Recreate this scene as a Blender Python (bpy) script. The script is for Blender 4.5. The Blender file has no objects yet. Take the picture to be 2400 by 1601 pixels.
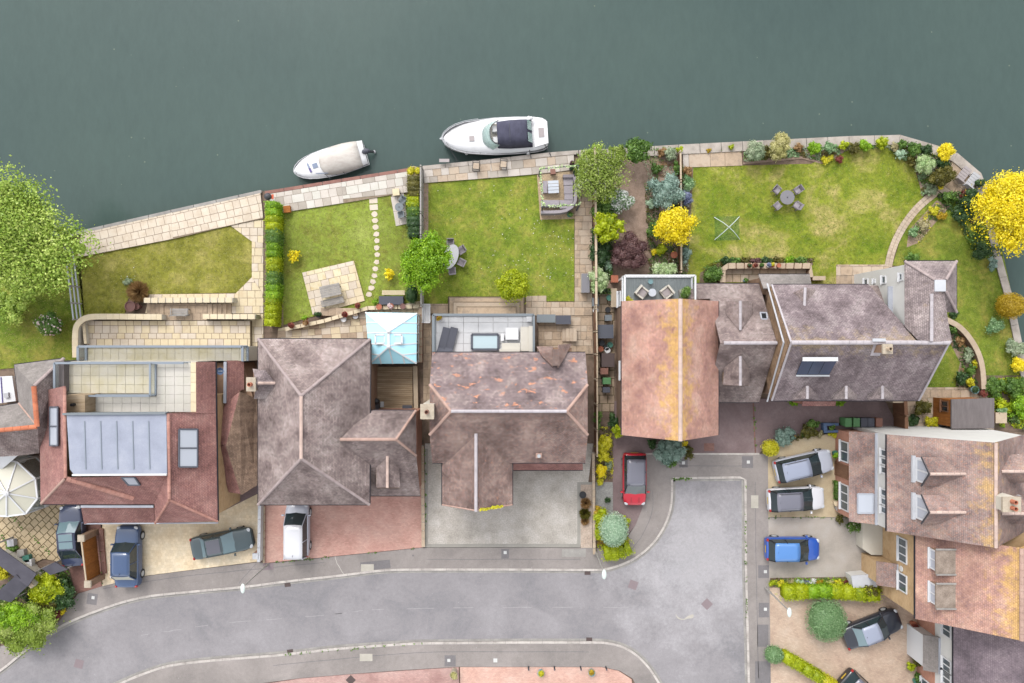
import bpy, bmesh, math, random
import numpy as np
from mathutils import Vector, Matrix
sc = bpy.context.scene
col = sc.collection
# ------------------------------------------------------------------ camera, sky, sun, exposure
HC, S = 52.0, 0.032            # drone height in metres, metres per photo pixel on the ground
cam_d = bpy.data.cameras.new('camera'); cam = bpy.data.objects.new('camera', cam_d); col.objects.link(cam)
cam.location = (0, 0, HC); cam.rotation_euler = (0, 0, 0)
cam_d.sensor_width = 36; cam_d.sensor_fit = 'HORIZONTAL'; cam_d.lens = 36*HC/(2400*S); cam_d.clip_end = 2000
sc.camera = cam
SUN_EL, SUN_AZ = 48, -22       # degrees; azimuth clockwise from the picture's top
w = bpy.data.worlds.new('World'); sc.world = w; w.use_nodes = True
nt = w.node_tree; bg = nt.nodes['Background']
sky = nt.nodes.new('ShaderNodeTexSky'); sky.sky_type = 'NISHITA'; sky.sun_disc = False
sky.sun_elevation = math.radians(SUN_EL); sky.sun_rotation = math.radians(SUN_AZ)
sky.air_density = 1.0; sky.dust_density = 2.0; sky.ozone_density = 1.0; sky.altitude = 50
hs = nt.nodes.new('ShaderNodeHueSaturation'); hs.inputs['Saturation'].default_value = 0.12
nt.links.new(sky.outputs[0], hs.inputs['Color']); nt.links.new(hs.outputs[0], bg.inputs[0]); bg.inputs[1].default_value = 0.15
sl = bpy.data.lights.new('sun', 'SUN'); sun = bpy.data.objects.new('sun', sl); col.objects.link(sun)
sl.energy = .5; sl.angle = math.radians(18); sl.color = (1, .95, .88)
_a, _e = math.radians(SUN_AZ), math.radians(SUN_EL)
sun.rotation_euler = (-Vector((math.sin(_a)*math.cos(_e), math.cos(_a)*math.cos(_e), math.sin(_e)))).to_track_quat('-Z', 'Y').to_euler()
sun.location = (0, 0, 80)
sc.view_settings.view_transform = 'Standard'; sc.view_settings.look = 'None'; sc.view_settings.gamma = 1
sc.view_settings.use_curve_mapping = False; sc.view_settings.exposure = 1.76
# ------------------------------------------------------------------ geometry helpers
R = random.Random(7)
K = 2.1                        # how much brighter a level sunlit-cloud surface reads than its base colour
def lin(c): c /= 255.0; return c/12.92 if c <= .04045 else ((c+.055)/1.055)**2.4
def C(r, g, b, k=None): k = k or K; return tuple(min(.85, lin(v)/k) for v in (r, g, b)) + (1,)
def W(px, py, z=0.0): k = S*(HC-z)/HC; return Vector(((px-1200)*k, (800.5-py)*k, z))
def WP(pts, z): return [W(x, y, z).to_2d() for x, y in pts]
def PXS(z): return S*(HC-z)/HC
def area2(P): return .5*sum(P[i][0]*P[(i+1) % len(P)][1]-P[(i+1) % len(P)][0]*P[i][1] for i in range(len(P)))
def ccw(P): return list(P) if area2(P) > 0 else list(reversed(P))
def inset(P, d):
    P = ccw([Vector(p) for p in P]); n = len(P); out = []
    for i in range(n):
        a, b, c = P[i-1], P[i], P[(i+1) % n]
        u = (b-a).normalized(); v = (c-b).normalized()
        nu = Vector((-u.y, u.x)); nv = Vector((-v.y, v.x)); m = nu+nv
        out.append(b+m*(d/max(.3, m.dot(nu))))
    return out
org = {}
def place(o, par, c):
    col.objects.link(o)
    if par is not None:
        o.parent = par; o.location = c-org[par.name]
    else: o.location = c
    org[o.name] = c
    return o
def mk(name, V, F, m, par=None, smooth=False, uv=None, origin=None, mod=None):
    V = [Vector(v) for v in V]
    if origin is None:
        lo = [min(v[i] for v in V) for i in range(3)]; hi = [max(v[i] for v in V) for i in range(3)]
        origin = Vector(((lo[0]+hi[0])/2, (lo[1]+hi[1])/2, lo[2]))
    me = bpy.data.meshes.new(name); me.from_pydata([v-origin for v in V], [], F)
    if uv:
        l = me.uv_layers.new(name='UVMap'); k = 0
        for f, q in zip(F, uv):
            for t in q: l.data[k].uv = t; k += 1
    if smooth: me.polygons.foreach_set('use_smooth', [True]*len(me.polygons))
    me.materials.append(M[m]); me.update()
    o = bpy.data.objects.new(name, me)
    return place(o, par, origin)
def tag(o, label=None, cat=None, group=None, kind=None):
    if label: o['label'] = label
    if cat: o['category'] = cat
    if group: o['group'] = group
    if kind: o['kind'] = kind
    return o
def T(name, label, cat, loc=(0, 0, 0), rz=None, group=None):
    o = bpy.data.objects.new(name, None); o.empty_display_size = .3; col.objects.link(o); o.location = loc
    if rz is not None: o.rotation_euler = (0, 0, rz); org[o.name] = Vector((0, 0, 0))
    else: org[o.name] = Vector(loc)
    return tag(o, label, cat, group)
def dup(root, loc, rz=None, label=None, group=None, scale=None):
    def cp(o, p):
        c = o.copy(); col.objects.link(c); c.parent = p
        for ch in o.children: cp(ch, c)
        return c
    r = cp(root, None); r.location = loc
    if rz is not None: r.rotation_euler = (0, 0, rz)
    if scale: r.scale = scale
    if label: r['label'] = label
    if group: r['group'] = group
    org[r.name] = Vector((0, 0, 0))
    return r
class G:
    def __init__(s): s.V = []; s.F = []
    def add(s, V, F):
        n = len(s.V); s.V += [Vector(v) for v in V]; s.F += [tuple(i+n for i in f) for f in F]; return s
    def prism(s, P, z0, z1, top=None):
        P = ccw(P); Q = ccw(top) if top else P; n = len(P)
        return s.add([(p[0], p[1], z0) for p in P]+[(p[0], p[1], z1) for p in Q],
                     [tuple(range(n-1, -1, -1)), tuple(range(n, 2*n))]+[(i, (i+1) % n, n+(i+1) % n, n+i) for i in range(n)])
    def box(s, cx, cy, z0, sx, sy, sz, rz=0, taper=1):
        c, q = math.cos(rz), math.sin(rz)
        P = [(cx+c*a*sx/2-q*b*sy/2, cy+q*a*sx/2+c*b*sy/2) for a, b in ((-1, -1), (1, -1), (1, 1), (-1, 1))]
        Q = [(cx+(x-cx)*taper, cy+(y-cy)*taper) for x, y in P]
        return s.prism(P, z0, z0+sz, Q)
    def beam(s, a, b, w_, h):
        a, b = Vector(a), Vector(b); d = (b-a).normalized()
        u = Vector((0, 0, 1)) if abs(d.z) < .95 else Vector((1, 0, 0))
        x = d.cross(u).normalized(); y = x.cross(d)
        V = [p+x*i*w_/2+y*j*h/2 for p in (a, b) for i, j in ((-1, -1), (1, -1), (1, 1), (-1, 1))]
        return s.add(V, [(0, 3, 2, 1), (4, 5, 6, 7)]+[(i, (i+1) % 4, 4+(i+1) % 4, 4+i) for i in range(4)])
    def cyl(s, a, b, r0, r1=None, n=10, cap=True):
        a, b = Vector(a), Vector(b); r1 = r0 if r1 is None else r1; d = (b-a).normalized()
        u = Vector((0, 0, 1)) if abs(d.z) < .95 else Vector((1, 0, 0))
        x = d.cross(u).normalized(); y = d.cross(x)
        V = [p+(x*math.cos(t*2*math.pi/n)+y*math.sin(t*2*math.pi/n))*r for p, r in ((a, r0), (b, r1)) for t in range(n)]
        F = [(i, (i+1) % n, n+(i+1) % n, n+i) for i in range(n)]
        if cap: F += [tuple(range(n-1, -1, -1)), tuple(range(n, 2*n))]
        return s.add(V, F)
    def tube(s, pts, r, n=6):
        for a, b in zip(pts[:-1], pts[1:]):
            if (Vector(b)-Vector(a)).length > 1e-4: s.cyl(a, b, r, r, n)
        return s
    def lathe(s, c, prof, n=14):
        c = Vector(c); V = []; F = []
        for r, z in prof: V += [c+Vector((r*math.cos(2*math.pi*t/n), r*math.sin(2*math.pi*t/n), z)) for t in range(n)]
        for k in range(len(prof)-1):
            F += [(k*n+i, k*n+(i+1) % n, (k+1)*n+(i+1) % n, (k+1)*n+i) for i in range(n)]
        F += [tuple(range(n-1, -1, -1)), tuple((len(prof)-1)*n+i for i in range(n))]
        return s.add(V, F)
    def ell(s, c, r, n=12, m=7):
        c = Vector(c); r = r if hasattr(r, '__len__') else (r, r, r)
        return s.lathe_e(c, r, n, m)
    def lathe_e(s, c, r, n, m):
        V = []; F = []
        for j in range(m+1):
            t = -math.pi/2+math.pi*j/m; t = max(-1.5, min(1.5, t))
            V += [c+Vector((r[0]*math.cos(t)*math.cos(2*math.pi*i/n), r[1]*math.cos(t)*math.sin(2*math.pi*i/n), r[2]*math.sin(t))) for i in range(n)]
        for k in range(m): F += [(k*n+i, k*n+(i+1) % n, (k+1)*n+(i+1) % n, (k+1)*n+i) for i in range(n)]
        F += [tuple(range(n-1, -1, -1)), tuple(m*n+i for i in range(n))]
        return s.add(V, F)
    def slabpoly(s, P3, th):          # a flat 3-D polygon given thickness along its normal (downwards)
        P3 = [Vector(p) for p in P3]; nrm = Vector((0, 0, 0))
        for i in range(len(P3)): nrm += P3[i].cross(P3[(i+1) % len(P3)])
        nrm.normalize(); n = len(P3)
        return s.add(P3+[p-nrm*th for p in P3], [tuple(range(n)), tuple(range(2*n-1, n-1, -1))]+[(i, n+i, n+(i+1) % n, (i+1) % n) for i in range(n)])
    def out(s, name, m, par=None, smooth=False, origin=None): return mk(name, s.V, s.F, m, par, smooth, origin=origin)
def pp(name, pts, z0, z1, m, par=None, kind=None):     # vertical prism; pts are photo pixels of its top
    o = G().prism(WP(pts, z1), z0, z1).out(name, m, par)
    return tag(o, kind=kind) if kind else o
def rect(x0, y0, x1, y1): return [(x0, y0), (x1, y0), (x1, y1), (x0, y1)]
def clip(sub, cl):                                     # convex polygon clip
    cl = ccw(cl); outp = list(sub)
    for i in range(len(cl)):
        a, b = cl[i], cl[(i+1) % len(cl)]; src = outp; outp = []
        if not src: break
        def side(p): return (b[0]-a[0])*(p[1]-a[1])-(b[1]-a[1])*(p[0]-a[0])
        for j in range(len(src)):
            p, q = src[j-1], src[j]; sp, sq = side(p), side(q)
            if sq >= 0:
                if sp < 0: t = sp/(sp-sq); outp.append((p[0]+t*(q[0]-p[0]), p[1]+t*(q[1]-p[1])))
                outp.append(q)
            elif sp >= 0: t = sp/(sp-sq); outp.append((p[0]+t*(q[0]-p[0]), p[1]+t*(q[1]-p[1])))
    return outp
_slabmesh = {}
def pave(par, polys, z, m, ang=0, lens=(.6,), rows=(.6,), gap=.018, th=.05, seed=1, name='paving_slab', origin=None, stagger=True, wob=.004):
    """paving slabs laid on the convex pixel polygons at height z, each one an object of its own under par"""
    rr = random.Random(seed); mats = m if isinstance(m, (list, tuple)) else [m]
    for pg in polys:
        P = [Vector(p) for p in WP(pg, z)]; o = W(*origin, z).to_2d() if origin else P[0]
        ca, sa = math.cos(math.radians(ang)), math.sin(math.radians(ang))
        L = [((p-o).x*ca+(p-o).y*sa, -(p-o).x*sa+(p-o).y*ca) for p in P]
        u0, u1 = min(p[0] for p in L), max(p[0] for p in L); v0, v1 = min(p[1] for p in L), max(p[1] for p in L)
        v = v0; ri = 0
        while v < v1-.02:
            rw = rows[ri % len(rows)]; u = u0-(rr.random()*lens[0] if stagger else 0); ri += 1
            while u < u1-.02:
                ln = rr.choice(lens)
                q = clip([(u+gap/2, v+gap/2), (u+ln-gap/2, v+gap/2), (u+ln-gap/2, v+rw-gap/2), (u+gap/2, v+rw-gap/2)], L)
                u += ln
                if len(q) < 3 or abs(area2(q)) < .012: continue
                cx = sum(p[0] for p in q)/len(q); cy = sum(p[1] for p in q)/len(q)
                key = (th,)+tuple((round(p[0]-cx, 2), round(p[1]-cy, 2)) for p in q); mm = rr.choice(mats)
                me = _slabmesh.get((key, mm))
                if me is None:
                    g = G(); b = .012; loc = [(p[0]-cx, p[1]-cy) for p in q]; n = len(loc); loc = ccw(loc)
                    g.prism(loc, 0, th-b)
                    top = [(x*(1-b/max(.05, math.hypot(x, y))), y*(1-b/max(.05, math.hypot(x, y)))) for x, y in loc]
                    g.F.pop(1); k0 = len(g.V); g.V += [Vector((x, y, th)) for x, y in top]
                    g.F += [tuple(range(k0, k0+n))]+[(n+i, n+(i+1) % n, k0+(i+1) % n, k0+i) for i in range(n)]
                    me = bpy.data.meshes.new(name); me.from_pydata(g.V, [], g.F); me.materials.append(M[mm]); me.update(); _slabmesh[(key, mm)] = me
                ob = bpy.data.objects.new(name, me)
                c = Vector((o.x+cx*ca-cy*sa, o.y+cx*sa+cy*ca, z-th+rr.uniform(-wob, wob)))
                place(ob, par, c); ob.rotation_euler = (0, 0, math.radians(ang))
            v += rw
def patio(pts_list, z, base, z0=0, label=None, name='patio', **kw):
    """one paved area: a bed prism per convex polygon joined as one structure mesh, slabs as children"""
    g = G()
    for p in pts_list: g.prism(inset(WP(p, z), .004), z0, z-.02)
    o = g.out(name, base); tag(o, kind='structure')
    pave(o, pts_list, z, **kw)
    return o
def lerp(a, b, t): return a+(b-a)*t
def spline(pts, n=6):
    out = []; P = [Vector(p) for p in pts]
    for i in range(len(P)-1):
        p0, p1, p2, p3 = P[max(0, i-1)], P[i], P[i+1], P[min(len(P)-1, i+2)]
        for k in range(n):
            t = k/n; out.append(.5*((2*p1)+(p2-p0)*t+(2*p0-5*p1+4*p2-p3)*t*t+(3*p1-p0-3*p2+p3)*t**3))
    out.append(P[-1]); return out
def offset_line(L, d):
    out = []
    for i, p in enumerate(L):
        t = (L[min(i+1, len(L)-1)]-L[max(i-1, 0)]).normalized(); out.append(p+Vector((-t.y, t.x))*d)
    return out
# ------------------------------------------------------------------ materials
M = {}
def nmat(name):
    m = bpy.data.materials.new(name); m.use_nodes = True; n = m.node_tree; b = n.nodes['Principled BSDF']; M[name] = m
    return n, b
def N(n, t, **kw):
    x = n.nodes.new('ShaderNode'+t)
    for k, v in kw.items():
        if k in x.inputs: x.inputs[k].default_value = v
        else: setattr(x, k, v)
    return x
def ramp(n, fac, stops):
    r = n.nodes.new('ShaderNodeValToRGB'); e = r.color_ramp.elements
    while len(e) < len(stops): e.new(.5)
    for i, (p, c) in enumerate(stops): e[i].position = p; e[i].color = c
    n.links.new(fac, r.inputs[0]); return r.outputs[0]
def mix(n, fac, a, b, mode='MIX'):
    x = n.nodes.new('ShaderNodeMix'); x.data_type = 'RGBA'; x.blend_type = mode
    for s_, v in ((0, fac), (6, a), (7, b)):
        if hasattr(v, 'is_output'): n.links.new(v, x.inputs[s_])
        else: x.inputs[s_].default_value = v
    return x.outputs[2]
def math_(n, op, a, b=None, c=None, clamp=False):
    x = n.nodes.new('ShaderNodeMath'); x.operation = op; x.use_clamp = clamp
    for i, v in enumerate((a, b, c)):
        if v is None: continue
        if hasattr(v, 'is_output'): n.links.new(v, x.inputs[i])
        else: x.inputs[i].default_value = v
    return x.outputs[0]
def noise(n, vec, scale, detail=5, rough=.6, dist=0):
    x = N(n, 'TexNoise', Scale=scale, Detail=detail, Roughness=rough, Distortion=dist); n.links.new(vec, x.inputs['Vector']); return x.outputs['Fac']
def pos(n, scale=(1, 1, 1), rot=0):
    g = N(n, 'NewGeometry'); mp = N(n, 'Mapping'); mp.inputs['Scale'].default_value = scale; mp.inputs['Rotation'].default_value = (0, 0, rot)
    n.links.new(g.outputs['Position'], mp.inputs['Vector']); return mp.outputs[0]
def gray(v): return (v, v, v, 1)
def mat(name, cols, sc_=1.2, r=.85, fine=.12, fsc=22, bump=.15, rnd=0, spec=.25, stretch=(1, 1, 1), rot=0, lo=.32, hi=.68, big=.0, metal=0):
    """weathered surface: noise ramp between cols, fine speckle, object-to-object variation, bump"""
    n, b = nmat(name); v = pos(n, stretch, rot)
    cols = cols if isinstance(cols, list) else [cols]
    if len(cols) == 1: cc = mix(n, 0.0, cols[0], cols[0])
    else:
        k = len(cols)-1
        cc = ramp(n, noise(n, v, sc_, 7, .62), [(lo+(hi-lo)*i/k, c) for i, c in enumerate(cols)])
    f = noise(n, v, fsc, 4, .7)
    if fine: cc = mix(n, 1.0, cc, ramp(n, f, [(.25, gray(1-fine*1.3)), (.75, gray(1+fine))]), 'MULTIPLY')
    if big: cc = mix(n, 1.0, cc, ramp(n, noise(n, v, .22, 3, .5), [(.3, gray(1-big)), (.7, gray(1+big))]), 'MULTIPLY')
    if rnd:
        oi = N(n, 'ObjectInfo'); mr = N(n, 'MapRange'); mr.inputs[3].default_value = 1-rnd; mr.inputs[4].default_value = 1+rnd
        n.links.new(oi.outputs['Random'], mr.inputs[0]); cb = N(n, 'CombineColor')
        for i in range(3): n.links.new(mr.outputs[0], cb.inputs[i])
        cc = mix(n, 1.0, cc, cb.outputs[0], 'MULTIPLY')
    n.links.new(cc, b.inputs['Base Color']); b.inputs['Roughness'].default_value = r; b.inputs['Specular IOR Level'].default_value = spec; b.inputs['Metallic'].default_value = metal
    if bump:
        bp = N(n, 'Bump', Strength=bump, Distance=.02); n.links.new(f, bp.inputs['Height']); n.links.new(bp.outputs[0], b.inputs['Normal'])
    return M[name]
def tiles(name, cols, alt, mort=.55, tw=.17, th=.105, stain=None, stain_t=.6, stain_sc=.9, lich=None, lich_z=None, sc_=.7, lo=.33, hi=.67, contrast=.16, streak=.0, blotch=.2):
    """plain clay tiles laid in courses along the roof slope (UV in metres), weathered"""
    n, b = nmat(name); uvn = N(n, 'UVMap'); uv = uvn.outputs[0]; v = pos(n)
    bt = N(n, 'TexBrick', Scale=1.0); bt.inputs['Brick Width'].default_value = tw; bt.inputs['Row Height'].default_value = th; bt.inputs['Mortar Size'].default_value = .012
    bt.inputs['Mortar Smooth'].default_value = .3; bt.inputs['Color1'].default_value = gray(1-contrast); bt.inputs['Color2'].default_value = gray(1+contrast); bt.inputs['Mortar'].default_value = gray(mort)
    n.links.new(uv, bt.inputs['Vector'])
    k = len(cols)-1
    cc = ramp(n, noise(n, v, sc_, 8, .66), [(lo+(hi-lo)*i/k, c) for i, c in enumerate(cols)])
    wn = N(n, 'TexNoise', Scale=7.0, Detail=3.0, Roughness=.8); n.links.new(v, wn.inputs['Vector'])
    cc = mix(n, ramp(n, wn.outputs['Fac'], [(.5, gray(0)), (.66, gray(.55))]), cc, alt)
    if streak:
        mp = N(n, 'Mapping'); mp.inputs['Scale'].default_value = (3.2, .28, 1); n.links.new(uv, mp.inputs['Vector'])
        cc = mix(n, 1.0, cc, ramp(n, noise(n, mp.outputs[0], 1.0, 5, .7), [(.3, gray(1-streak)), (.7, gray(1+streak*.8))]), 'MULTIPLY')
    if blotch: cc = mix(n, 1.0, cc, ramp(n, noise(n, v, .33, 5, .62, .6), [(.36, gray(1-blotch)), (.6, gray(1+blotch*.45))]), 'MULTIPLY')
    if stain:
        mp = N(n, 'Mapping'); mp.inputs['Scale'].default_value = (1.0, 2.0, 1); n.links.new(uv, mp.inputs['Vector'])
        cc = mix(n, ramp(n, noise(n, mp.outputs[0], stain_sc, 4, .72, .4), [(stain_t, gray(0)), (stain_t+.04, gray(.85))]), cc, stain)
    if lich:
        sp = N(n, 'SeparateXYZ'); n.links.new(v, sp.inputs[0])
        f = math_(n, 'ADD', math_(n, 'MULTIPLY', math_(n, 'SUBTRACT', sp.outputs[2], lich_z), .55), math_(n, 'MULTIPLY', math_(n, 'SUBTRACT', noise(n, v, 1.6, 6, .7), .5), 2.4))
        cc = mix(n, ramp(n, f, [(.3, gray(0)), (.7, gray(.6))]), cc, lich)
    cc = mix(n, 1.0, cc, bt.outputs['Color'], 'MULTIPLY')
    cc = mix(n, 1.0, cc, ramp(n, noise(n, v, 14, 4, .8), [(.25, gray(.74)), (.75, gray(1.24))]), 'MULTIPLY')
    cc = mix(n, 1.0, cc, ramp(n, noise(n, v, 3.6, 9, .82), [(.3, gray(.76)), (.52, gray(1.02)), (.7, gray(1.18))]), 'MULTIPLY')
    n.links.new(cc, b.inputs['Base Color']); b.inputs['Roughness'].default_value = .88; b.inputs['Specular IOR Level'].default_value = .2
    bp = N(n, 'Bump', Strength=.6, Distance=.02); n.links.new(bt.outputs['Fac'], bp.inputs['Height']); bp.invert = True
    b2 = N(n, 'Bump', Strength=.35, Distance=.03); n.links.new(noise(n, v, 9, 4, .7), b2.inputs['Height']); n.links.new(bp.outputs[0], b2.inputs['Normal'])
    n.links.new(b2.outputs[0], b.inputs['Normal'])
def blocks(name, cols, mort, bw, bh, ang=0, sc_=.6, contrast=.1, big=.08, dots=None):
    """small block paving or brickwork too fine to lay piece by piece, mapped in world metres"""
    n, b = nmat(name); v = pos(n, (1, 1, 1), math.radians(ang)); vv = pos(n)
    bt = N(n, 'TexBrick', Scale=1.0); bt.inputs['Brick Width'].default_value = bw; bt.inputs['Row Height'].default_value = bh; bt.inputs['Mortar Size'].default_value = .008
    bt.inputs['Color1'].default_value = gray(1-contrast); bt.inputs['Color2'].default_value = gray(1+contrast); bt.inputs['Mortar'].default_value = gray(mort)
    n.links.new(v, bt.inputs['Vector']); k = len(cols)-1
    cc = ramp(n, noise(n, vv, sc_, 8, .65), [(.32+.36*i/k, c) for i, c in enumerate(cols)])
    cc = mix(n, 1.0, cc, bt.outputs['Color'], 'MULTIPLY')
    cc = mix(n, 1.0, cc, ramp(n, noise(n, vv, .25, 3, .5), [(.3, gray(1-big)), (.7, gray(1+big))]), 'MULTIPLY')
    cc = mix(n, 1.0, cc, ramp(n, noise(n, vv, 14, 4, .7), [(.25, gray(.88)), (.75, gray(1.12))]), 'MULTIPLY')
    n.links.new(cc, b.inputs['Base Color']); b.inputs['Roughness'].default_value = .9; b.inputs['Specular IOR Level'].default_value = .2
    bp = N(n, 'Bump', Strength=.3, Distance=.01); bp.invert = True; n.links.new(bt.outputs['Fac'], bp.inputs['Height']); n.links.new(bp.outputs[0], b.inputs['Normal'])
def wallbrick(name, cols, mort=.8, bw=.225, bh=.075):
    """brickwork on upright walls: world metres, the run of the wall from x+y and the height from z"""
    n, b = nmat(name); g = N(n, 'NewGeometry'); sp = N(n, 'SeparateXYZ'); n.links.new(g.outputs['Position'], sp.inputs[0])
    cb = N(n, 'CombineXYZ'); n.links.new(math_(n, 'ADD', sp.outputs[0], sp.outputs[1]), cb.inputs[0]); n.links.new(sp.outputs[2], cb.inputs[1])
    bt = N(n, 'TexBrick', Scale=1.0); bt.inputs['Brick Width'].default_value = bw; bt.inputs['Row Height'].default_value = bh; bt.inputs['Mortar Size'].default_value = .01
    bt.inputs['Color1'].default_value = gray(.85); bt.inputs['Color2'].default_value = gray(1.12); bt.inputs['Mortar'].default_value = gray(mort+.4)
    n.links.new(cb.outputs[0], bt.inputs['Vector']); k = len(cols)-1
    cc = ramp(n, noise(n, g.outputs['Position'], 1.2, 7, .65), [(.32+.36*i/k, c) for i, c in enumerate(cols)])
    cc = mix(n, 1.0, cc, bt.outputs['Color'], 'MULTIPLY')
    n.links.new(cc, b.inputs['Base Color']); b.inputs['Roughness'].default_value = .9
def leafmat(name, c1, c2, c3=None, trans=.28, lift=1.45):
    c1, c2, c3 = [tuple(min(.9, x*lift) for x in c[:3])+(1,) for c in (c1, c2, c3 or c2)]
    m = bpy.data.materials.new(name); m.use_nodes = True; n = m.node_tree; M[name] = m
    for x in list(n.nodes):
        if x.type == 'BSDF_PRINCIPLED': n.nodes.remove(x)
    o = [x for x in n.nodes if x.type == 'OUTPUT_MATERIAL'][0]
    g = N(n, 'NewGeometry'); at = N(n, 'Attribute'); at.attribute_name = 'tone'
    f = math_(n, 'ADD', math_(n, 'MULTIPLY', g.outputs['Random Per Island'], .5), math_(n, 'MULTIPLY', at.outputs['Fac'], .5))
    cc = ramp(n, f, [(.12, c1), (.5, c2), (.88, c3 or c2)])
    d = N(n, 'BsdfDiffuse'); t = N(n, 'BsdfTranslucent'); gl = N(n, 'BsdfGlossy'); gl.inputs['Roughness'].default_value = .45; gl.inputs['Color'].default_value = gray(.8)
    n.links.new(cc, d.inputs[0]); n.links.new(cc, t.inputs[0])
    x = N(n, 'MixShader'); x.inputs[0].default_value = trans; n.links.new(d.outputs[0], x.inputs[1]); n.links.new(t.outputs[0], x.inputs[2])
    y = N(n, 'MixShader'); y.inputs[0].default_value = .025; n.links.new(x.outputs[0], y.inputs[1]); n.links.new(gl.outputs[0], y.inputs[2])
    n.links.new(y.outputs[0], o.inputs[0])
def plain(name, c, r=.5, spec=.5, metal=0, coat=0, alpha=1, trans=0, ior=1.45):
    n, b = nmat(name); b.inputs['Base Color'].default_value = c; b.inputs['Roughness'].default_value = r; b.inputs['Specular IOR Level'].default_value = spec
    b.inputs['Metallic'].default_value = metal; b.inputs['Coat Weight'].default_value = coat; b.inputs['Coat Roughness'].default_value = .05
    b.inputs['Alpha'].default_value = alpha; b.inputs['Transmission Weight'].default_value = trans; b.inputs['IOR'].default_value = ior
# ground and paving
mat('soil', [C(118, 98, 86), C(148, 126, 110), C(104, 92, 74)], .9, fine=.2, bump=.5)
mat('garden_soil', [C(140, 118, 102), C(190, 164, 146), C(164, 140, 122)], .7, fine=.22, fsc=14, bump=.5)
def grassmat(name, cols, sc_=.55, fine=.26, big=.1):
    n, b = nmat(name); v = pos(n); k = len(cols)-1
    cc = ramp(n, noise(n, v, sc_, 9, .68, .3), [(.33+.34*i/k, c) for i, c in enumerate(cols)])
    cc = mix(n, 1.0, cc, ramp(n, noise(n, v, 3.2, 5, .7), [(.3, gray(1-fine)), (.7, gray(1+fine))]), 'MULTIPLY')
    cc = mix(n, 1.0, cc, ramp(n, noise(n, v, 18, 4, .8), [(.25, gray(.72)), (.75, gray(1.25))]), 'MULTIPLY')
    cc = mix(n, ramp(n, noise(n, v, 9, 3, .8), [(.58, gray(0)), (.7, gray(.35))]), cc, C(172, 160, 100))
    cc = mix(n, 1.0, cc, ramp(n, noise(n, v, .16, 3, .5), [(.35, gray(1-big)), (.65, gray(1+big))]), 'MULTIPLY')
    cc = mix(n, 1.0, cc, ramp(n, noise(n, v, 1.5, 6, .75, .4), [(.32, gray(.8)), (.5, gray(1)), (.7, gray(1.16))]), 'MULTIPLY')
    n.links.new(cc, b.inputs['Base Color']); b.inputs['Roughness'].default_value = .95; b.inputs['Specular IOR Level'].default_value = .1
    bp = N(n, 'Bump', Strength=.7, Distance=.04); n.links.new(noise(n, v, 24, 4, .8), bp.inputs['Height']); n.links.new(bp.outputs[0], b.inputs['Normal'])
grassmat('lawn_a', [C(128, 130, 48), C(156, 154, 68), C(184, 174, 100)])
grassmat('lawn_b', [C(142, 140, 66), C(154, 172, 72), C(174, 186, 96)], .4)
grassmat('lawn_c', [C(112, 138, 44), C(146, 162, 60), C(180, 174, 88)], .7)
grassmat('lawn_d', [C(110, 138, 36), C(154, 164, 60), C(208, 190, 126)], .36, big=.06)
grassmat('lawn_e', [C(102, 128, 42), C(138, 154, 58), C(178, 168, 86)], .5)
for nm, c in (('blade_a', (C(130, 136, 54), C(158, 160, 74), C(188, 180, 106))), ('blade_c', (C(108, 136, 42), C(144, 162, 58), C(178, 182, 88)))): leafmat(nm, *c, lift=1.05)
n, b = nmat('water'); v = pos(n)
cc = ramp(n, noise(n, v, .05, 4, .5), [(.35, C(78, 96, 93)), (.65, C(85, 103, 98))])
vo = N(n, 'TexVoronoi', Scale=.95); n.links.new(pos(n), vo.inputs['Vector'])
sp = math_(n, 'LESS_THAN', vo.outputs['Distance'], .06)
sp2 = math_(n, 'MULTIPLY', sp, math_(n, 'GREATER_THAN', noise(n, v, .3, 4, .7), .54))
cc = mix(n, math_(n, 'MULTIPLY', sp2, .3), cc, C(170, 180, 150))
n.links.new(cc, b.inputs['Base Color']); b.inputs['Roughness'].default_value = .08; b.inputs['IOR'].default_value = 1.33; b.inputs['Specular IOR Level'].default_value = .3
cc = mix(n, 1.0, cc, ramp(n, noise(n, pos(n, (1, .35, 1), .5), 2.2, 6, .7), [(.3, gray(.94)), (.7, gray(1.06))]), 'MULTIPLY'); n.links.new(cc, b.inputs['Base Color'])
bp = N(n, 'Bump', Strength=.16, Distance=.05); n.links.new(noise(n, pos(n, (1, .5, 1), .4), 2.4, 5, .6), bp.inputs['Height']); n.links.new(bp.outputs[0], b.inputs['Normal'])
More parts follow.
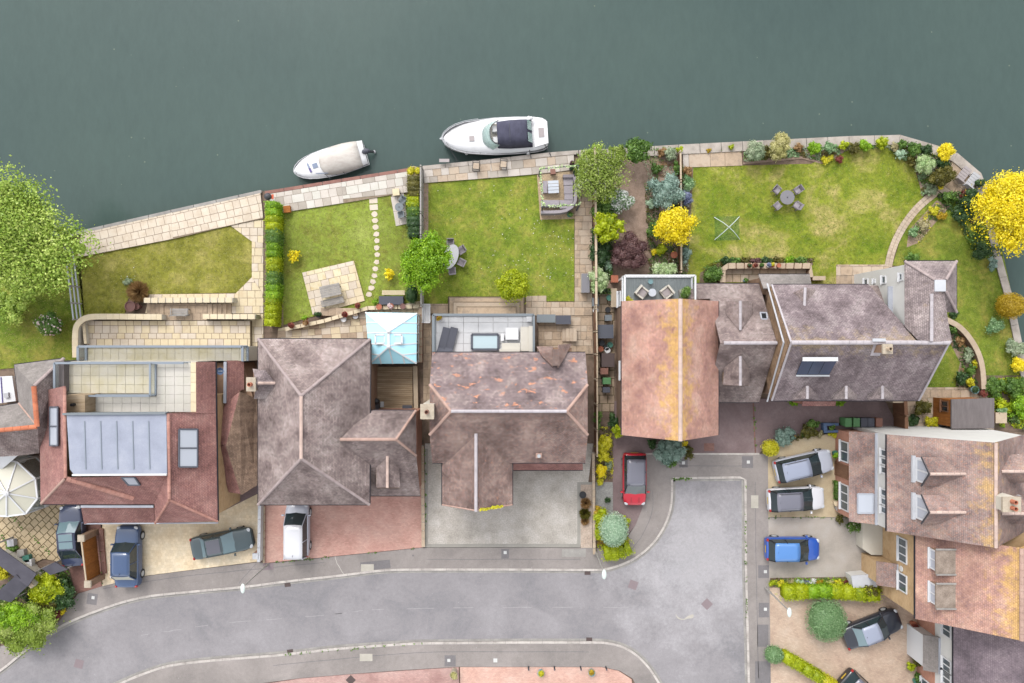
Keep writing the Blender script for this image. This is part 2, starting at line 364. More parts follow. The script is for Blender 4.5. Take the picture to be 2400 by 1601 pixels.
def asphalt(name, cols, big=.1, pale=None):
    n, b = nmat(name); v = pos(n); k = len(cols)-1
    cc = ramp(n, noise(n, v, .28, 8, .62, .5), [(.3+.4*i/k, c) for i, c in enumerate(cols)])
    if pale:
        sp = N(n, 'SeparateXYZ'); n.links.new(v, sp.inputs[0])
        dx = math_(n, 'DIVIDE', math_(n, 'SUBTRACT', sp.outputs[0], 14.0), 7.5); dy = math_(n, 'DIVIDE', math_(n, 'SUBTRACT', sp.outputs[1], -16.5), 7.0)
        d = math_(n, 'SQRT', math_(n, 'ADD', math_(n, 'MULTIPLY', dx, dx), math_(n, 'MULTIPLY', dy, dy)))
        f = math_(n, 'ADD', math_(n, 'SUBTRACT', 1.05, d), math_(n, 'MULTIPLY', math_(n, 'SUBTRACT', noise(n, v, .5, 7, .65), .5), 2.2))
        cc = mix(n, ramp(n, f, [(.0, gray(0)), (.8, gray(.6))]), cc, pale)   # worn, dusty turning area of the cul-de-sac
    cc = mix(n, 1.0, cc, ramp(n, noise(n, v, 22, 4, .85), [(.25, gray(.8)), (.75, gray(1.18))]), 'MULTIPLY')
    cc = mix(n, 1.0, cc, ramp(n, noise(n, v, 4, 8, .8), [(.3, gray(.87)), (.7, gray(1.09))]), 'MULTIPLY')
    vo = N(n, 'TexVoronoi', Scale=1.6); n.links.new(v, vo.inputs['Vector'])
    cc = mix(n, math_(n, 'MULTIPLY', math_(n, 'LESS_THAN', vo.outputs['Distance'], .045), .5), cc, C(212, 208, 208))
    n.links.new(cc, b.inputs['Base Color']); b.inputs['Roughness'].default_value = .9; b.inputs['Specular IOR Level'].default_value = .2
    bp = N(n, 'Bump', Strength=.2, Distance=.01); n.links.new(noise(n, v, 60, 3, .8), bp.inputs['Height']); n.links.new(bp.outputs[0], b.inputs['Normal'])
asphalt('road', [C(148, 146, 150), C(164, 160, 163), C(178, 174, 177)], pale=C(210, 207, 210))
asphalt('pavement', [C(152, 145, 142), C(168, 160, 156), C(184, 175, 171)])
asphalt('seam_pale', [C(182, 178, 180), C(196, 192, 194)])
asphalt('road_patch', [C(160, 157, 160), C(176, 172, 175)])
asphalt('patch_tar', [C(136, 132, 134), C(148, 143, 145)])
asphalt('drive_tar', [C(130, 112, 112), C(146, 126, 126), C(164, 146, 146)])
mat('kerb', [C(186, 178, 172), C(214, 206, 200), C(228, 220, 212)], 1.5, fine=.12, rnd=.08)
mat('concrete', [C(170, 160, 150), C(196, 186, 176), C(208, 198, 190)], 1.0, fine=.14, rnd=.07)
mat('concrete_grey', [C(158, 154, 150), C(190, 186, 180)], 1.2, fine=.14, rnd=.06)
mat('cover_stone', [C(196, 190, 178), C(214, 208, 196)], 2, fine=.08)
mat('white_paint_mark', [C(226, 226, 224), C(240, 240, 238)], 3, fine=.06)
mat('slab_cream', [C(226, 208, 186), C(238, 222, 202), C(242, 228, 210)], 1.6, fine=.06, rnd=.05)
mat('slab_yellow', [C(236, 214, 178), C(246, 228, 194), C(240, 220, 184)], 1.6, fine=.06, rnd=.05)
mat('slab_gold', [C(240, 220, 178), C(250, 236, 202), C(236, 208, 158)], 1.6, fine=.06, rnd=.07)
mat('slab_pale', [C(226, 222, 210), C(236, 230, 222)], 1.2, fine=.05, rnd=.03)
mat('slab_white', [C(226, 226, 228), C(238, 238, 240)], 1.4, fine=.04, rnd=.025)
mat('slab_moss', [C(216, 206, 170), C(230, 222, 200), C(234, 228, 216)], .5, fine=.06, rnd=.03)
mat('slab_mix_a', [C(218, 208, 198), C(228, 218, 208)], 2, fine=.07, rnd=.08)
mat('slab_mix_b', [C(192, 182, 170), C(204, 194, 182)], 2, fine=.07, rnd=.06)
mat('slab_buff', [C(196, 174, 152), C(216, 196, 174), C(206, 190, 170)], 1.8, fine=.1, rnd=.08)
mat('slab_tan', [C(186, 164, 140), C(210, 186, 160), C(174, 156, 138)], 1.5, fine=.12, rnd=.09)
mat('slab_cobble', [C(206, 184, 146), C(222, 200, 164), C(196, 172, 138)], 1.3, fine=.12, rnd=.1)
mat('joint', [C(150, 132, 112), C(176, 158, 136)], 2, fine=.2)
mat('joint_dark', [C(112, 98, 70), C(134, 120, 88)], 2, fine=.25)
mat('coping_cream', [C(240, 222, 188), C(250, 234, 204)], 1.6, fine=.05, rnd=.04)
mat('coping_tan', [C(198, 176, 152), C(216, 196, 172)], 1.6, fine=.1, rnd=.06)
mat('gravel', [C(176, 156, 132), C(210, 186, 152), C(196, 172, 144)], 2, fine=.35, fsc=16, bump=.6)
mat('gravel_grey', [C(150, 150, 146), C(184, 182, 178)], 2, fine=.35, fsc=16, bump=.6)
mat('gravel_shell', [C(200, 178, 160), C(226, 208, 192)], 2, fine=.3, fsc=12, bump=.6)
blocks('block_cream', [C(244, 220, 184), C(254, 234, 202), C(255, 240, 214)], .88, .22, .22, 0)
blocks('block_red', [C(208, 158, 146), C(224, 178, 164), C(230, 190, 176)], .86, .2, .1, 0)
blocks('block_pink', [C(222, 176, 160), C(234, 192, 176), C(240, 206, 190)], .88, .2, .1, 0)
blocks('block_rose', [C(186, 146, 140), C(206, 168, 160), C(214, 180, 172)], .86, .2, .1, 0)
blocks('block_brown', [C(138, 104, 96), C(154, 116, 106), C(166, 128, 118)], .85, .2, .1, 8)
blocks('block_beige', [C(206, 178, 158), C(222, 196, 174), C(230, 208, 188)], .86, .2, .1, 20)
mat('aggregate', [C(184, 177, 168), C(206, 199, 190), C(222, 215, 208)], .8, fine=.24, fsc=11, bump=.4, big=.06)
mat('aggregate_grey', [C(180, 172, 162), C(198, 188, 178), C(206, 198, 190)], .6, fine=.15, fsc=18, bump=.3)
mat('aggregate_edge', [C(168, 164, 156), C(184, 180, 172)], 1, fine=.14, fsc=18)
mat('resin_cream', [C(204, 182, 150), C(224, 204, 170), C(232, 214, 184)], .6, fine=.14, fsc=16)
# roofs
tiles('tile_purple', [C(132, 116, 114), C(178, 160, 156), C(206, 190, 185)], C(119, 100, 100), streak=.12)
tiles('tile_purple_peach', [C(122, 108, 110), C(166, 148, 148), C(194, 176, 172)], C(117, 98, 98), stain=C(246, 172, 136), stain_t=.59, stain_sc=1.05, streak=.08)
tiles('tile_purple_front', [C(130, 110, 106), C(168, 145, 138), C(196, 172, 162)], C(180, 128, 111), stain=C(204, 150, 125), stain_t=.66, stain_sc=.8, streak=.1)
tiles('tile_purple_lichen', [C(124, 110, 113), C(166, 150, 153), C(196, 182, 182)], C(114, 98, 100), lich=C(198, 174, 138), lich_z=6.75, streak=.16)
tiles('tile_red', [C(165, 118, 114), C(185, 136, 130), C(200, 154, 146)], C(216, 156, 141), contrast=.12)
tiles('tile_mossy', [C(142, 118, 104), C(178, 150, 130), C(196, 166, 144)], C(129, 102, 81), streak=.25)
tiles('tile_orange', [C(186, 140, 130), C(220, 170, 152), C(236, 196, 176)], C(173, 142, 145), mort=.72, contrast=.1, lich=C(251, 204, 104), lich_z=5.85)
tiles('tile_orange_b', [C(172, 134, 126), C(208, 162, 146), C(230, 190, 168)], C(154, 130, 136), mort=.72, contrast=.1, lich=C(252, 206, 113), lich_z=7.6)
tiles('tile_grey', [C(148, 142, 138), C(166, 158, 154), C(176, 168, 164)], C(134, 126, 124), contrast=.06, mort=.85)
tiles('tile_purple_pale', [C(146, 132, 134), C(184, 168, 167), C(206, 192, 188)], C(129, 114, 112), lich=C(210, 178, 121), lich_z=7.9, streak=.18)
tiles('tile_dark', [C(125, 113, 121), C(150, 135, 143), C(166, 151, 157)], C(108, 98, 105), mort=.72, contrast=.1)
tiles('tile_brown_mix', [C(140, 122, 120), C(178, 156, 150), C(206, 180, 166)], C(209, 144, 121), mort=.72, contrast=.1, lich=C(244, 200, 119), lich_z=7.9)
tiles('tile_hung', [C(164, 132, 104), C(184, 152, 122), C(196, 166, 136)], C(150, 120, 96), contrast=.2)
mat('ridge_pink', [C(214, 188, 176), C(230, 204, 192)], 3, fine=.1, rnd=.08)
mat('ridge_grey', [C(196, 188, 192), C(216, 208, 212)], 3, fine=.08, rnd=.06)
mat('ridge_red', [C(192, 138, 124), C(210, 160, 146)], 3, fine=.12, rnd=.12)
mat('ridge_orange', [C(206, 120, 88), C(222, 140, 104)], 3, fine=.12, rnd=.1)
mat('ridge_peach', [C(194, 160, 146), C(208, 176, 162)], 3, fine=.12, rnd=.08)
mat('ridge_mauve', [C(176, 158, 156), C(194, 178, 176)], 3, fine=.1, rnd=.07)
mat('lead', [C(158, 164, 182), C(170, 176, 194), C(184, 189, 204)], .7, fine=.08, r=.55, spec=.4, bump=.05)
mat('lead_white', [C(206, 208, 214), C(224, 226, 232)], 1, fine=.05, r=.55)
mat('felt_grey', [C(120, 112, 112), C(138, 130, 130)], 1.5, fine=.1, stretch=(4, .6, 1))
mat('felt_dark', [C(84, 82, 92), C(98, 96, 106)], 1.4, fine=.08)
mat('felt_speckle', [C(142, 126, 114), C(186, 170, 156)], 2, fine=.35, fsc=18)
# walls
mat('render_white', [C(236, 234, 230), C(246, 244, 240)], .8, fine=.02, bump=.05)
mat('render_cream', [C(226, 218, 202), C(238, 230, 216)], .8, fine=.03, bump=.05)
wallbrick('brick_yellow', [C(196, 160, 116), C(216, 182, 138), C(206, 170, 124)])
wallbrick('brick_red', [C(186, 130, 108), C(206, 150, 126), C(192, 138, 116)])
wallbrick('brick_brown', [C(138, 108, 88), C(160, 128, 104), C(148, 116, 94)])
mat('fascia', C(240, 240, 240), fine=.02, bump=0, r=.5)
mat('gutter_dark', C(46, 44, 52), fine=.05, bump=0, r=.5)
mat('gutter_light', [C(190, 194, 206), C(206, 210, 220)], 2, fine=.05, bump=0, r=.5)
mat('timber_brown', [C(128, 92, 70), C(152, 112, 86)], 2, fine=.18, fsc=12, stretch=(1, 1, .2), rnd=.1)
mat('timber_orange', [C(168, 104, 48), C(190, 122, 60)], 3, fine=.15, stretch=(1, 4, 1), rnd=.08)
mat('timber_pale', [C(204, 184, 158), C(222, 202, 176)], 2, fine=.12, rnd=.07)
mat('timber_grey', [C(160, 156, 152), C(188, 182, 176)], 3, fine=.2, rnd=.08)
mat('timber_deck', [C(158, 136, 108), C(188, 164, 134), C(206, 186, 158)], 1.2, fine=.2, stretch=(.4, 6, 1), rnd=.12)
mat('timber_wharf', [C(150, 108, 100), C(172, 128, 116)], 2, fine=.14, rnd=.08)
mat('deck_grey', [C(150, 158, 160), C(164, 172, 174)], 1, fine=.06, stretch=(6, 1, 1))
mat('stone_pillar', [C(190, 176, 156), C(216, 202, 182)], 3, fine=.15)
plain('upvc', C(246, 247, 250), .35, .5); plain('upvc_grey', C(150, 160, 172), .4, .5); plain('alu_dark', C(96, 100, 112), .4, .5)
plain('glass_sky', (.34, .6, .7, 1), .12, .8, alpha=.9); plain('glass_pool', C(206, 228, 236), .08, .8)
plain('glass_dark', (.012, .016, .02, 1), .06, .9); plain('glass_car', (.02, .03, .034, 1), .05, .8); plain('glass_car_light', C(124, 150, 158), .1, .8)
plain('glass_win', (.05, .065, .075, 1), .06, .8); plain('glass_rail', C(206, 226, 226), .05, .8, alpha=.22); plain('glass_blind', C(206, 212, 224), .15, .8)
plain('glass_boat', C(196, 226, 220, 2.2), .1, .8, alpha=.55); plain('poly_cream', C(236, 232, 212), .3, .5); plain('solar', (.03, .045, .08, 1), .1, .9)
# things
for nm, c, r_ in (('white', C(244, 244, 246), .45), ('gel_white', C(248, 248, 250), .25), ('black', (.008, .008, .01, 1), .5), ('dark', (.03, .03, .035, 1), .6), ('charcoal', C(84, 86, 98), .7), ('grey_mid', C(136, 134, 140), .7),
                  ('grey_light', C(196, 196, 200), .6), ('rattan', C(150, 142, 148), .85), ('cushion_grey', C(176, 168, 174), .9), ('slat_white', C(214, 220, 230), .6), ('cream_seat', C(226, 220, 208), .8),
                  ('canvas_cream', C(226, 216, 208), .9), ('canvas_navy', C(84, 84, 102), .9), ('green_bin', C(92, 146, 92), .6), ('brown_bin', C(146, 100, 84), .6), ('blue_tub', C(86, 110, 146), .6), ('terracotta', C(196, 120, 92), .85),
                  ('urn_brown', C(134, 92, 84), .5), ('red_plastic', C(206, 60, 50), .5), ('chrome', C(200, 204, 208), .25), ('teal_pot', C(84, 146, 130), .6), ('aqua_pot', C(150, 190, 196), .5), ('stone_grey', C(176, 172, 166), .85), ('orange_ring', C(226, 96, 50), .5),
                  ('net_green', C(96, 156, 74), .9), ('pole_white', C(222, 234, 228), .5), ('purple', C(96, 84, 150), .6), ('lamp_glass', C(232, 244, 238), .3), ('yellow_plate', C(226, 188, 66), .5), ('tail_red', C(190, 40, 40), .3), ('tyre', (.015, .015, .016, 1), .8), ('lamp_clear', C(220, 224, 230), .15), ('manhole', C(150, 134, 138), .7), ('drain_iron', C(92, 76, 74), .7), ('hatch_tint', C(132, 146, 172), .3), ('hatch_brown', C(178, 168, 168), .4), ('dusty_grey', C(132, 140, 146), .7), ('rope', C(70, 70, 74), .8), ('plinth_stone', C(212, 202, 188), .8)):
    mat(nm, [c, tuple(min(.85, x*1.06) for x in c[:3])+(1,)], 3, r=r_, fine=.04, bump=0, spec=.4)
mat('canvas_cream', [C(214, 204, 196), C(228, 220, 212), C(234, 228, 220)], 1.1, r=.9, fine=.05, fsc=2.4, bump=1.0, stretch=(1, 2.2, 1), rot=.4)
mat('canvas_navy', [C(76, 76, 94), C(92, 92, 112)], 1.4, r=.9, fine=.06, fsc=3, bump=.7, stretch=(2, 1, 1))
def paint(nm, c): plain('paint_'+nm, c, .3, .5, coat=.6)
paint('navy', C(66, 75, 104)); paint('blue', C(66, 92, 134)); paint('sage', C(74, 92, 98)); paint('silver', C(206, 210, 224)); paint('red', C(214, 24, 52)); paint('royal', C(44, 96, 196)); paint('slate', C(48, 52, 64)); paint('white', C(244, 244, 250)); paint('black', (.012, .012, .015, 1)); paint('steel', C(170, 178, 200)); paint('lightblue', C(92, 150, 222)); paint('greyroof', C(128, 128, 142)); paint('rosso', C(176, 20, 40)); paint('softblue', C(160, 184, 206)); paint('canopy', C(104, 104, 116))
# leaves
leafmat('lf_lime', C(128, 148, 10), C(176, 190, 20), C(206, 214, 50)); leafmat('lf_bright', C(92, 130, 14), C(134, 178, 28), C(172, 208, 56)); leafmat('lf_willow', C(124, 156, 50), C(170, 196, 84), C(208, 222, 122))
leafmat('lf_mid', C(64, 96, 34), C(96, 132, 52), C(134, 164, 80)); leafmat('lf_dark', C(40, 66, 34), C(62, 92, 48), C(92, 122, 70)); leafmat('lf_olive', C(70, 70, 24), C(104, 100, 40), C(134, 126, 60))
leafmat('lf_yellow', C(232, 206, 12), C(255, 234, 30), C(255, 244, 90)); leafmat('lf_gold', C(166, 136, 22), C(190, 160, 36), C(210, 182, 66)); leafmat('lf_yellowgreen', C(178, 176, 24), C(218, 210, 40), C(236, 228, 90))
leafmat('lf_bluegreen', C(104, 132, 118), C(146, 172, 158), C(182, 202, 190)); leafmat('lf_sage', C(124, 144, 112), C(160, 176, 140), C(192, 200, 170)); leafmat('lf_pale', C(140, 172, 110), C(190, 212, 150), C(222, 232, 196)); leafmat('lf_mint', C(136, 172, 140), C(184, 212, 180), C(216, 232, 208))
leafmat('lf_cream', C(150, 150, 84), C(196, 190, 124), C(224, 216, 160)); leafmat('lf_purple', C(84, 58, 58), C(116, 82, 82), C(142, 110, 104)); leafmat('lf_red', C(92, 40, 36), C(134, 66, 56), C(160, 90, 74)); leafmat('lf_brown', C(130, 96, 60), C(164, 128, 84), C(190, 158, 110))
leafmat('lf_blossom', C(200, 204, 190), C(236, 236, 232), C(250, 250, 248)); leafmat('lf_pinkflower', C(220, 186, 190), C(236, 210, 210), C(246, 232, 232)); leafmat('lf_lavender', C(96, 104, 140), C(128, 138, 172), C(160, 166, 192)); leafmat('lf_green_b', C(92, 132, 84), C(130, 166, 112), C(172, 198, 152)); leafmat('lf_straw', C(150, 140, 96), C(184, 174, 130), C(208, 200, 160)); leafmat('lf_pear', C(112, 136, 40), C(146, 168, 66), C(178, 190, 110))
mat('bark', [C(96, 84, 70), C(130, 118, 104)], 6, fine=.2, stretch=(1, 1, .3)); mat('bark_grey', [C(150, 146, 140), C(186, 182, 176)], 6, fine=.15)
plain('net_clear', C(120, 186, 110), .9, .1, alpha=.2)
# ------------------------------------------------------------------ builders
_cs = None
def cubesphere(k=3):
    V = []; F = []; idx = {}
    def vid(p):
        p = Vector(p).normalized(); key = tuple(round(x, 4) for x in p)
        if key not in idx: idx[key] = len(V); V.append(p)
        return idx[key]
    for ax in range(3):
        for s_ in (-1, 1):
            for i in range(k):
                for j in range(k):
                    q = []
                    for a, b_ in ((i, j), (i+1, j), (i+1, j+1), (i, j+1)):
                        p = [0, 0, 0]; p[ax] = s_; p[(ax+1) % 3] = s_*(2*a/k-1); p[(ax+2) % 3] = 2*b_/k-1; q.append(vid(p))
                    F.append(q)
    return np.array([tuple(v) for v in V]), np.array(F)
CSV, CSF = cubesphere(3)
def quadmesh(name, V, F, tone, m, par, origin):
    me = bpy.data.meshes.new(name); nv, nf = len(V), len(F)
    me.vertices.add(nv); me.vertices.foreach_set('co', (V-np.array(origin)).astype(np.float32).ravel())
    me.loops.add(nf*4); me.loops.foreach_set('vertex_index', F.astype(np.int32).ravel())
    me.polygons.add(nf); me.polygons.foreach_set('loop_start', np.arange(0, nf*4, 4, dtype=np.int32)); me.polygons.foreach_set('loop_total', np.full(nf, 4, dtype=np.int32))
    me.update(calc_edges=True)
    a = me.attributes.new('tone', 'FLOAT', 'POINT'); a.data.foreach_set('value', tone.astype(np.float32))
    me.materials.append(M[m]); o = bpy.data.objects.new(name, me)
    return place(o, par, Vector(origin))
def leafquads(Pc, Nn, size, rg, rand=.75, narrow=.34):
    n = len(Pc); nn = Nn+rg.normal(0, rand, (n, 3)); nn /= np.linalg.norm(nn, axis=1)[:, None]+1e-6
    t = np.cross(nn, rg.normal(0, 1, (n, 3))); t /= np.linalg.norm(t, axis=1)[:, None]+1e-6
    u = np.cross(nn, t); s_ = size*rg.uniform(.65, 1.3, (n, 1))
    V = np.stack([Pc-t*s_*.55, Pc+u*s_*narrow+nn*s_*.08, Pc+t*s_*.55, Pc-u*s_*narrow+nn*s_*.08], 1).reshape(-1, 3)
    return V
_seed = [100]
def crown(name, par, clumps, leaf, m, dens, rg, base, core=.78, rand=.75, narrow=.34, uponly=True, stray=.08):
    """clumps: (centre, (rx,ry,rz), tone). Leaves spread over every clump's shell round a leafy core"""
    Vs = []; Fs = []; Ts = []; off = 0
    for c, r, tn in clumps:
        c = np.array(c); r = np.array(r, float); a = 4*math.pi*((r[0]*r[1]+r[0]*r[2]+r[1]*r[2])/3)
        n = max(10, int(dens*a/(leaf*leaf*.62)))
        d = rg.normal(0, 1, (n, 3)); d /= np.linalg.norm(d, axis=1)[:, None]
        if uponly: d[:, 2] = np.where(d[:, 2] < -.35, -d[:, 2], d[:, 2])
        sh = rg.uniform(.8, 1.12, (n, 1))*np.where(rg.random((n, 1)) < stray, rg.uniform(1.05, 1.5, (n, 1)), 1); P = c+d*r*sh; ok = P[:, 2] > base+.02; P, d = P[ok], d[ok]; n = len(P)
        V = leafquads(P, d, leaf, rg, rand, narrow); Vs.append(V); Fs.append(np.arange(4*n).reshape(-1, 4)+off); off += 4*n
        Ts.append(np.repeat(np.clip(tn+rg.normal(0, .12, n), 0, 1), 4))
        if core:
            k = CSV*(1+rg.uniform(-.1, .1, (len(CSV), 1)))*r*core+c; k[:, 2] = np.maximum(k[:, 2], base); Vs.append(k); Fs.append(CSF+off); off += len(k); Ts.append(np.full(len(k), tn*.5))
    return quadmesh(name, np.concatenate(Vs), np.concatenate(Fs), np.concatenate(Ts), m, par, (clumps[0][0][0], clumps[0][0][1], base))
def plant(name, label, px, py, rx, ry, h, m, leaf=.12, dens=1.0, shape='lobed', cat='shrub', group=None, rot=0, lobes=None, z0=.03, rv=None, core=.78, trunk=True, bark='bark', extra=None, spread=.62, rand=.75, narrow=.34, stray=.1):
    """one plant: px,py and radii (photo pixels) are those of the crown as seen at its middle height"""
    _seed[0] += 1; rg = np.random.default_rng(_seed[0]); big = h > 2.2
    k = PXS(h*.7); ax, ay = rx*k*(1 if shape == 'round' else 1.13), ry*k*(1 if shape == 'round' else 1.13); rv = rv or (min((ax+ay)/2, h*.5) if not big else min((ax+ay)/2*.8, h*.42)); zc = max(h-rv, z0+rv*.35)
    c = W(px, py, zc); ax *= PXS(zc)/k; ay *= PXS(zc)/k; cr, sr = math.cos(math.radians(rot)), math.sin(math.radians(rot))
    root = T(name, label, cat, (c.x, c.y, z0), group=group); cl = []
    if shape == 'round': cl.append(((c.x, c.y, zc), (ax*.95, ay*.95, rv*.97), .5)); nl = 0
    else:
        nl = lobes or max(5, min(34, int(7+6*(ax*ay))))
        cl.append(((c.x, c.y, zc-rv*.1), (ax*spread, ay*spread, rv*.75), .45))
    for i in range(nl):
        t = 2*math.pi*(i*.618034); f = math.sqrt((i+.5)/nl); e = rg.uniform(.86, 1.06) if stray < .15 else rg.uniform(.6, 1.22); rad = f*.74*e*rg.uniform(.9, 1.1); t += rg.normal(0, .25)
        x, y = ax*rad*math.cos(t), ay*rad*math.sin(t); z = rv*math.sqrt(max(0, 1-(f*.85)**2))*.62*rg.uniform(.7, 1.15)-rv*.12
        q = (rg.uniform(.2, .46) if stray < .15 else rg.uniform(.14, .5))*(1.15 if nl < 8 else 1)*(8/max(8, nl))**.25; s_ = (ax+ay)/2
        cl.append(((c.x+x*cr-y*sr, c.y+x*sr+y*cr, zc+z), (q*s_, q*s_, q*min(s_, rv)*1.0), float(rg.uniform(.05, .95))))
    crown('crown', root, cl, leaf, m, .62*dens, rg, z0+.01, .9 if shape == 'round' else core, rand, narrow, stray=0 if shape == 'round' else stray)
    if trunk:
        g = G(); b_ = Vector((c.x, c.y, z0)); r0 = max(.02, .035*h*(1 if big else .6)); g.cyl(b_, (c.x, c.y, zc), r0, r0*.55, 8)
        for (p, r, _) in (cl[1:9] if core else []): g.cyl((c.x, c.y, z0+(zc-z0)*.45), p, r0*.5, r0*.15, 5)
        if not core:
            for j, (p, r, _) in enumerate(cl[1:]):
                a_ = Vector((c.x, c.y, z0+(zc-z0)*.6)); b_ = Vector(p)+Vector((0, 0, r[2]*.55)); m_ = a_.lerp(b_, .5)+Vector((0, 0, .25)); g.cyl(a_, m_, .045, .03, 5); g.cyl(m_, b_, .03, .012, 5)
                for q_ in range(3): d_ = Vector((rg.normal(), rg.normal(), abs(rg.normal())*.5)).normalized()*r[0]*1.1; g.cyl(b_.lerp(m_, .3*q_), b_.lerp(m_, .3*q_)+d_, .016, .008, 4)
        g.out('trunk' if big else 'stem', bark, root)
    if extra:
        m2, n2, s2 = extra; P = []; Nn = []
        for i in range(n2):
            q, r, _ = cl[rg.integers(0, len(cl))]; d = rg.normal(0, 1, 3); d /= np.linalg.norm(d); d[2] = abs(d[2]); P.append(np.array(q)+d*np.array(r)*1.05); Nn.append(d)
        V = leafquads(np.array(P), np.array(Nn), s2, rg, .4, .5)
        quadmesh('blossom', V, np.arange(len(V)).reshape(-1, 4), np.repeat(rg.uniform(0, 1, len(P)), 4), m2, root, (c.x, c.y, zc))
    return root
def tuft(name, label, px, py, r, h, m, n=260, leaf=.3, cat='plant', group=None, z0=.03, w_=.1):
    """spiky plant: arching strap leaves from one crown"""
    _seed[0] += 1; rg = np.random.default_rng(_seed[0]); c = W(px, py, h*.5); rr = r*PXS(h*.5); V = []
    for i in range(n):
        a = rg.uniform(0, 2*math.pi); f = rg.uniform(.15, 1)**.7; tip = np.array((c.x+math.cos(a)*rr*f, c.y+math.sin(a)*rr*f, z0+h*rg.uniform(.45, 1)*(1.15-f*.6))); b_ = np.array((c.x+math.cos(a)*rr*.15*f, c.y+math.sin(a)*rr*.15*f, z0))
        mid = (tip+b_)/2+np.array((0, 0, h*.18)); u = np.array((-math.sin(a), math.cos(a), .3))*leaf*w_
        V += [b_, mid+u, tip, mid-u]
    root = T(name, label, cat, (c.x, c.y, z0), group=group); V = np.array(V)
    quadmesh('foliage', V, np.arange(len(V)).reshape(-1, 4), np.repeat(rg.uniform(0, 1, n), 4), m, root, (c.x, c.y, z0))
    return root
def hedge(label, pts, wid, h, secs, leaf=.09, z0=.03, group=None, dens=1.0, name='hedge'):
    """clipped hedge along a pixel polyline (at its top); secs: list of leaf materials for equal lengths"""
    _seed[0] += 1; rg = np.random.default_rng(_seed[0]); L = [W(x, y, h) for x, y in pts]; cum = [0]
    for a, b_ in zip(L[:-1], L[1:]): cum.append(cum[-1]+(b_-a).to_2d().length)
    tot = cum[-1]; mid = L[len(L)//2]; root = T(name, label, 'hedge', (L[0].x, L[0].y, z0), group=group)
    def at(s_):
        for i in range(len(L)-1):
            if s_ <= cum[i+1]+1e-6:
                t = (s_-cum[i])/(cum[i+1]-cum[i]); d = (L[i+1]-L[i]).to_2d().normalized(); p = L[i].lerp(L[i+1], t); return np.array((p.x, p.y)), np.array((d.x, d.y))
    for k, m in enumerate(secs):
        s0, s1 = tot*k/len(secs), tot*(k+1)/len(secs); ln = s1-s0; wl = wid*rg.uniform(.92, 1.08); hh = h*rg.uniform(.94, 1.04)
        n = int(dens*ln*(wl+1.6*h)/(leaf*leaf*.55)); P = []; Nn = []
        for i in range(n):
            s_ = rg.uniform(s0, s1)+rg.normal(0, .22); p, d = at(min(max(s_, 0), tot)); q = np.array((-d[1], d[0])); u = rg.uniform(0, wl+1.6*h); j = rg.normal(0, .06)
            if u < wl: o_ = u-wl/2; z = z0+hh+j+.05*math.sin(s_*2.1+k); nn = np.array((0, 0, 1.))
            else:
                sd = 1 if rg.random() < .5 else -1; o_ = sd*(wl/2+j); z = z0+rg.uniform(.02, hh); nn = np.array((q[0]*sd, q[1]*sd, .3))
            P.append((p[0]+q[0]*o_+d[0]*(s_-min(max(s_, 0), tot)), p[1]+q[1]*o_, z)); Nn.append(nn)
        V = leafquads(np.array(P), np.array(Nn), leaf, rg, .95); F = np.arange(len(V)).reshape(-1, 4); tn = np.repeat(rg.uniform(0, 1, len(P)), 4)
        g = G()
        st = max(2, int(ln/.6))
        for i in range(st):
            a, d = at(s0+ln*i/st); b_, d2 = at(s0+ln*(i+1)/st); q = np.array((-d[1], d[0]))*(wl/2-.05)
            g.prism([a+q, a-q, b_-q, b_+q], z0, z0+hh-.06)
        cv = np.array([tuple(v) for v in g.V]); cf = np.array([f for f in g.F if len(f) == 4])
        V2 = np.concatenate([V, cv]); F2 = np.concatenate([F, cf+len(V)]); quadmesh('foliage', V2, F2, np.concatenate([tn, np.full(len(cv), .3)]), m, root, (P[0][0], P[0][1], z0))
    return root
def inpoly(x, y, P):
    r = np.zeros(len(x), bool); n = len(P)
    for i in range(n):
        x0, y0 = P[i]; x1, y1 = P[(i+1) % n]
        c = ((y0 > y) != (y1 > y)); r ^= c & (x < (x1-x0)*(y-y0)/((y1-y0) if abs(y1-y0) > 1e-9 else 1e-9)+x0)
    return r
def lawn(pts, m, blade, z=.05, per=70, seed=1, daisies=0, name='lawn'):
    P = [tuple(p) for p in WP(pts, z)]; o = G().prism(P, 0, z).out(name, m); tag(o, kind='structure'); rg = np.random.default_rng(seed)
    xs, ys = [p[0] for p in P], [p[1] for p in P]; n = int(per*(max(xs)-min(xs))*(max(ys)-min(ys)))
    x = rg.uniform(min(xs)-.08, max(xs)+.08, n); y = rg.uniform(min(ys)-.08, max(ys)+.08, n); k = inpoly(x, y, P); x, y = x[k], y[k]; n = len(x)
    a = rg.uniform(0, 2*math.pi, n); ln = rg.uniform(.04, .09, n); d = np.stack([np.cos(a)*ln, np.sin(a)*ln, rg.uniform(.01, .05, n)], 1); q = np.stack([-np.sin(a), np.cos(a), np.zeros(n)], 1)*.022
    b_ = np.stack([x, y, np.full(n, z)], 1); V = np.stack([b_-q, b_+q, b_+d+q*.3, b_+d-q*.3], 1).reshape(-1, 3)
    g = quadmesh('grass', V, np.arange(4*n).reshape(-1, 4), np.repeat(rg.uniform(0, 1, n), 4), blade, None, (float(P[0][0]), float(P[0][1]), z)); tag(g, kind='stuff')
    return o
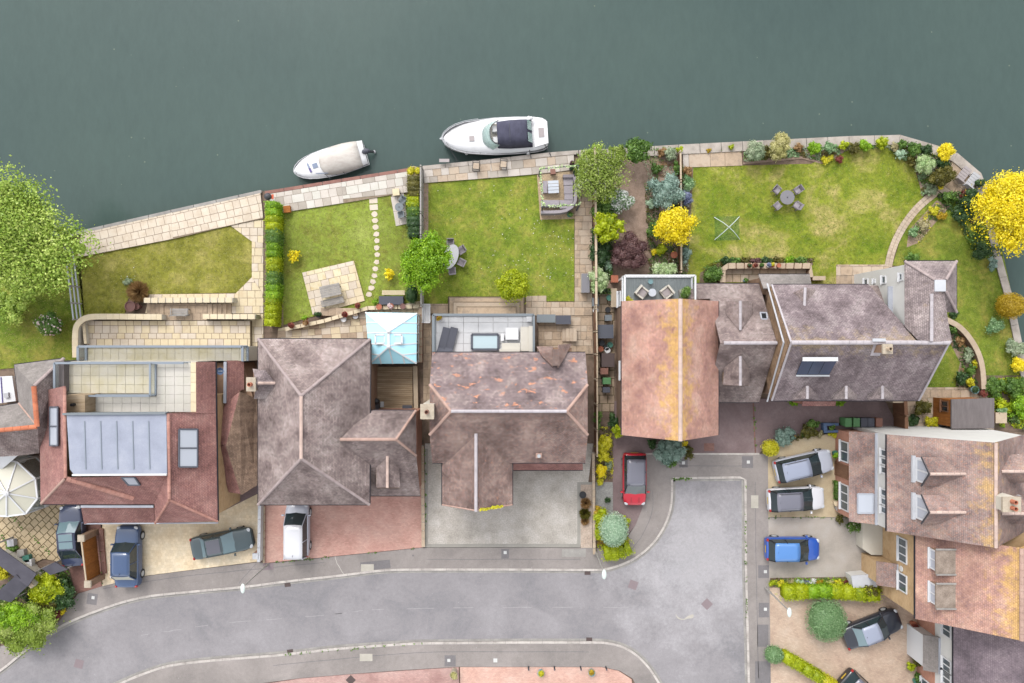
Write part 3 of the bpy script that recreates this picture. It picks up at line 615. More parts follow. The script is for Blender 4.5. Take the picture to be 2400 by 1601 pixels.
# ---- roofs and houses
def roof(par, faces, m, th=.1, name='roof'):
    V = []; F = []; UV = []; idx = {}
    for f in faces:
        P = [W(*p) if not isinstance(p, Vector) else p for p in f]; nr = Vector((0, 0, 0))
        for i in range(len(P)): nr += P[i].cross(P[(i+1) % len(P)])
        if nr.z < 0: P.reverse(); nr = -nr
        nr.normalize(); e = Vector((0, 0, 1)).cross(nr); e = e.normalized() if e.length > .05 else Vector((1, 0, 0)); s_ = nr.cross(e); ids = []
        for p in P:
            key = (round(p.x, 2), round(p.y, 2), round(p.z, 2))
            if key not in idx: idx[key] = len(V); V.append(p)
            ids.append(idx[key])
        F.append(tuple(ids)); UV.append([(p.dot(e), p.dot(s_)) for p in P])
    o = mk(name, V, F, m, par, uv=UV)
    if th: md = o.modifiers.new('thickness', 'SOLIDIFY'); md.thickness = th; md.offset = -1
    return o
_rt = {}
def ridge(par, a, b_, m, ln=.45, r=.11, name='ridge_tile', lift=.02):
    """half-round ridge tiles in a row, each an object of its own"""
    a = W(*a) if not isinstance(a, Vector) else a; b_ = W(*b_) if not isinstance(b_, Vector) else b_
    d = b_-a; L = d.length; n = max(1, round(L/ln)); ln = L/n; d.normalize(); key = (round(ln, 2), r, m)
    if key not in _rt:
        g = G(); k = 6; V = []
        for x, f in ((-ln/2+.008, 1.07), (-ln/2+.05, 1.0), (ln/2-.004, .96)):
            for i in range(k+1): t = math.pi*(i/k); V.append((x, r*f*math.cos(t), r*f*.75*math.sin(t)))
        g.V = [Vector(v) for v in V]; q = k+1
        g.F = [(j*q+i, j*q+i+1, (j+1)*q+i+1, (j+1)*q+i) for j in range(2) for i in range(k)]+[tuple(range(k, -1, -1)), tuple(range(2*q, 3*q)), (0, q, 2*q, 3*q-1, 2*q-1, k)]
        me = bpy.data.meshes.new(name); me.from_pydata(g.V, [], g.F); me.materials.append(M[m]); me.update(); _rt[key] = me
    x = d; y = Vector((0, 0, 1)).cross(x).normalized(); z = x.cross(y); rot = Matrix((x, y, z)).transposed().to_euler()
    for i in range(n):
        o = bpy.data.objects.new(name, _rt[key]); place(o, par, a+d*ln*(i+.5)+Vector((0, 0, lift))); o.rotation_euler = rot
def gutter(par, a, b_, m='gutter_dark', w_=.11, drop=.07):
    a = W(*a) if not isinstance(a, Vector) else a; b_ = W(*b_) if not isinstance(b_, Vector) else b_
    return G().beam(a-Vector((0, 0, drop)), b_-Vector((0, 0, drop)), w_, .09).out('gutter', m, par)
def walls(par, pts, z, ins, m, z0=0, name='wall'):
    return G().prism(inset(WP(pts, z), ins), z0, z-.06).out(name, m, par)
def gable(par, P3, m, th=.22, name='gable_wall'):
    return G().slabpoly([W(*p) if not isinstance(p, Vector) else p for p in P3], th).out(name, m, par)
def window(par, c, nrm, w_, h, panes=2, frame='upvc', glass='glass_win', name='window'):
    """c: centre on the wall face (world), nrm: outward horizontal normal"""
    n_ = Vector(nrm).normalized(); t = Vector((-n_.y, n_.x, 0)); c = Vector(c); f = .07; g = G()
    for s_ in (-1, 1): g.beam(c+t*s_*(w_/2-f/2)-Vector((0, 0, h/2))+n_*.03, c+t*s_*(w_/2-f/2)+Vector((0, 0, h/2))+n_*.03, .08, f)
    for s_ in (-1, 1): g.beam(c+t*(-w_/2+f)+Vector((0, 0, s_*(h/2-f/2)))+n_*.03, c+t*(w_/2-f)+Vector((0, 0, s_*(h/2-f/2)))+n_*.03, .08, f)
    for k in range(1, panes): p = c+t*(-w_/2+w_*k/panes)+n_*.03; g.beam(p-Vector((0, 0, h/2-f)), p+Vector((0, 0, h/2-f)), .07, f*.9)
    o = g.out(name, frame, par)
    for k in range(panes):
        a = -w_/2+w_*k/panes+f*.5; b_ = -w_/2+w_*(k+1)/panes-f*.5
        G().beam(c+t*a+n_*.018, c+t*b_+n_*.018, .02, h-2*f).out('pane', glass, o)
    G().beam(c+t*(-w_/2-.06)+n_*.07-Vector((0, 0, h/2+.03)), c+t*(w_/2+.06)+n_*.07-Vector((0, 0, h/2+.03)), .16, .05).out('sill', frame, o)
    return o
def rooflight(par, quad, m_frame='alu_dark', glass='glass_blind', panes=1, lift=.06, name='roof_window', fw=.09):
    """quad: four pixel/height points lying on the roof slope, in order top-left, top-right, bottom-right, bottom-left"""
    P = [W(*p) for p in quad]; nr = (P[1]-P[0]).cross(P[3]-P[0]).normalized()
    if nr.z < 0: nr = -nr
    P = [p+nr*lift for p in P]; g = G()
    for i in range(4): g.beam(P[i], P[(i+1) % 4], fw, .1)
    for k in range(1, panes): a = P[0].lerp(P[3], k/panes); b_ = P[1].lerp(P[2], k/panes); g.beam(a, b_, fw, .1)
    o = g.out(name, m_frame, par)
    for k in range(panes):
        a, b_ = P[0].lerp(P[3], k/panes), P[1].lerp(P[2], k/panes); c, d = P[1].lerp(P[2], (k+1)/panes), P[0].lerp(P[3], (k+1)/panes)
        g = G(); Q = [a, b_, c, d]
        if (b_-a).cross(d-a).z < 0: Q.reverse()
        g.slabpoly([q+nr*.01 for q in Q], .03).out('pane', glass, o)
    return o
def chimney(par, px, py, z0, z1, w_, d, m='brick_brown', pots=1, potm='terracotta', cap='stone_pillar'):
    c = W(px, py, z1); g = G().box(c.x, c.y, z0, w_, d, z1-z0-.15); o = g.out('chimney', m, par)
    G().box(c.x, c.y, z1-.15, w_+.12, d+.12, .15).out('chimney_cap', cap, o)
    for k in range(pots):
        y = c.y+(k-(pots-1)/2)*.4; pt = G().lathe((c.x, y, z1), [(.14, 0), (.12, .3), (.14, .34), (.1, .34), (.1, .12)], 12).out('chimney_pot', potm, o)
    return o
def fence(label, pts, h, m_panel='timber_brown', m_cap='timber_pale', z0=.03, step=1.83, capw=.07, group=None, name='fence', th=.05, gravel=True, board=None):
    """closed-board fence along pixel ground points: each post, panel and capping rail a part"""
    L = [W(x, y, z0) for x, y in pts]; root = T(name, label, 'fence', L[0], group=group)
    for a, b_ in zip(L[:-1], L[1:]):
        d = b_-a; n = max(1, round(d.length/step))
        for i in range(n+1):
            p = a+d*(i/n)
            if i < n or b_ == L[-1]: G().box(p.x, p.y, z0, .1, .1, h+.06, math.atan2(d.y, d.x)).out('post', m_cap, root)
        for i in range(n):
            p, q = a+d*((i+.06)/n), a+d*((i+.94)/n)
            G().beam(p+Vector((0, 0, h/2)), q+Vector((0, 0, h/2)), th, h-.02).out('panel', m_panel, root)
            G().beam(p+Vector((0, 0, h+.005)), q+Vector((0, 0, h+.005)), capw, .04).out('capping', m_cap, root)
    return root
def copewall(label, pts, wid, h, m_wall, m_cop, z0=0, seg=.6, name='garden_wall', closed=False, group=None):
    """low wall along a pixel polyline (pixels of its top) with coping stones, each stone a part"""
    L = [W(x, y, h).to_2d() for x, y in pts]; root = T(name, label, 'wall', (L[0].x, L[0].y, z0), group=group)
    l, r_ = offset_line(L, wid/2-.03), offset_line(L, -wid/2+.03); g = G()
    for i in range(len(L)-1): g.prism([l[i], l[i+1], r_[i+1], r_[i]], z0, h-.06)
    g.out('wall', m_wall, root); l, r_ = offset_line(L, wid/2), offset_line(L, -wid/2)
    for i in range(len(L)-1):
        n = max(1, round((L[i+1]-L[i]).length/seg))
        for k in range(n):
            a, b_ = k/n+.008, (k+1)/n-.008
            G().prism([l[i].lerp(l[i+1], a), l[i].lerp(l[i+1], b_), r_[i].lerp(r_[i+1], b_), r_[i].lerp(r_[i+1], a)], h-.06, h).out('coping_stone', m_cop, root)
    return root
# ---- vehicles
def car(label, px, py, head, L, Wd, Ht, style, paint_, roofm=None, zc=.75, glass='glass_car', screen=None, rear=None, tail='tail_red', plate=True, rails=False, sunroof=None, name='parked_car', bonnet=None):
    c = W(px, py, zc); root = T(name, label, 'car', (c.x, c.y, .1), math.radians(head), group=None)
    A = {'hatch': (.03, .10, .54, .76, .60), 'estate': (.025, .085, .54, .76, .60), 'saloon': (.17, .29, .56, .72, .62), 'mini': (.04, .10, .58, .76, .62), 'mpv': (.01, .04, .65, .82, .56), 'suv': (.13, .24, .62, .73, .58), 'coupe': (.12, .30, .58, .74, .62)}[style]
    zb = A[4]*Ht; hw = Wd/2; st = [(0, .80, .86), (.015, .9, .94), (.06, .97, 1.0), (.16, 1, 1.02), (.35, 1, 1.02), (.6, 1, 1.02), (A[3], .99, 1.0), (.86, .97, .93), (.94, .91, .86), (.985, .78, .76), (1, .62, .62)]
    V = []; F = []
    for x, wf, zf in st:
        w_ = hw*wf; z = zb*zf; X = -L/2+L*x; z0 = .18+(.1 if x in (0, 1) else 0)
        half = [(0, z0), (w_*.86, z0), (w_*.97, z0+.1), (w_, lerp(z0, z, .5)), (w_*.985, z-.14), (w_*.9, z-.02), (w_*.55, z+.03), (0, z+.045)]
        ring = half+[(-y, q) for y, q in half[-2:0:-1]]; V += [(X, y, q) for y, q in ring]
    n = 14
    for i in range(len(st)-1): F += [(i*n+j, i*n+(j+1) % n, (i+1)*n+(j+1) % n, (i+1)*n+j) for j in range(n)]
    F += [tuple(range(n-1, -1, -1)), tuple((len(st)-1)*n+j for j in range(n))]
    F = [tuple(reversed(f)) for f in F]
    body = mk('body', V, F, 'paint_'+paint_, root, True); md = body.modifiers.new('smooth', 'SUBSURF'); md.levels = md.render_levels = 2
    X = [-L/2+L*a for a in A[:4]]; wb, wr = hw*.9, hw*.77; zg = zb+.0; zt = Ht-.03
    def q4(nm, m, P, par=root):
        g = G(); P = [Vector(p) for p in P]; cen = Vector(((X[0]+X[3])/2, 0, zb)); nr = (P[1]-P[0]).cross(P[2]-P[0])
        if nr.dot(sum(P, Vector())/len(P)-cen) < 0: P.reverse()
        return g.slabpoly(P, .02).out(nm, m, par)
    q4('windscreen', screen or glass, [(X[3], -wb*.92, zg-.02), (X[3]+.1, 0, zg-.01), (X[3], wb*.92, zg-.02), (X[2], wr*.95, zt), (X[2]+.06, 0, zt+.01), (X[2], -wr*.95, zt)])
    q4('rear_window', rear or screen or glass, [(X[0], -wb*.9, zg-.02), (X[0], wb*.9, zg-.02), (X[1], wr*.93, zt), (X[1], -wr*.93, zt)])
    for s_ in (-1, 1):
        mx = lerp(X[1], X[2], .5)
        q4('side_window', glass, [(X[0]+.12, s_*wb, zg-.03), (mx-.04, s_*wb*1.01, zg-.03), (mx-.04, s_*wr, zt-.02), (X[1]+.08, s_*wr, zt-.02)])
        q4('side_window', glass, [(mx+.04, s_*wb*1.01, zg-.03), (X[3]-.1, s_*wb, zg-.03), (X[2]-.04, s_*wr, zt-.02), (mx+.04, s_*wr, zt-.02)])
        for a_, b_, pr in (((X[3]+.02, s_*wb*.96, zg-.03), (X[2], s_*wr*.98, zt), .035), ((X[0]+.03, s_*wb*.95, zg-.03), (X[1], s_*wr*.97, zt), .05), ((mx, s_*wb, zg-.03), (mx, s_*wr, zt), .035)): G().tube([a_, b_], pr*.9).out('pillar', 'black' if style in ('hatch', 'estate', 'mini') else 'paint_'+paint_, root)
        g = G().box(X[3]-.12, s_*(hw+.09), zb-.08, .12, .2, .13, 0, .8); g.out('wing_mirror', 'paint_'+paint_, root)
        for k, xx in enumerate((-.31, .31)):
            r = .31*Ht/1.5 if Ht < 1.55 else .33; p = (xx*L, s_*(hw-.2), r+.005); q = (xx*L, s_*(hw-.005), r+.005)
            w2 = G().cyl(p, q, r, r, 20).out('wheel', 'tyre', root); G().cyl((xx*L, s_*(hw-.03), r+.005), (xx*L, s_*(hw+.004), r+.005), r*.66, r*.6, 14).out('rim', 'chrome', w2)
        G().ell((L/2-.2, s_*hw*.68, zb*.76), (.16, .17, .07), 10, 5).out('headlight', 'lamp_clear', root)
        G().ell((-L/2+.1, s_*hw*.8, zb*.88), (.09, .12, .13), 10, 5).out('tail_light', tail, root)
    g = G(); nx, ny = 6, 5; rm = roofm or 'paint_'+paint_; V = []
    for i in range(nx+1):
        for j in range(ny+1):
            u, v_ = i/nx, j/ny*2-1; x = lerp(X[1], X[2], u)+(.06*(1-v_*v_) if i == nx else (-.03*(1-v_*v_) if i == 0 else 0)); V.append((x, v_*wr*1.0, zt+.055*(1-v_**4)*(1-.55*abs(2*u-1)**3)-.01))
    F = [(i*(ny+1)+j, (i+1)*(ny+1)+j, (i+1)*(ny+1)+j+1, i*(ny+1)+j+1) for i in range(nx) for j in range(ny)]
    rf = mk('roof', V, F, rm, root, True); md = rf.modifiers.new('thickness', 'SOLIDIFY'); md.thickness = .03; md.offset = -1
    if rails:
        for s_ in (-1, 1): G().tube([(X[1]+.15, s_*wr*.88, zt+.05), (X[1]+.3, s_*wr*.88, zt+.09), (X[2]-.3, s_*wr*.88, zt+.09), (X[2]-.12, s_*wr*.88, zt+.05)], .02).out('roof_rail', 'dark', root)
    if sunroof:
        for a, b_ in sunroof[1:]:
            G().box(lerp(X[1], X[2], (a+b_)/2), 0, zt+.03, (X[2]-X[1])*(b_-a), wr*1.45, .03).out('sunroof', sunroof[0], root)
    if bonnet: 
        for s_ in (-1, 1): G().box(L*.36, s_*.28, zb*.965, L*.13, .1, .02).out('bonnet_stripe', bonnet, root)
    if plate: G().box(-L/2-.005, 0, zb*.62, .02, .52, .11).out('number_plate', 'yellow_plate', root)
    G().cyl((lerp(X[1], X[2], .12), 0, zt+.03), (lerp(X[1], X[2], .07), 0, zt+.16), .018, .008, 6).out('aerial', 'black', root)
    G().box(L*.42, 0, .3, L*.16, Wd*.6, .12).out('bumper', 'dark', root)
    return root
# ---- furniture in local frames (x forward)
def chair(label, loc, rz, m='rattan', w_=.58, cushion=None, group=None, name='garden_chair', arms=True, low=False, back=.85):
    r = T(name, label, 'chair', loc, rz, group); sh = .38 if low else .44; 
    G().box(0, 0, sh-.06, w_, w_, .06).out('seat', m, r)
    G().add([Vector(v) for v in [(-w_/2, -w_/2, sh), (-w_/2, w_/2, sh), (-w_/2+.06, w_/2, sh), (-w_/2+.06, -w_/2, sh), (-w_/2-.1, -w_/2, back), (-w_/2-.1, w_/2, back), (-w_/2-.05, w_/2, back), (-w_/2-.05, -w_/2, back)]], [(0, 1, 5, 4), (3, 7, 6, 2), (4, 5, 6, 7), (0, 4, 7, 3), (1, 2, 6, 5), (0, 3, 2, 1)]).out('backrest', m, r)
    for a in (-1, 1):
        for b_ in (-1, 1): G().box(a*(w_/2-.04), b_*(w_/2-.04), 0, .045, .045, sh-.06).out('leg', m, r)
        if arms: G().beam((-w_/2, a*(w_/2-.02), sh+.2), (w_/2-.05, a*(w_/2-.02), sh+.18), .07, .05).beam((w_/2-.07, a*(w_/2-.02), sh), (w_/2-.07, a*(w_/2-.02), sh+.16), .05, .05).out('armrest', m, r)
    if cushion: G().box(.02, 0, sh, w_-.1, w_-.12, .07, 0, .93).out('cushion', cushion, r)
    return r
def roundtable(label, loc, r_, m='grey_mid', h=.72, name='garden_table', hole=True):
    r = T(name, label, 'table', loc, 0); G().lathe((0, 0, h-.04), [(r_*.97, 0), (r_, .015), (r_, .03), (r_*.97, .04)], 32).out('tabletop', m, r)
    if hole: G().lathe((0, 0, h), [(.05, 0), (.05, .012), (.03, .014)], 12).out('parasol_hole', 'dark', r)
    for k in range(4): t = k*math.pi/2+.4; G().cyl((math.cos(t)*r_*.65, math.sin(t)*r_*.65, 0), (math.cos(t)*r_*.5, math.sin(t)*r_*.5, h-.04), .022, .022, 8).out('leg', m, r)
    return r
def pot(label, px, py, r_, h, m, leafm=None, ph=.35, z0=.05, leaf=.07, name='plant_pot', cat='plant pot', group=None, square=False):
    c = W(px, py, z0+h); k = r_*PXS(h); r = T(name, label, cat, (c.x, c.y, z0), group=group)
    if square: G().box(c.x, c.y, z0, 2*k*.9, 2*k*.9, h, .1, 1.1).out('pot', m, r)
    else: G().lathe((c.x, c.y, z0), [(k*.7, 0), (k*.95, h*.9), (k*1.05, h*.92), (k*1.05, h), (k*.9, h), (k*.88, h*.9)], 16).out('pot', m, r)
    if leafm:
        _seed[0] += 1; rg = np.random.default_rng(_seed[0])
        cl = [((c.x+rg.normal(0, k*.3), c.y+rg.normal(0, k*.3), z0+h+ph*.35), (k*.8, k*.8, ph*.5), rg.uniform(0, 1)) for _ in range(3)]
        crown('foliage', r, cl, leaf, leafm, .7, rg, z0+h*.8)
    return r
def bin_(label, px, py, m, w_=.55, d=.62, h=1.05, rz=0, z0=.1, group=None):
    c = W(px, py, z0+h); r = T('wheelie_bin', label, 'bin', (c.x, c.y, z0), rz, group)
    G().box(0, 0, .05, w_*.82, d*.82, h-.12, 0, 1.15).out('body', m, r); G().box(0, .01, h-.07, w_, d, .07, 0, .93).out('lid', m, r)
    G().beam((-w_*.4, d*.5, h-.08), (w_*.4, d*.5, h-.08), .05, .05).out('handle', m, r)
    for s_ in (-1, 1): G().cyl((s_*w_*.42, d*.36, .1), (s_*w_*.32, d*.36, .1), .1, .1, 12).out('wheel', 'tyre', r)
    return r
def lamppost(label, hx, hy, z=5.0):
    p = W(hx, hy, z); r = T('street_lamp', label, 'street lamp', (p.x, p.y, .1))
    G().cyl((p.x, p.y, .1), (p.x, p.y, 1.2), .09, .08, 10).out('base', 'stone_grey', r); G().cyl((p.x, p.y, 1.2), (p.x, p.y, z-.1), .06, .04, 10).out('column', 'stone_grey', r)
    G().ell((p.x, p.y-.1, z), (.16, .34, .1), 12, 6).out('lantern', 'lamp_glass', r)
    return r
def rng_box(name, label, cat, quad, z0, z1, m, lid=None, group=None):
    P = WP(quad, z1); c = sum(P, Vector((0, 0)))/len(P); r = T(name, label, cat, (c.x, c.y, z0), group=group)
    G().prism(inset(P, .03), z0, z1-.08).out('body', m, r); G().prism(P, z1-.08, z1).out('lid', lid or m, r)
    return r

def cover(pts, mats, h=.3, leaf=.11, per=130, z0=.06, seed=1):
    per = per*2.4; leaf *= 1.12
    """low leafy ground cover over a bed: nobody could count it"""
    P = [tuple(p) for p in WP(pts, z0)]; rg = np.random.default_rng(seed); xs, ys = [p[0] for p in P], [p[1] for p in P]; n = int(per*(max(xs)-min(xs))*(max(ys)-min(ys)))
    x = rg.uniform(min(xs), max(xs), n); y = rg.uniform(min(ys), max(ys), n); k = inpoly(x, y, P); x, y = x[k], y[k]; f = np.sin(x*2.3+1)*np.cos(y*2.9)+np.sin(x*5.1+y*3.7+seed)*.6; i = (np.floor((np.sin(x*1.3+y*1.9+seed)+np.cos(x*.9-y*1.1))*1.4)%len(mats)).astype(int)
    for j, m in enumerate(mats):
        s_ = (i == j) & (f > -.75); nn = int(s_.sum())
        if nn < 4: continue
        Q = np.stack([x[s_], y[s_], z0+rg.uniform(.02, 1, nn)*h*np.clip(f[s_]+.5, .2, 1.3)], 1); V = leafquads(Q, np.tile((0, 0, 1.), (nn, 1)), leaf, rg, .6)
        tag(quadmesh('ground_cover', V, np.arange(4*nn).reshape(-1, 4), np.repeat(rg.uniform(0, 1, nn), 4), m, None, (float(Q[0][0]), float(Q[0][1]), z0)), kind='stuff')
# ------------------------------------------------------------------ land, river, roads
BANK = [(-9000, 1400), (-900, 760), (-200, 640), (60, 572), (190, 541), (400, 492), (612, 446), (620, 449), (975, 392), (990, 390), (1290, 358), (1420, 350), (1590, 340), (1990, 320), (2110, 317), (2200, 343), (2245, 360), (2300, 407), (2314, 445), (2322, 500), (2345, 595), (2374, 700), (2398, 820), (2425, 960), (2600, 1500), (9000, 9000), (-9000, 9000)]
tag(G().prism(WP(BANK, 0), -2.5, 0).out('ground', 'soil'), kind='structure')
g = G().add([(-400, -400, -.7), (400, -400, -.7), (400, 400, -.7), (-400, 400, -.7)], [(0, 1, 2, 3)]).out('river_water', 'water'); tag(g, kind='structure')
g = G().add([(-400, -400, -2.4), (400, -400, -2.4), (400, 400, -2.4), (-400, 400, -2.4)], [(0, 1, 2, 3)]).out('river_bed', 'soil'); tag(g, kind='structure')
KN = spline([(-300, 1760), (-120, 1655), (0, 1575), (60, 1527), (140, 1472), (230, 1433), (330, 1403), (450, 1389), (570, 1378), (680, 1364), (790, 1352), (900, 1339), (1000, 1337)], 4)+[Vector((1200, 1337))]+spline([(1380, 1338), (1415, 1337), (1450, 1328), (1490, 1310), (1526, 1281), (1552, 1247), (1570, 1207), (1577, 1165), (1577, 1123)], 4)
KE = [Vector((1745, 1121)), Vector((1746, 1320)), Vector((1750, 1470)), Vector((1754, 1640))]
KS = spline([(120, 1690), (200, 1640), (280, 1601), (340, 1576), (400, 1558), (500, 1546), (650, 1534), (800, 1518), (980, 1506)], 4)+[Vector((1200, 1504))]+spline([(1380, 1504), (1420, 1505), (1455, 1513), (1485, 1528), (1512, 1552), (1535, 1582), (1555, 1620), (1562, 1660)], 4)
def tup(L): return [tuple(p) for p in L]
road = G().prism(WP(tup(KN)+tup(KE)+[(1760, 2400), (1566, 2400)]+tup(KS[::-1])+[(-300, 2000), (-600, 2000)], .02), -.05, .02).out('road', 'road'); tag(road, kind='structure')
NB = [(-300, 1640), (-100, 1545), (0, 1515), (100, 1490), (140, 1455), (168, 1412), (182, 1392), (240, 1374), (330, 1352), (470, 1334), (605, 1318), (628, 1321), (850, 1298), (990, 1284), (1300, 1284), (1392, 1284), (1420, 1290), (1462, 1272), (1490, 1230), (1506, 1190), (1513, 1140), (1514, 1064), (1570, 1064)]
pvn = G().prism(WP(tup(KN)+NB[::-1], .1), 0, .1).out('pavement', 'pavement'); tag(pvn, kind='structure')
pve = G().prism(WP([(1577, 1123), (1570, 1064), (1800, 1064), (1802, 1240), (1807, 1640), (1754, 1640), (1750, 1470), (1746, 1320), (1745, 1121)], .1), 0, .1).out('pavement', 'pavement'); tag(pve, kind='structure')
SB = [(100, 1900), (500, 1680), (580, 1606), (700, 1590), (820, 1580), (940, 1571), (1075, 1563), (1410, 1563), (1452, 1572), (1482, 1590), (1496, 1615), (1500, 1680)]
pvs = G().prism(WP(tup(KS)+SB[::-1], .1), 0, .1).out('pavement', 'pavement'); tag(pvs, kind='structure')
def kerbline(L, side, par):
    P = [W(p[0], p[1], .1).to_2d() for p in L]; cum = [0]
    for a, b_ in zip(P[:-1], P[1:]): cum.append(cum[-1]+(b_-a).length)
    n = max(1, round(cum[-1]/.92))
    def at(s_):
        i = max(0, min(len(P)-2, next((k for k in range(len(P)-1) if s_ <= cum[k+1]), len(P)-2))); t = (s_-cum[i])/max(1e-6, cum[i+1]-cum[i]); d = (P[i+1]-P[i]).normalized()
        return P[i].lerp(P[i+1], t), Vector((-d.y, d.x))*side
    for k in range(n):
        a, na = at(cum[-1]*(k+.012)/n); b_, nb = at(cum[-1]*(k+.988)/n); m_, nm = at(cum[-1]*(k+.5)/n)
        if not (-40 < L[0][0]) and m_.x < -40: continue
        if m_.y < -29 or abs(m_.x) > 41: continue
        G().prism([a-na*.02, m_-nm*.02, b_-nb*.02, b_+nb*.15, m_+nm*.15, a+na*.15], 0, .115).out('kerbstone', 'kerb', par)
        G().prism([a-na*.2, m_-nm*.2, b_-nb*.2, b_-nb*.03, m_-nm*.03, a-na*.03], 0, .03).out('gutter_stone', 'concrete_grey', par)
kerbline(KN, 1, pvn); kerbline([KN[-1], KE[0]]+KE[1:], 1, pve); kerbline(KS, -1, pvs)
# covers, patches and marks set flush in the tarmac
def flush(name, label, cat, pts, z, m, par=None, h=.006):
    o = G().prism(WP(pts, z+h), z, z+h).out(name, m, par)
    return tag(o, label, cat) if par is None else o
def rot(cx, cy, w_, h, a=0):
    c, s_ = math.cos(math.radians(a)), math.sin(math.radians(a)); return [(cx+x*c-y*s_, cy+x*s_+y*c) for x, y in ((-w_/2, -h/2), (w_/2, -h/2), (w_/2, h/2), (-w_/2, h/2))]
for q, par in ((rot(216, 1404, 24, 26, 8), pvn), (rot(968, 1302, 4, 4), pvn), (rot(1184, 1298, 18, 22), pvn), (rot(880, 1325, 70, 20, -6), pvn), (rot(1602, 1086, 20, 20), pve), (rot(1752, 1083, 26, 28), pve), (rot(1790, 1340, 26, 30), pve), (rot(1790, 1430, 24, 34), pve), (rot(1788, 1490, 26, 52), pve), (rot(1788, 1580, 36, 60), pve), (rot(1055, 1549, 26, 26), pvs)):
    flush('tarmac_patch', '', '', q, .1, 'patch_tar', par, .004)
flush('tarmac_patch', '', '', rot(1345, 1296, 56, 18), .1, 'concrete_grey', pvn, .004)
for q, par, m in ((rot(861, 1331, 30, 17), pvn, 'cover_stone'), (rot(858, 1541, 30, 17), pvs, 'cover_stone'), (rot(1769, 1176, 17, 30), pve, 'cover_stone')): flush('utility_cover', '', '', q, .1, m, par, .008)
for q, par in ((rot(218, 1401, 7, 7, 8), pvn), (rot(1184, 1295, 7, 7), pvn), (rot(1602, 1085, 7, 7), pve), (rot(1754, 1083, 7, 7), pve), (rot(1794, 1340, 7, 7), pve), (rot(1794, 1428, 7, 7), pve), (rot(1052, 1548, 7, 7), pvs), (rot(1161, 1548, 9, 9), pvs)): flush('tap_cover', '', '', q, .104, 'white_paint_mark', par, .01)
for x, y, a in ((185, 1556, 15), (1484, 1371, 20), (1657, 1416, 45)): flush('manhole_cover', '', '', rot(x, y, 20, 20, a), .02, 'manhole', road, .006)
for x, y, a in ((674, 1371, 8), (1377, 1343, 0), (680, 1527, 8), (1381, 1499, 0)): flush('drain_grating', '', '', rot(x, y, 14, 9, -a), .02, 'drain_iron', road, .02)
flush('utility_cover', '', '', rot(629, 1328, 24, 16, -4), .1, 'manhole', pvn, .008)
pc = spline([(1583, 1438), (1590, 1447), (1602, 1451), (1612, 1444), (1625, 1440), (1624, 1448), (1612, 1450), (1600, 1453), (1588, 1449), (1583, 1438)], 3)
flush('crack_filler', '', '', tup(pc)[:-1], .02, 'cover_stone', road, .006)
def seam(L, w_, m, par, z=.02):
    L = [Vector(p) for p in L]; l, r_ = offset_line(L, w_/2), offset_line(L, -w_/2); g = G()
    for i in range(len(L)-1): g.prism(WP([tuple(l[i]), tuple(l[i+1]), tuple(r_[i+1]), tuple(r_[i])], z+.004), z, z+.004)
    return g.out('tarmac_seam', m, par)
jit = lambda L, a: [(x+R.uniform(-a, a), y+R.uniform(-a, a)) for x, y in L]
cl_ = jit(tup(spline([(330, 1490), (520, 1462), (760, 1442), (900, 1428), (1200, 1424), (1500, 1424)], 14)), .9)
for i in range(0, len(cl_)-3, 5): seam(cl_[i:i+3+i % 2], 1.2, 'seam_pale', road)
seam(cl_[30:34], 1.0, 'seam_pale', road); seam(jit(tup(spline([(785, 1303), (790, 1320), (806, 1347)], 5)), .6), 1.4, 'kerb', pvn, .1); seam(jit(tup(spline([(600, 1322), (578, 1345), (560, 1368)], 5)), .6), 1.2, 'patch_tar', pvn, .1)
for L in ([(240, 1380), (420, 1352), (600, 1334), (760, 1318)], [(1000, 1311), (1180, 1311), (1360, 1311)], [(1590, 1092), (1740, 1092)], [(640, 1560), (900, 1535), (1060, 1528), (1380, 1528)], [(1770, 1130), (1772, 1300), (1778, 1590)], [(1530, 1150), (1528, 1200), (1505, 1255), (1470, 1300)]): seam(jit(tup(spline(L, 8)), .5), 1.3, 'patch_tar', pvn if L[0][1] < 1400 and L[0][0] < 1580 else (pve if L[0][0] > 1580 else pvs), .1)
# ------------------------------------------------------------------ driveways
def drive(name, pts, m, z=.11): return tag(G().prism(WP(pts, z), 0, z).out(name, m), kind='structure')
drive('path', [(500, 1100), (604, 1100), (605, 1156), (508, 1206)], 'drive_tar', .105)  # dark tar-coloured sheet standing in for the side wall's shadow on the ground
drive('driveway', [(240, 1374), (236, 1215), (505, 1207), (605, 1157), (607, 1316), (470, 1333), (330, 1351)], 'block_cream')
drive('driveway', [(178, 1392), (160, 1320), (190, 1230), (240, 1230), (236, 1300), (239, 1374), (200, 1386)], 'block_brown')
d2 = drive('driveway', [(620, 1320), (618, 1150), (990, 1120), (990, 1283), (850, 1297)], 'block_red')
d3 = drive('driveway', [(996, 1283), (996, 1040), (1390, 1040), (1360, 1283)], 'aggregate', .105)
for q in ([(997, 1283), (997, 1052), (1003, 1052), (1003, 1275), (1353, 1275), (1353, 1130), (1388, 1130), (1388, 1137), (1361, 1137), (1360, 1283)],): G().prism(WP(q, .113), .1, .113).out('border_band', 'aggregate_edge', d3)
drive('driveway', [(1436, 1020), (1440, 940), (2070, 930), (2110, 1010), (1960, 1014), (1800, 1040), (1780, 1063), (1514, 1063), (1513, 1140), (1506, 1190), (1490, 1230), (1468, 1258), (1437, 1210)], 'drive_tar')
drive('driveway', [(1801, 1212), (1800, 1070), (1830, 1035), (1900, 1015), (1965, 1008), (1985, 1020), (1990, 1212)], 'resin_cream')
drive('driveway', [(1803, 1376), (1801, 1213), (1990, 1213), (2080, 1240), (2090, 1376)], 'aggregate_grey', .108)
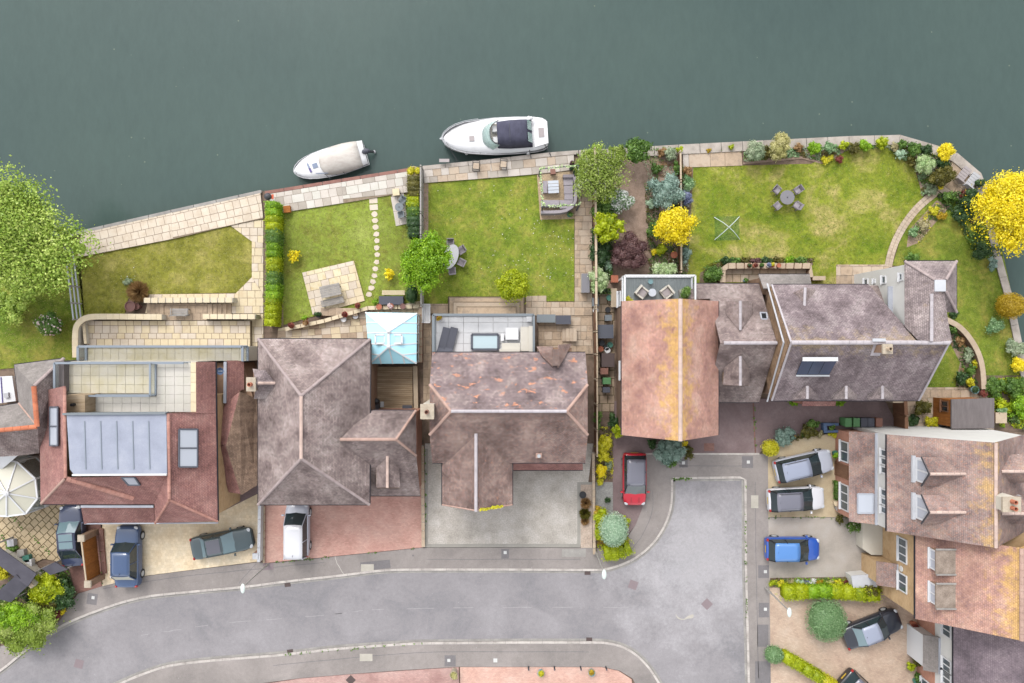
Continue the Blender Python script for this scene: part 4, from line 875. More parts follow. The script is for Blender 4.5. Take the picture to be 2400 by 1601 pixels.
drive('driveway', [(1807, 1640), (1804, 1377), (2090, 1377), (2200, 1400), (2200, 1680)], 'block_beige', .109)
drive('driveway', [(1080, 1700), (1078, 1564), (1410, 1564), (1450, 1573), (1480, 1592), (1496, 1700)], 'block_pink')
drive('driveway', [(560, 1700), (600, 1607), (700, 1591), (820, 1581), (1075, 1564), (1079, 1700)], 'block_rose', .108)
flush('kerb_strip', '', '', [(1513, 1062), (1780, 1062), (1780, 1066), (1513, 1066)], .1, 'kerb', pve, .02)
flush('driveway_cover', '', '', rot(1662, 1048, 24, 18), .11, 'block_brown', pve, .006)
flush('driveway_edge', '', '', [(1764, 945), (1767, 945), (1772, 1062), (1769, 1062)], .11, 'block_brown', pve, .006)
flush('metal_cover', '', '', rot(822, 1594, 17, 17, 45), .108, 'drain_iron', pvs, .008)
# slabbed drive of the far-left house
patio([[(-40, 1150), (150, 1150), (160, 1320), (100, 1310)], [(-40, 1150), (100, 1310), (60, 1330), (-40, 1262)]], .1, 'joint_dark', m='slab_cobble', ang=45, lens=(.42, .56, .5), rows=(.5, .42), gap=.05, seed=3, wob=.01, name='driveway')
# ------------------------------------------------------------------ lawns
lawn([(-400, 560), (60, 575), (175, 560), (188, 600), (198, 745), (176, 850), (-400, 900)], 'lawn_e', 'blade_a', seed=1)
lawn([(180, 604), (540, 530), (590, 566), (590, 650), (553, 686), (345, 690), (300, 700), (290, 745), (196, 748)], 'lawn_a', 'blade_a', seed=2)
lawn([(650, 500), (945, 452), (962, 470), (985, 470), (985, 712), (900, 715), (740, 740), (652, 765)], 'lawn_b', 'blade_a', seed=3)
lawn([(992, 430), (1258, 408), (1268, 512), (1346, 512), (1346, 706), (1230, 706), (1230, 695), (1050, 695), (1050, 712), (992, 712)], 'lawn_c', 'blade_c', seed=4)
lawn([(1600, 385), (1740, 388), (1900, 384), (1995, 345), (2080, 340), (2140, 385), (2165, 465), (2120, 520), (2090, 620), (1960, 625), (1960, 670), (1600, 665)], 'lawn_d', 'blade_c', seed=5)
lawn([(2092, 622), (2120, 530), (2190, 462), (2250, 470), (2330, 500), (2352, 600), (2378, 720), (2396, 830), (2416, 950), (2416, 1000), (2330, 1000), (2300, 940), (2150, 935), (2150, 700), (2120, 625)], 'lawn_e', 'blade_c', seed=6)
# ------------------------------------------------------------------ river edge and quays
def river_edge(label, pts, w_, m, z1=.16, z0=-1.6, seg=1.6, name='river_wall', inner=None):
    L = [W(x, y, z1).to_2d() for x, y in pts]; root = T(name, label, 'wall', (L[0].x, L[0].y, z0)); a, b_ = L, offset_line(L, -w_); g = G()
    for i in range(len(L)-1):
        g.prism([a[i]+(b_[i]-a[i])*.02, a[i+1]+(b_[i+1]-a[i+1])*.02, a[i+1].lerp(b_[i+1], .6), a[i].lerp(b_[i], .6)], z0, z1-.08)
        n = max(1, round((L[i+1]-L[i]).length/seg))
        for k in range(n):
            s0, s1 = k/n+.004, (k+1)/n-.004; G().prism([a[i].lerp(a[i+1], s0), a[i].lerp(a[i+1], s1), b_[i].lerp(b_[i+1], s1), b_[i].lerp(b_[i+1], s0)], z1-.08, z1).out('coping_slab', m, root)
    g.out('wall', 'concrete_grey', root); return root
river_edge('grey stone river wall below the long cream paved terrace', [(150, 551), (190, 540), (400, 492), (612, 445)], .22, 'concrete_grey', .2)
river_edge('brown timber edged river wall where the small covered boat is moored', [(620, 448), (800, 419), (975, 391)], .24, 'timber_wharf', .18)
river_edge('concrete river wall beside the big white cabin cruiser', [(990, 389), (1150, 373), (1290, 357), (1355, 352)], .3, 'concrete', .2)
river_edge('wide weathered concrete river wall along the planted border', [(1357, 352), (1420, 349), (1590, 339), (1790, 329), (1990, 319), (2110, 316), (2200, 342), (2245, 359), (2300, 406), (2314, 444), (2322, 500)], .72, 'concrete', .17)
river_edge('narrow concrete river wall along the side lawn', [(2324, 505), (2346, 595), (2375, 700), (2399, 820), (2426, 960)], .55, 'concrete', .17)
patio([[(190, 546), (400, 498), (405, 560), (182, 603)], [(400, 498), (610, 452), (617, 512), (540, 528), (405, 560)]], .19, 'joint', m='slab_cream', ang=13.0, lens=(.56, .62, .66), rows=(.6, .56, .62), gap=.025, seed=4)
patio([[(540, 529), (617, 513), (617, 570), (590, 566)], [(590, 566), (617, 570), (617, 690), (590, 650)], [(590, 650), (617, 690), (617, 735), (553, 735), (553, 687)], [(350, 690), (553, 688), (553, 735), (340, 735)], [(570, 736), (617, 736), (617, 820), (585, 820)]], .1, 'joint', m=['slab_cream', 'slab_yellow'], ang=0, lens=(.58, .62), rows=(.56, .6), gap=.025, seed=5)
patio([[(622, 456), (800, 427), (805, 476), (655, 499)], [(800, 427), (978, 398), (984, 448), (945, 452), (805, 476)]], .17, 'joint', m=['slab_mix_a', 'slab_mix_a', 'slab_mix_b', 'slab_pale'], ang=9.2, lens=(.62, .92, .62), rows=(.6, .62, .6), gap=.02, seed=6)
patio([[(992, 398), (1150, 382), (1150, 417), (995, 429)], [(1150, 382), (1290, 366), (1345, 362), (1345, 398), (1260, 408), (1150, 417)]], .17, 'joint', m=['slab_buff', 'slab_mix_a', 'slab_mix_b'], ang=5.8, lens=(.6, .9, .75), rows=(.55, .62), gap=.025, seed=7)
patio([[(1347, 400), (1388, 398), (1388, 740), (1347, 740)], [(1232, 694), (1281, 693), (1281, 740), (1232, 740)], [(1281, 708), (1347, 708), (1347, 740), (1281, 740)], [(1262, 741), (1388, 741), (1390, 830), (1262, 830)]], .1, 'joint', m=['slab_tan', 'slab_buff'], ang=0, lens=(.62, .9, .45), rows=(.62, .45), gap=.025, seed=8)
patio([[(1260, 402), (1347, 398), (1347, 512), (1268, 514)]], .08, 'gravel', m='slab_buff', ang=3, lens=(30,), rows=(.22, 40), seed=1, name='gravel_bed') if False else tag(G().prism(WP([(1258, 404), (1348, 398), (1348, 513), (1266, 515)], .08), 0, .08).out('gravel_bed', 'gravel'), kind='structure')
patio([[(1600, 358), (1738, 353), (1740, 388), (1602, 393)]], .1, 'joint', m=['slab_buff', 'slab_mix_a', 'slab_tan'], ang=1.8, lens=(1.4, 1.1, 1.6), rows=(1.2,), gap=.03, seed=9)
patio([[(708, 639), (829, 611), (855, 705), (733, 738)]], .16, 'joint', m=['slab_gold', 'slab_gold', 'slab_yellow', 'slab_cream'], ang=13.2, lens=(.6, .6, .86), rows=(.58, .6), gap=.02, seed=10)
patio([[(915, 458), (946, 452), (956, 524), (928, 530)]], .1, 'joint', m='slab_mix_a', ang=4, lens=(1.0,), rows=(1.1,), seed=11)
patio([[(650, 792), (652, 770), (985, 705), (985, 800), (860, 800)]], .12, 'joint', m=['slab_tan', 'slab_yellow', 'slab_cream'], ang=4, lens=(.5, .7), rows=(.5,), gap=.02, seed=12)
patio([[(994, 712), (1050, 712), (1050, 735), (994, 735)], [(992, 740), (1012, 740), (1010, 960), (992, 960)]], .1, 'joint', m='slab_tan', ang=0, lens=(.6,), rows=(.6,), seed=13)
patio([[(1394, 690), (1440, 690), (1440, 965), (1396, 965)]], .06, 'joint_dark', m=['slab_tan'], ang=0, lens=(.6,), rows=(.62,), gap=.05, seed=14) 
patio([[(1698, 630), (1892, 630), (1892, 662), (1698, 662)]], .08, 'joint_dark', m=['slab_tan', 'slab_buff'], ang=0, lens=(.6, .9), rows=(.6,), gap=.03, seed=15)
patio([[(1960, 620), (2085, 620), (2080, 690), (1960, 690)]], .08, 'joint', m=['slab_tan', 'slab_buff'], ang=0, lens=(.7, .9), rows=(.7,), gap=.02, seed=16)
patio([[(2108, 908), (2280, 908), (2330, 940), (2330, 1030), (2108, 1030)]], .08, 'joint', m=['slab_tan', 'slab_buff'], ang=0, lens=(.7, .9), rows=(.62,), gap=.03, seed=17)
patio([[(2236, 365), (2300, 412), (2316, 462), (2240, 470), (2195, 445), (2222, 395)]], .1, 'joint', m=['slab_tan', 'slab_buff'], ang=-38, lens=(.7, .9), rows=(.62,), gap=.02, seed=18)
# winding path of small slabs
cp = spline([(2082, 625), (2090, 590), (2104, 555), (2126, 518), (2156, 482), (2198, 447)], 5); a_ = offset_line(cp, 9); b_ = offset_line(cp, -9)
pth = G()
for i in range(len(cp)-1): pth.prism(WP([tuple(a_[i]), tuple(a_[i+1]), tuple(b_[i+1]), tuple(b_[i])], .08), 0, .07)
pth = tag(pth.out('path', 'joint'), kind='structure')
for i in range(len(cp)-1):
    for k in range(2):
        l0, l1 = a_[i].lerp(b_[i], k/2+.02), a_[i].lerp(b_[i], (k+1)/2-.02); r0, r1 = a_[i+1].lerp(b_[i+1], k/2+.02), a_[i+1].lerp(b_[i+1], (k+1)/2-.02)
        G().prism(WP([tuple(l0.lerp(r0, .03)), tuple(l0.lerp(r0, .97)), tuple(l1.lerp(r1, .97)), tuple(l1.lerp(r1, .03))], .09), .03, .09).out('paving_slab', 'slab_buff', pth)
# stepping stones over the lawn
stp = T('stepping_stones', 'curved row of cream stepping stones across the lawn', 'path', W(880, 580, .05))
del stp['category'], stp['label']; stp['kind'] = 'structure'
for i, (x, y) in enumerate([(875, 470), (876, 486), (878, 502), (879, 517), (880, 533), (882, 549), (883, 564), (883, 581), (884, 597), (883, 614), (880, 630), (877, 646), (874, 660), (870, 675), (865, 690)]):
    r_ = 7.5 if i > 1 else 9; k = R.choice((5, 6, 8)); t0 = R.random()*6
    pts = [(x+r_*(1+R.uniform(-.2, .15))*math.cos(t0+2*math.pi*j/k), y+r_*.88*(1+R.uniform(-.15, .15))*math.sin(t0+2*math.pi*j/k)) for j in range(k)] if i > 1 else rot(x, y, 19, 13, -4)
    G().prism(WP(pts, .08), 0, .08).out('stepping_stone', 'slab_cream', stp)
# soil of the planted garden and beds
for q, m, z in (([(1397, 360), (1594, 352), (1596, 650), (1398, 690)], 'garden_soil', .03), ([(1600, 394), (1625, 394), (1612, 640), (1598, 660)], 'soil', .055), ([(1740, 352), (1990, 338), (2100, 335), (2180, 360), (2230, 372), (2222, 395), (2190, 440), (2160, 460), (2150, 400), (2080, 345), (1990, 350), (1930, 385), (1880, 372), (1742, 385)], 'garden_soil', .056),
                ([(2130, 540), (2195, 470), (2230, 480), (2150, 570), (2125, 580)], 'garden_soil', .056), ([(2222, 770), (2260, 800), (2290, 850), (2298, 920), (2240, 905), (2250, 850), (2225, 800)], 'garden_soil', .056), ([(1396, 1000), (1436, 1000), (1437, 1130), (1396, 1130)], 'soil', .06), ([(1396, 1130), (1437, 1130), (1437, 1210), (1396, 1200)], 'gravel_grey', .07), ([(1396, 1200), (1438, 1210), (1470, 1258), (1480, 1290), (1420, 1300), (1396, 1290)], 'soil', .06),
                ([(1361, 1136), (1388, 1136), (1388, 1284), (1361, 1284)], 'gravel_shell', .12), ([(1690, 606), (1905, 606), (1905, 622), (1690, 622)], 'soil', .057), ([(1640, 640), (1695, 610), (1695, 665), (1640, 665)], 'soil', .057), ([(-60, 1262), (60, 1330), (160, 1320), (178, 1390), (140, 1455), (100, 1490), (0, 1514), (-60, 1530)], 'soil', .09), ([(1805, 1355), (2010, 1352), (2010, 1372), (1805, 1376)], 'soil', .13), ([(2290, 880), (2420, 880), (2440, 1010), (2335, 1010)], 'soil', .056), ([(620, 446), (652, 470), (655, 780), (610, 780)], 'soil', .04), ([(652, 500), (664, 500), (664, 765), (652, 765)], 'garden_soil', .056), ([(992, 430), (1004, 430), (1004, 560), (992, 560)], 'garden_soil', .056), ([(950, 395), (990, 395), (990, 715), (952, 715)], 'soil', .045)):
    tag(G().prism(WP(q, z), -.02, z).out('flower_bed', m), kind='structure')
# ------------------------------------------------------------------ houses
def house(label, px, py, name='house'): return T(name, label, 'house', W(px, py, 0))
def railing(par, pts, zf, h=1.0, m='upvc_grey', glass='glass_rail', posts=True, name='glass_balustrade', t=.09):
    """glass balustrade round a terrace: top rail, panes; pts are pixels at the floor height zf"""
    P = [W(x, y, zf) for x, y in pts]; g = G(); up = Vector((0, 0, h))
    for a, b_ in zip(P[:-1], P[1:]): g.beam(a+up, b_+up, t, .06); g.beam(a+Vector((0, 0, .05)), b_+Vector((0, 0, .05)), t, .1)
    for p in P: g.beam(p, p+up, .05, .05)
    o = g.out(name, m, par)
    for a, b_ in zip(P[:-1], P[1:]):
        n = max(1, round((b_-a).length/1.5))
        for k in range(n): G().beam(a.lerp(b_, (k+.02)/n)+up*.53, a.lerp(b_, (k+.98)/n)+up*.53, .015, h*.82).out('glass_pane', glass, o)
    return o
def dormer(par, rf, walls_, m, ridge_=None, rm='ridge_grey', wm='tile_hung', cheeks=True):
    """small gabled roof let into a slope: rf faces, walls_ polygons"""
    o = G()
    for w_ in walls_: o.slabpoly([W(*p) for p in w_], .1)
    d = o.out('dormer', wm, par); roof(d, rf, m, .08)
    if ridge_: ridge(d, ridge_[0], ridge_[1], rm, .4, .1)
    return d
# ---- H2: hipped purple house with the conservatory
h = house('purple hipped roof house with glazed conservatory and timber deck', 735, 990)
e, t = 4.8, 7.75
A, B, Cc, D, r1, r2 = (605, 794, e), (868, 795, e), (866, 1183, e), (605, 1183, e), (706, 928, t), (706, 1075, t)
walls(h, [A[:2], B[:2], Cc[:2], D[:2]], e, .35, 'brick_brown')
rf = roof(h, [[A, B, r1], [B, Cc, r2, r1], [Cc, D, r2], [D, A, r1, r2]], 'tile_purple')
ridge(rf, r1, r2, 'ridge_pink'); ridge(rf, A, r1, 'ridge_mauve', r=.1); ridge(rf, B, r1, 'ridge_mauve', r=.1); ridge(rf, Cc, r2, 'ridge_mauve', r=.1); ridge(rf, D, r2, 'ridge_mauve', r=.1)
for a, b_ in ((A, B), (B, Cc), (Cc, D), (D, A)): gutter(h, a, b_)
wing = [(862, 962, 4.6), (975, 962, 4.6), (928, 1030, 6.4), (797, 1030, 6.4), (866, 1162, 2.6), (985, 1162, 2.6), (976, 1068, 4.5)]
n1, n2, n3, n4, n5, n6, n7 = wing
rf = roof(h, [[n1, n2, n3, n4], [n2, n7, n3], [n4, n3, n7, n6, n5]], 'tile_purple', name='wing_roof')
ridge(rf, n4, n3, 'ridge_peach'); ridge(rf, n2, n3, 'ridge_peach', r=.09); ridge(rf, n7, n3, 'ridge_peach', r=.09)
G().prism([W(840, 962, 4.6).to_2d()+Vector((0, -.25)), Vector((-6.75, W(0, 962, 4.6).y-.25)), Vector((-6.75, W(0, 1162, 2.6).y+.3)), Vector((-9.6, W(0, 1162, 2.6).y+.3))], 0, 2.75).out('wing_wall', 'brick_red', h)
gx = -6.78; ya, yr, yb = W(0, 962, 4.6).y-.2, W(0, 1030, 6.4).y, W(0, 1162, 2.6).y+.3
G().add([(gx, ya, 2.75), (gx, yb, 2.75), (gx, W(0, 1068, 4.5).y, 4.4), (gx, ya, 4.5), (gx-.3, ya, 2.75), (gx-.3, yb, 2.75), (gx-.3, W(0, 1068, 4.5).y, 4.4), (gx-.3, ya, 4.5)], [(0, 3, 2, 1), (4, 5, 6, 7), (0, 4, 7, 3), (0, 1, 5, 4), (1, 2, 6, 5), (2, 3, 7, 6)]).out('side_wall', 'brick_red', h)
gutter(h, n1, n2); gutter(h, n5, n6)
dormer(h, [[(882, 1082, 4.6), (908, 1066, 5.25), (908, 1143, 5.25), (882, 1143, 4.55)], [(908, 1066, 5.25), (935, 1082, 4.6), (938, 1143, 4.55), (908, 1143, 5.25)]], [[(884, 1141, 4.5), (936, 1141, 4.5), (936, 1138, 3.4), (884, 1138, 3.4)], [(885, 1085, 4.5), (885, 1140, 4.5), (885, 1140, 3.2), (885, 1100, 3.4)]], 'tile_purple', ((908, 1068, 5.27), (908, 1143, 5.27)), 'ridge_pink', 'tile_hung')
# outside chimney with tiled saddle on its west side
ch = chimney(h, 588, 901, 0, 6.6, .5, .8, 'brick_brown'); 
roof(ch, [[(592, 864, 5.6), (622, 868, 5.9), (646, 898, 6.0), (600, 898, 6.6)], [(600, 898, 6.6), (646, 898, 6.0), (622, 935, 5.4), (595, 935, 5.3)]], 'tile_purple_pale', name='saddle_roof'); ridge(ch, (604, 898, 6.64), (645, 898, 6.06), 'ridge_pink', .4, .1)
G().prism(WP([(594, 868), (612, 868), (612, 932), (596, 932)], 5.3), 0, 5.35).out('chimney_breast', 'brick_brown', ch)
# conservatory
cq = [(857, 732), (977, 734), (976, 852), (866, 853)]; ze, zt = 2.4, 3.3
c = T('conservatory', 'white framed conservatory with pale blue glass roof beside the deck', 'conservatory', W(915, 790, 0))
ci = inset(WP(cq, ze), .08); g = G()
for i in range(4):
    a, b_ = ci[i], ci[(i+1) % 4]; n = 5
    for k in range(n): p = a.lerp(b_, k/n); g.box(p.x, p.y, .1, .09, .09, ze-.1)
    g.beam((a.x, a.y, .1), (b_.x, b_.y, .1), .1, .2); g.beam((a.x, a.y, ze), (b_.x, b_.y, ze), .14, .12); g.beam((a.x, a.y, .8), (b_.x, b_.y, .8), .07, .07)
fr = g.out('frame', 'upvc', c)
for i in range(4):
    a, b_ = ci[i], ci[(i+1) % 4]
    for k in range(5): p, q = a.lerp(b_, (k+.06)/5), a.lerp(b_, (k+.94)/5); G().beam((p.x, p.y, 1.4), (q.x, q.y, 1.4), .02, 1.9).out('pane', 'glass_rail', fr)
tag(G().prism(WP(cq, .14), 0, .14).out('conservatory_floor', 'slab_cream'), kind='structure')
rN, rS = (911, 777, zt), (911, 813, zt); q3 = [(x, y, ze+.06) for x, y in cq]; rfr = G().beam(W(*rN), W(*rS), .16, .12)
bars = []
def roofpane(P):
    P = [W(*p) if not isinstance(p, Vector) else p for p in P]; nr = (P[1]-P[0]).cross(P[2]-P[0])
    if nr.z < 0: P.reverse()
    G().slabpoly(P, .025).out('roof_pane', 'glass_sky', c)
def vl(a, b_, t): return tuple(lerp(a[i], b_[i], t) for i in range(3))
NW, NE, SE, SW = q3
for a, b_, r_ in ((NW, NE, rN), (SE, SW, rS)):          # end hips: four panes each
    for k in range(4):
        p, q = vl(a, b_, k/4), vl(a, b_, (k+1)/4)
        def top(t): return vl(a, r_, t*2) if t <= .5 else vl(b_, r_, (1-t)*2)
        roofpane([p, q, top((k+1)/4), top(k/4)] if 0 < k < 3 else ([p, q, top((k+1)/4)] if k == 0 else [p, q, top(k/4)]))
        if k: rfr.beam(W(*p), W(*top(k/4)), .085, .06)
    for p in (a, b_): rfr.beam(W(*p), W(*r_), .1, .08)
for a, b_, s0, s1 in ((NE, SE, rN, rS), (SW, NW, rS, rN)):
    n = 5
    def tp(t):
        if t < .38: return vl(a, s0, t/.38)
        if t > .62: return vl(b_, s1, (1-t)/.38)
        return vl(s0, s1, (t-.38)/.24)
    for k in range(n):
        p, q = vl(a, b_, k/n), vl(a, b_, (k+1)/n); u, v_ = tp(k/n), tp((k+1)/n)
        roofpane([p, q, v_] if k == 0 else ([p, q, u] if k == n-1 else ([p, q, v_, s0, u] if k == 1 else ([p, q, v_, u] if k != 3 else [p, q, v_, s1, u]))))
        if k: rfr.beam(W(*p), W(*u), .085, .06)
rfr.out('roof_frame', 'upvc', c)
for x in (891, 931):
    P = [W(*p) for p in ((x-11, 785, 3.1), (x+11, 785, 3.1), (x+11, 805, 3.1), (x-11, 805, 3.1))]; g = G()
    for i in range(4): g.beam(P[i], P[(i+1) % 4], .12, .1)
    v_ = g.out('roof_vent', 'upvc', c); G().slabpoly([P[3], P[2], P[1], P[0]], .02).out('pane', 'glass_sky', v_)
for y_ in (777, 813): G().lathe(W(911, y_, 3.3), [(.14, 0), (.14, .1), (.05, .16)], 10).out('ridge_cap', 'upvc', c)
# deck
dk = T('timber_deck', 'brown boarded timber deck beside the conservatory', 'deck', W(920, 908, 0))
for k in range(22):
    y = 860+k*4.65; G().prism(WP([(868, y), (967, y), (967, y+4.1), (868, y+4.1)], .45), .36, .45).out('board', 'timber_deck', dk)
G().prism(WP([(868, 862), (967, 862), (967, 960), (868, 960)], .3), .1, .34).out('subframe', 'timber_brown', dk)
for q in ([(968, 858), (978, 858), (980, 962), (970, 962)],): G().prism(WP(q, .5), .1, .5).out('edge_beam', 'timber_pale', dk)
b = T('barbecue', 'black covered barbecue on the timber deck', 'barbecue', W(878, 940, .45)); c0 = W(880, 942, 1.2)
G().ell((c0.x, c0.y, 1.05), (.3, .26, .28), 14, 8).out('hood', 'black', b); G().box(c0.x-.05, c0.y-.35, .45, .55, .4, .75).out('cart', 'dark', b); G().box(c0.x+.45, c0.y-.2, 1.0, .25, .4, .04).out('side_shelf', 'chrome', b)
for s_ in (-1, 1): G().cyl((c0.x-.2, c0.y+s_*.2, .5), (c0.x-.16, c0.y+s_*.2, .5), .09, .09, 10).out('wheel', 'tyre', b)
rng_box('storage_box', 'dark flat box standing at the house end of the timber deck', 'box', rect(943, 950, 965, 960), .45, .75, 'charcoal')
# ---- H3: purple roof with peach patches and front gable
h = house('purple brown roof house with peach lichen patches and a roof terrace', 1195, 960); e, t, hh = 4.8, 7.4, 6.25
nw, ne, se, sw = (1013, 826, e), (1372, 826, e), (1375, 1085, e), (1012, 1085, e)
xl, xr = W(*nw).x, W(*ne).x
def pz(x, py, z): return Vector((x, W(0, py, z).y, z))
yN, yS, yR = W(*nw).y, W(*se).y, W(0, 964, t).y
def onN(z): return lerp(yN, yR, (z-e)/(t-e))
def onS(z): return lerp(yS, yR, (z-e)/(t-e))
lh0, lh1 = Vector((xl, onN(hh), hh)), Vector((xl, onS(hh), hh)); rh0, rh1 = Vector((xr, onN(hh), hh)), Vector((xr, onS(hh), hh))
RL, RR = Vector((W(1057, 964, t).x, yR, t)), Vector((W(1328, 964, t).x, yR, t))
rf = roof(h, [[Vector((xl, yN, e)), Vector((xr, yN, e)), rh0, RR, RL, lh0]], 'tile_purple_peach'); r2_ = roof(h, [[Vector((xl, yS, e)), Vector((xr, yS, e)), rh1, RR, RL, lh1], [lh0, lh1, RL], [rh0, rh1, RR]], 'tile_purple_front', name='front_roof')
ridge(rf, RL, RR, 'ridge_grey')
for a, b_ in ((lh0, RL), (lh1, RL), (rh0, RR), (rh1, RR)): ridge(r2_, a, b_, 'ridge_peach', r=.1)
P = [(xl+.3, yN-.3), (xr-.3, yN-.3), (xr-.3, yS+.3), (xl+.3, yS+.3)]
G().prism(P, 0, e-.06).out('wall', 'brick_brown', h)
for x in (xl+.3, xr-.5):
    G().prism([(yN-.4, e-.06), (yS+.4, e-.06), (onS(hh)+.1, hh-.1), (onN(hh)-.1, hh-.1)], 0, .2); g = G(); pr = [(yN-.35, e-.06), (onN(hh)-.05, hh-.12), (onS(hh)+.05, hh-.12), (yS+.35, e-.06)]
    g.add([(x, y, z) for y, z in pr]+[(x+.2, y, z) for y, z in pr], [(0, 1, 2, 3), (7, 6, 5, 4)]+[(i, 4+i, 4+(i+1) % 4, (i+1) % 4) for i in range(4)]).out('gable_wall', 'tile_hung', h)
gutter(h, Vector((xl, yS, e)), W(1036, 1085, e)); gutter(h, W(1202, 1085, e), Vector((xr, yS, e))); gutter(h, Vector((xl, yN, e)), Vector((xr, yN, e)))
fe, ft = 4.6, 6.25; fl, fr_ = W(1036, 1085, fe).x, W(1201, 1085, fe).x; fm = (fl+fr_)/2; fy = W(0, 1185, fe).y; yb = lerp(yS, yR, (ft-e)/(t-e))+.1
q = lambda x, y, z: Vector((x, y, z))
rf = roof(h, [[q(fl, fy, fe), q(fm, fy, ft), q(fm, yb, ft), q(fl, yS+.1, fe)], [q(fm, fy, ft), q(fr_, fy, fe), q(fr_, yS+.1, fe), q(fm, yb, ft)]], 'tile_purple_front', name='wing_roof')
ridge(rf, q(fm, yb, ft), q(fm, fy, ft), 'ridge_grey'); ridge(rf, q(fl, fy+.06, fe), q(fm, fy+.06, ft), 'ridge_peach', .3, .05); ridge(rf, q(fr_, fy+.06, fe), q(fm, fy+.06, ft), 'ridge_peach', .3, .05)
G().prism([(fl+.25, yS), (fr_-.25, yS), (fr_-.25, fy+.25), (fl+.25, fy+.25)], 0, fe-.06).out('wing_wall', 'brick_brown', h)
G().add([(fl+.25, fy+.25, fe-.06), (fr_-.25, fy+.25, fe-.06), (fm, fy+.25, ft-.12), (fl+.25, fy+.45, fe-.06), (fr_-.25, fy+.45, fe-.06), (fm, fy+.45, ft-.12)], [(0, 1, 2), (5, 4, 3), (0, 3, 4, 1), (1, 4, 5, 2), (2, 5, 3, 0)]).out('gable_wall', 'brick_brown', h)
gutter(h, q(fl, yS, fe), q(fl, fy, fe)); gutter(h, q(fr_, yS, fe), q(fr_, fy, fe))
moss = np.random.default_rng(9); MP = [(q(lerp(fm, fr_, t_*.85), fy+.03+abs(moss.normal(0, .05)), lerp(ft, fe, t_*.85)+.06)) for t_ in moss.uniform(.12, .85, 70)]; V_ = leafquads(np.array([tuple(p) for p in MP]), np.tile((0, 0, 1.), (70, 1)), .17, moss, .5, .5); tag(quadmesh('moss', V_, np.arange(280).reshape(-1, 4), np.repeat(moss.uniform(0, 1, 70), 4), 'lf_yellowgreen', h, tuple(MP[0])), kind='stuff')
roof(h, [[(1203, 1086, 3.0), (1366, 1086, 3.0), (1366, 1102, 2.5), (1203, 1102, 2.5)]], 'tile_red', name='porch_roof'); gutter(h, (1203, 1102, 2.5), (1366, 1102, 2.5))
G().prism(WP([(1206, 1080), (1362, 1080), (1362, 1097), (1206, 1097)], 2.4), 0, 2.4).out('porch_wall', 'brick_brown', h)
chimney(h, 1001, 965, 0, 7.6, .75, .85, 'render_cream', 1, 'brown_bin')
c0 = W(1263, 1068, 5.4); g = G().box(c0.x, c0.y, 4.9, .42, .35, .5).out('roof_vent', 'ridge_peach', h); G().cyl((c0.x, c0.y, 5.35), (c0.x, c0.y, 5.6), .12, .12, 12).out('flue', 'chrome', g)
ch = chimney(h, 1303, 838, 3.0, 6.3, .34, .95, 'brick_brown', 0, 'terracotta', 'tile_purple_front')
roof(ch, [[(1258, 812, 4.6), (1296, 812, 4.6), (1296, 860, 5.6), (1270, 834, 5.2)], [(1310, 808, 5.6), (1340, 806, 4.6), (1322, 840, 5.4), (1309, 862, 5.9)]], 'tile_purple_front', name='saddle_roof')
G().prism(WP([(1260, 815), (1340, 815), (1340, 835), (1260, 835)], 4.5), 0, 4.5).out('rear_wall', 'brick_brown', h)
# roof terrace of H3
zt = 2.9; ter = [(1017, 738), (1252, 738), (1252, 830), (1017, 830)]
tr = T('roof_terrace', 'white tiled roof terrace with dark frame and glass balustrade', 'terrace', W(1135, 780, 0))
G().prism(WP(ter, zt), 0, zt-.03).out('extension', 'render_white', tr)
pave(tr, [ter], zt+.02, 'slab_white', 0, (1.05,), (.75,), .02, .05, 21, 'terrace_tile', stagger=False)
railing(tr, [(1019, 828), (1019, 739), (1250, 739), (1250, 828)], zt, 1.0, 'dusty_grey', t=.16)
rooflight(tr, [(1106, 784, zt+.12), (1168, 784, zt+.12), (1168, 819, zt+.12), (1106, 819, zt+.12)], 'alu_dark', 'glass_pool', 1, .04, 'skylight', .16)
# ---- H4+H5: long house with the orange wing
h = house('long house with orange tiled wing and purple main roof with solar panels', 1800, 820)
e, t = 4.4, 7.3; a0, a1, b0, b1, c0, c1 = (1457, 706, e), (1457, 1018, e), (1684, 707, e), (1685, 1021, e), (1592, 703, t), (1597, 1037, t)
x0, x1 = W(*a0).x, W(*b0).x; xm = (x0+x1)/2; y0, y1 = W(*a0).y, W(*a1).y-.05
rf = roof(h, [[q(x0, y0, e), q(xm, y0, t), q(xm, y1, t), q(x0, y1, e)], [q(xm, y0, t), q(x1, y0, e), q(x1, y1, e), q(xm, y1, t)]], 'tile_orange', name='wing_roof')
ridge(rf, q(xm, y0, t), q(xm, y1, t), 'ridge_pink', .45, .14)
G().prism([(x0+.3, y0-.2), (x1-.3, y0-.2), (x1-.3, y1+.2), (x0+.3, y1+.2)], 0, e-.06).out('wing_wall', 'brick_brown', h)
for y in (y0-.2, y1+.4): G().add([(x0+.35, y, e-.06), (x1-.35, y, e-.06), (xm, y, t-.15), (x0+.35, y-.2, e-.06), (x1-.35, y-.2, e-.06), (xm, y-.2, t-.15)], [(0, 2, 1), (3, 4, 5), (0, 1, 4, 3), (1, 2, 5, 4), (2, 0, 3, 5)]).out('gable_wall', 'brick_brown', h)
gutter(h, q(x0, y0, e), q(x0, y1, e)); gutter(h, q(x1, y0, e), q(x1, y1, e))
window(h, q(x0+.29, W(0, 870, 3).y, 2.6), (-1, 0, 0), 1.3, .9, 2); window(h, q(x0+.29, W(0, 700, 2).y, 1.7), (-1, 0, 0), 1.1, 1.2, 1)
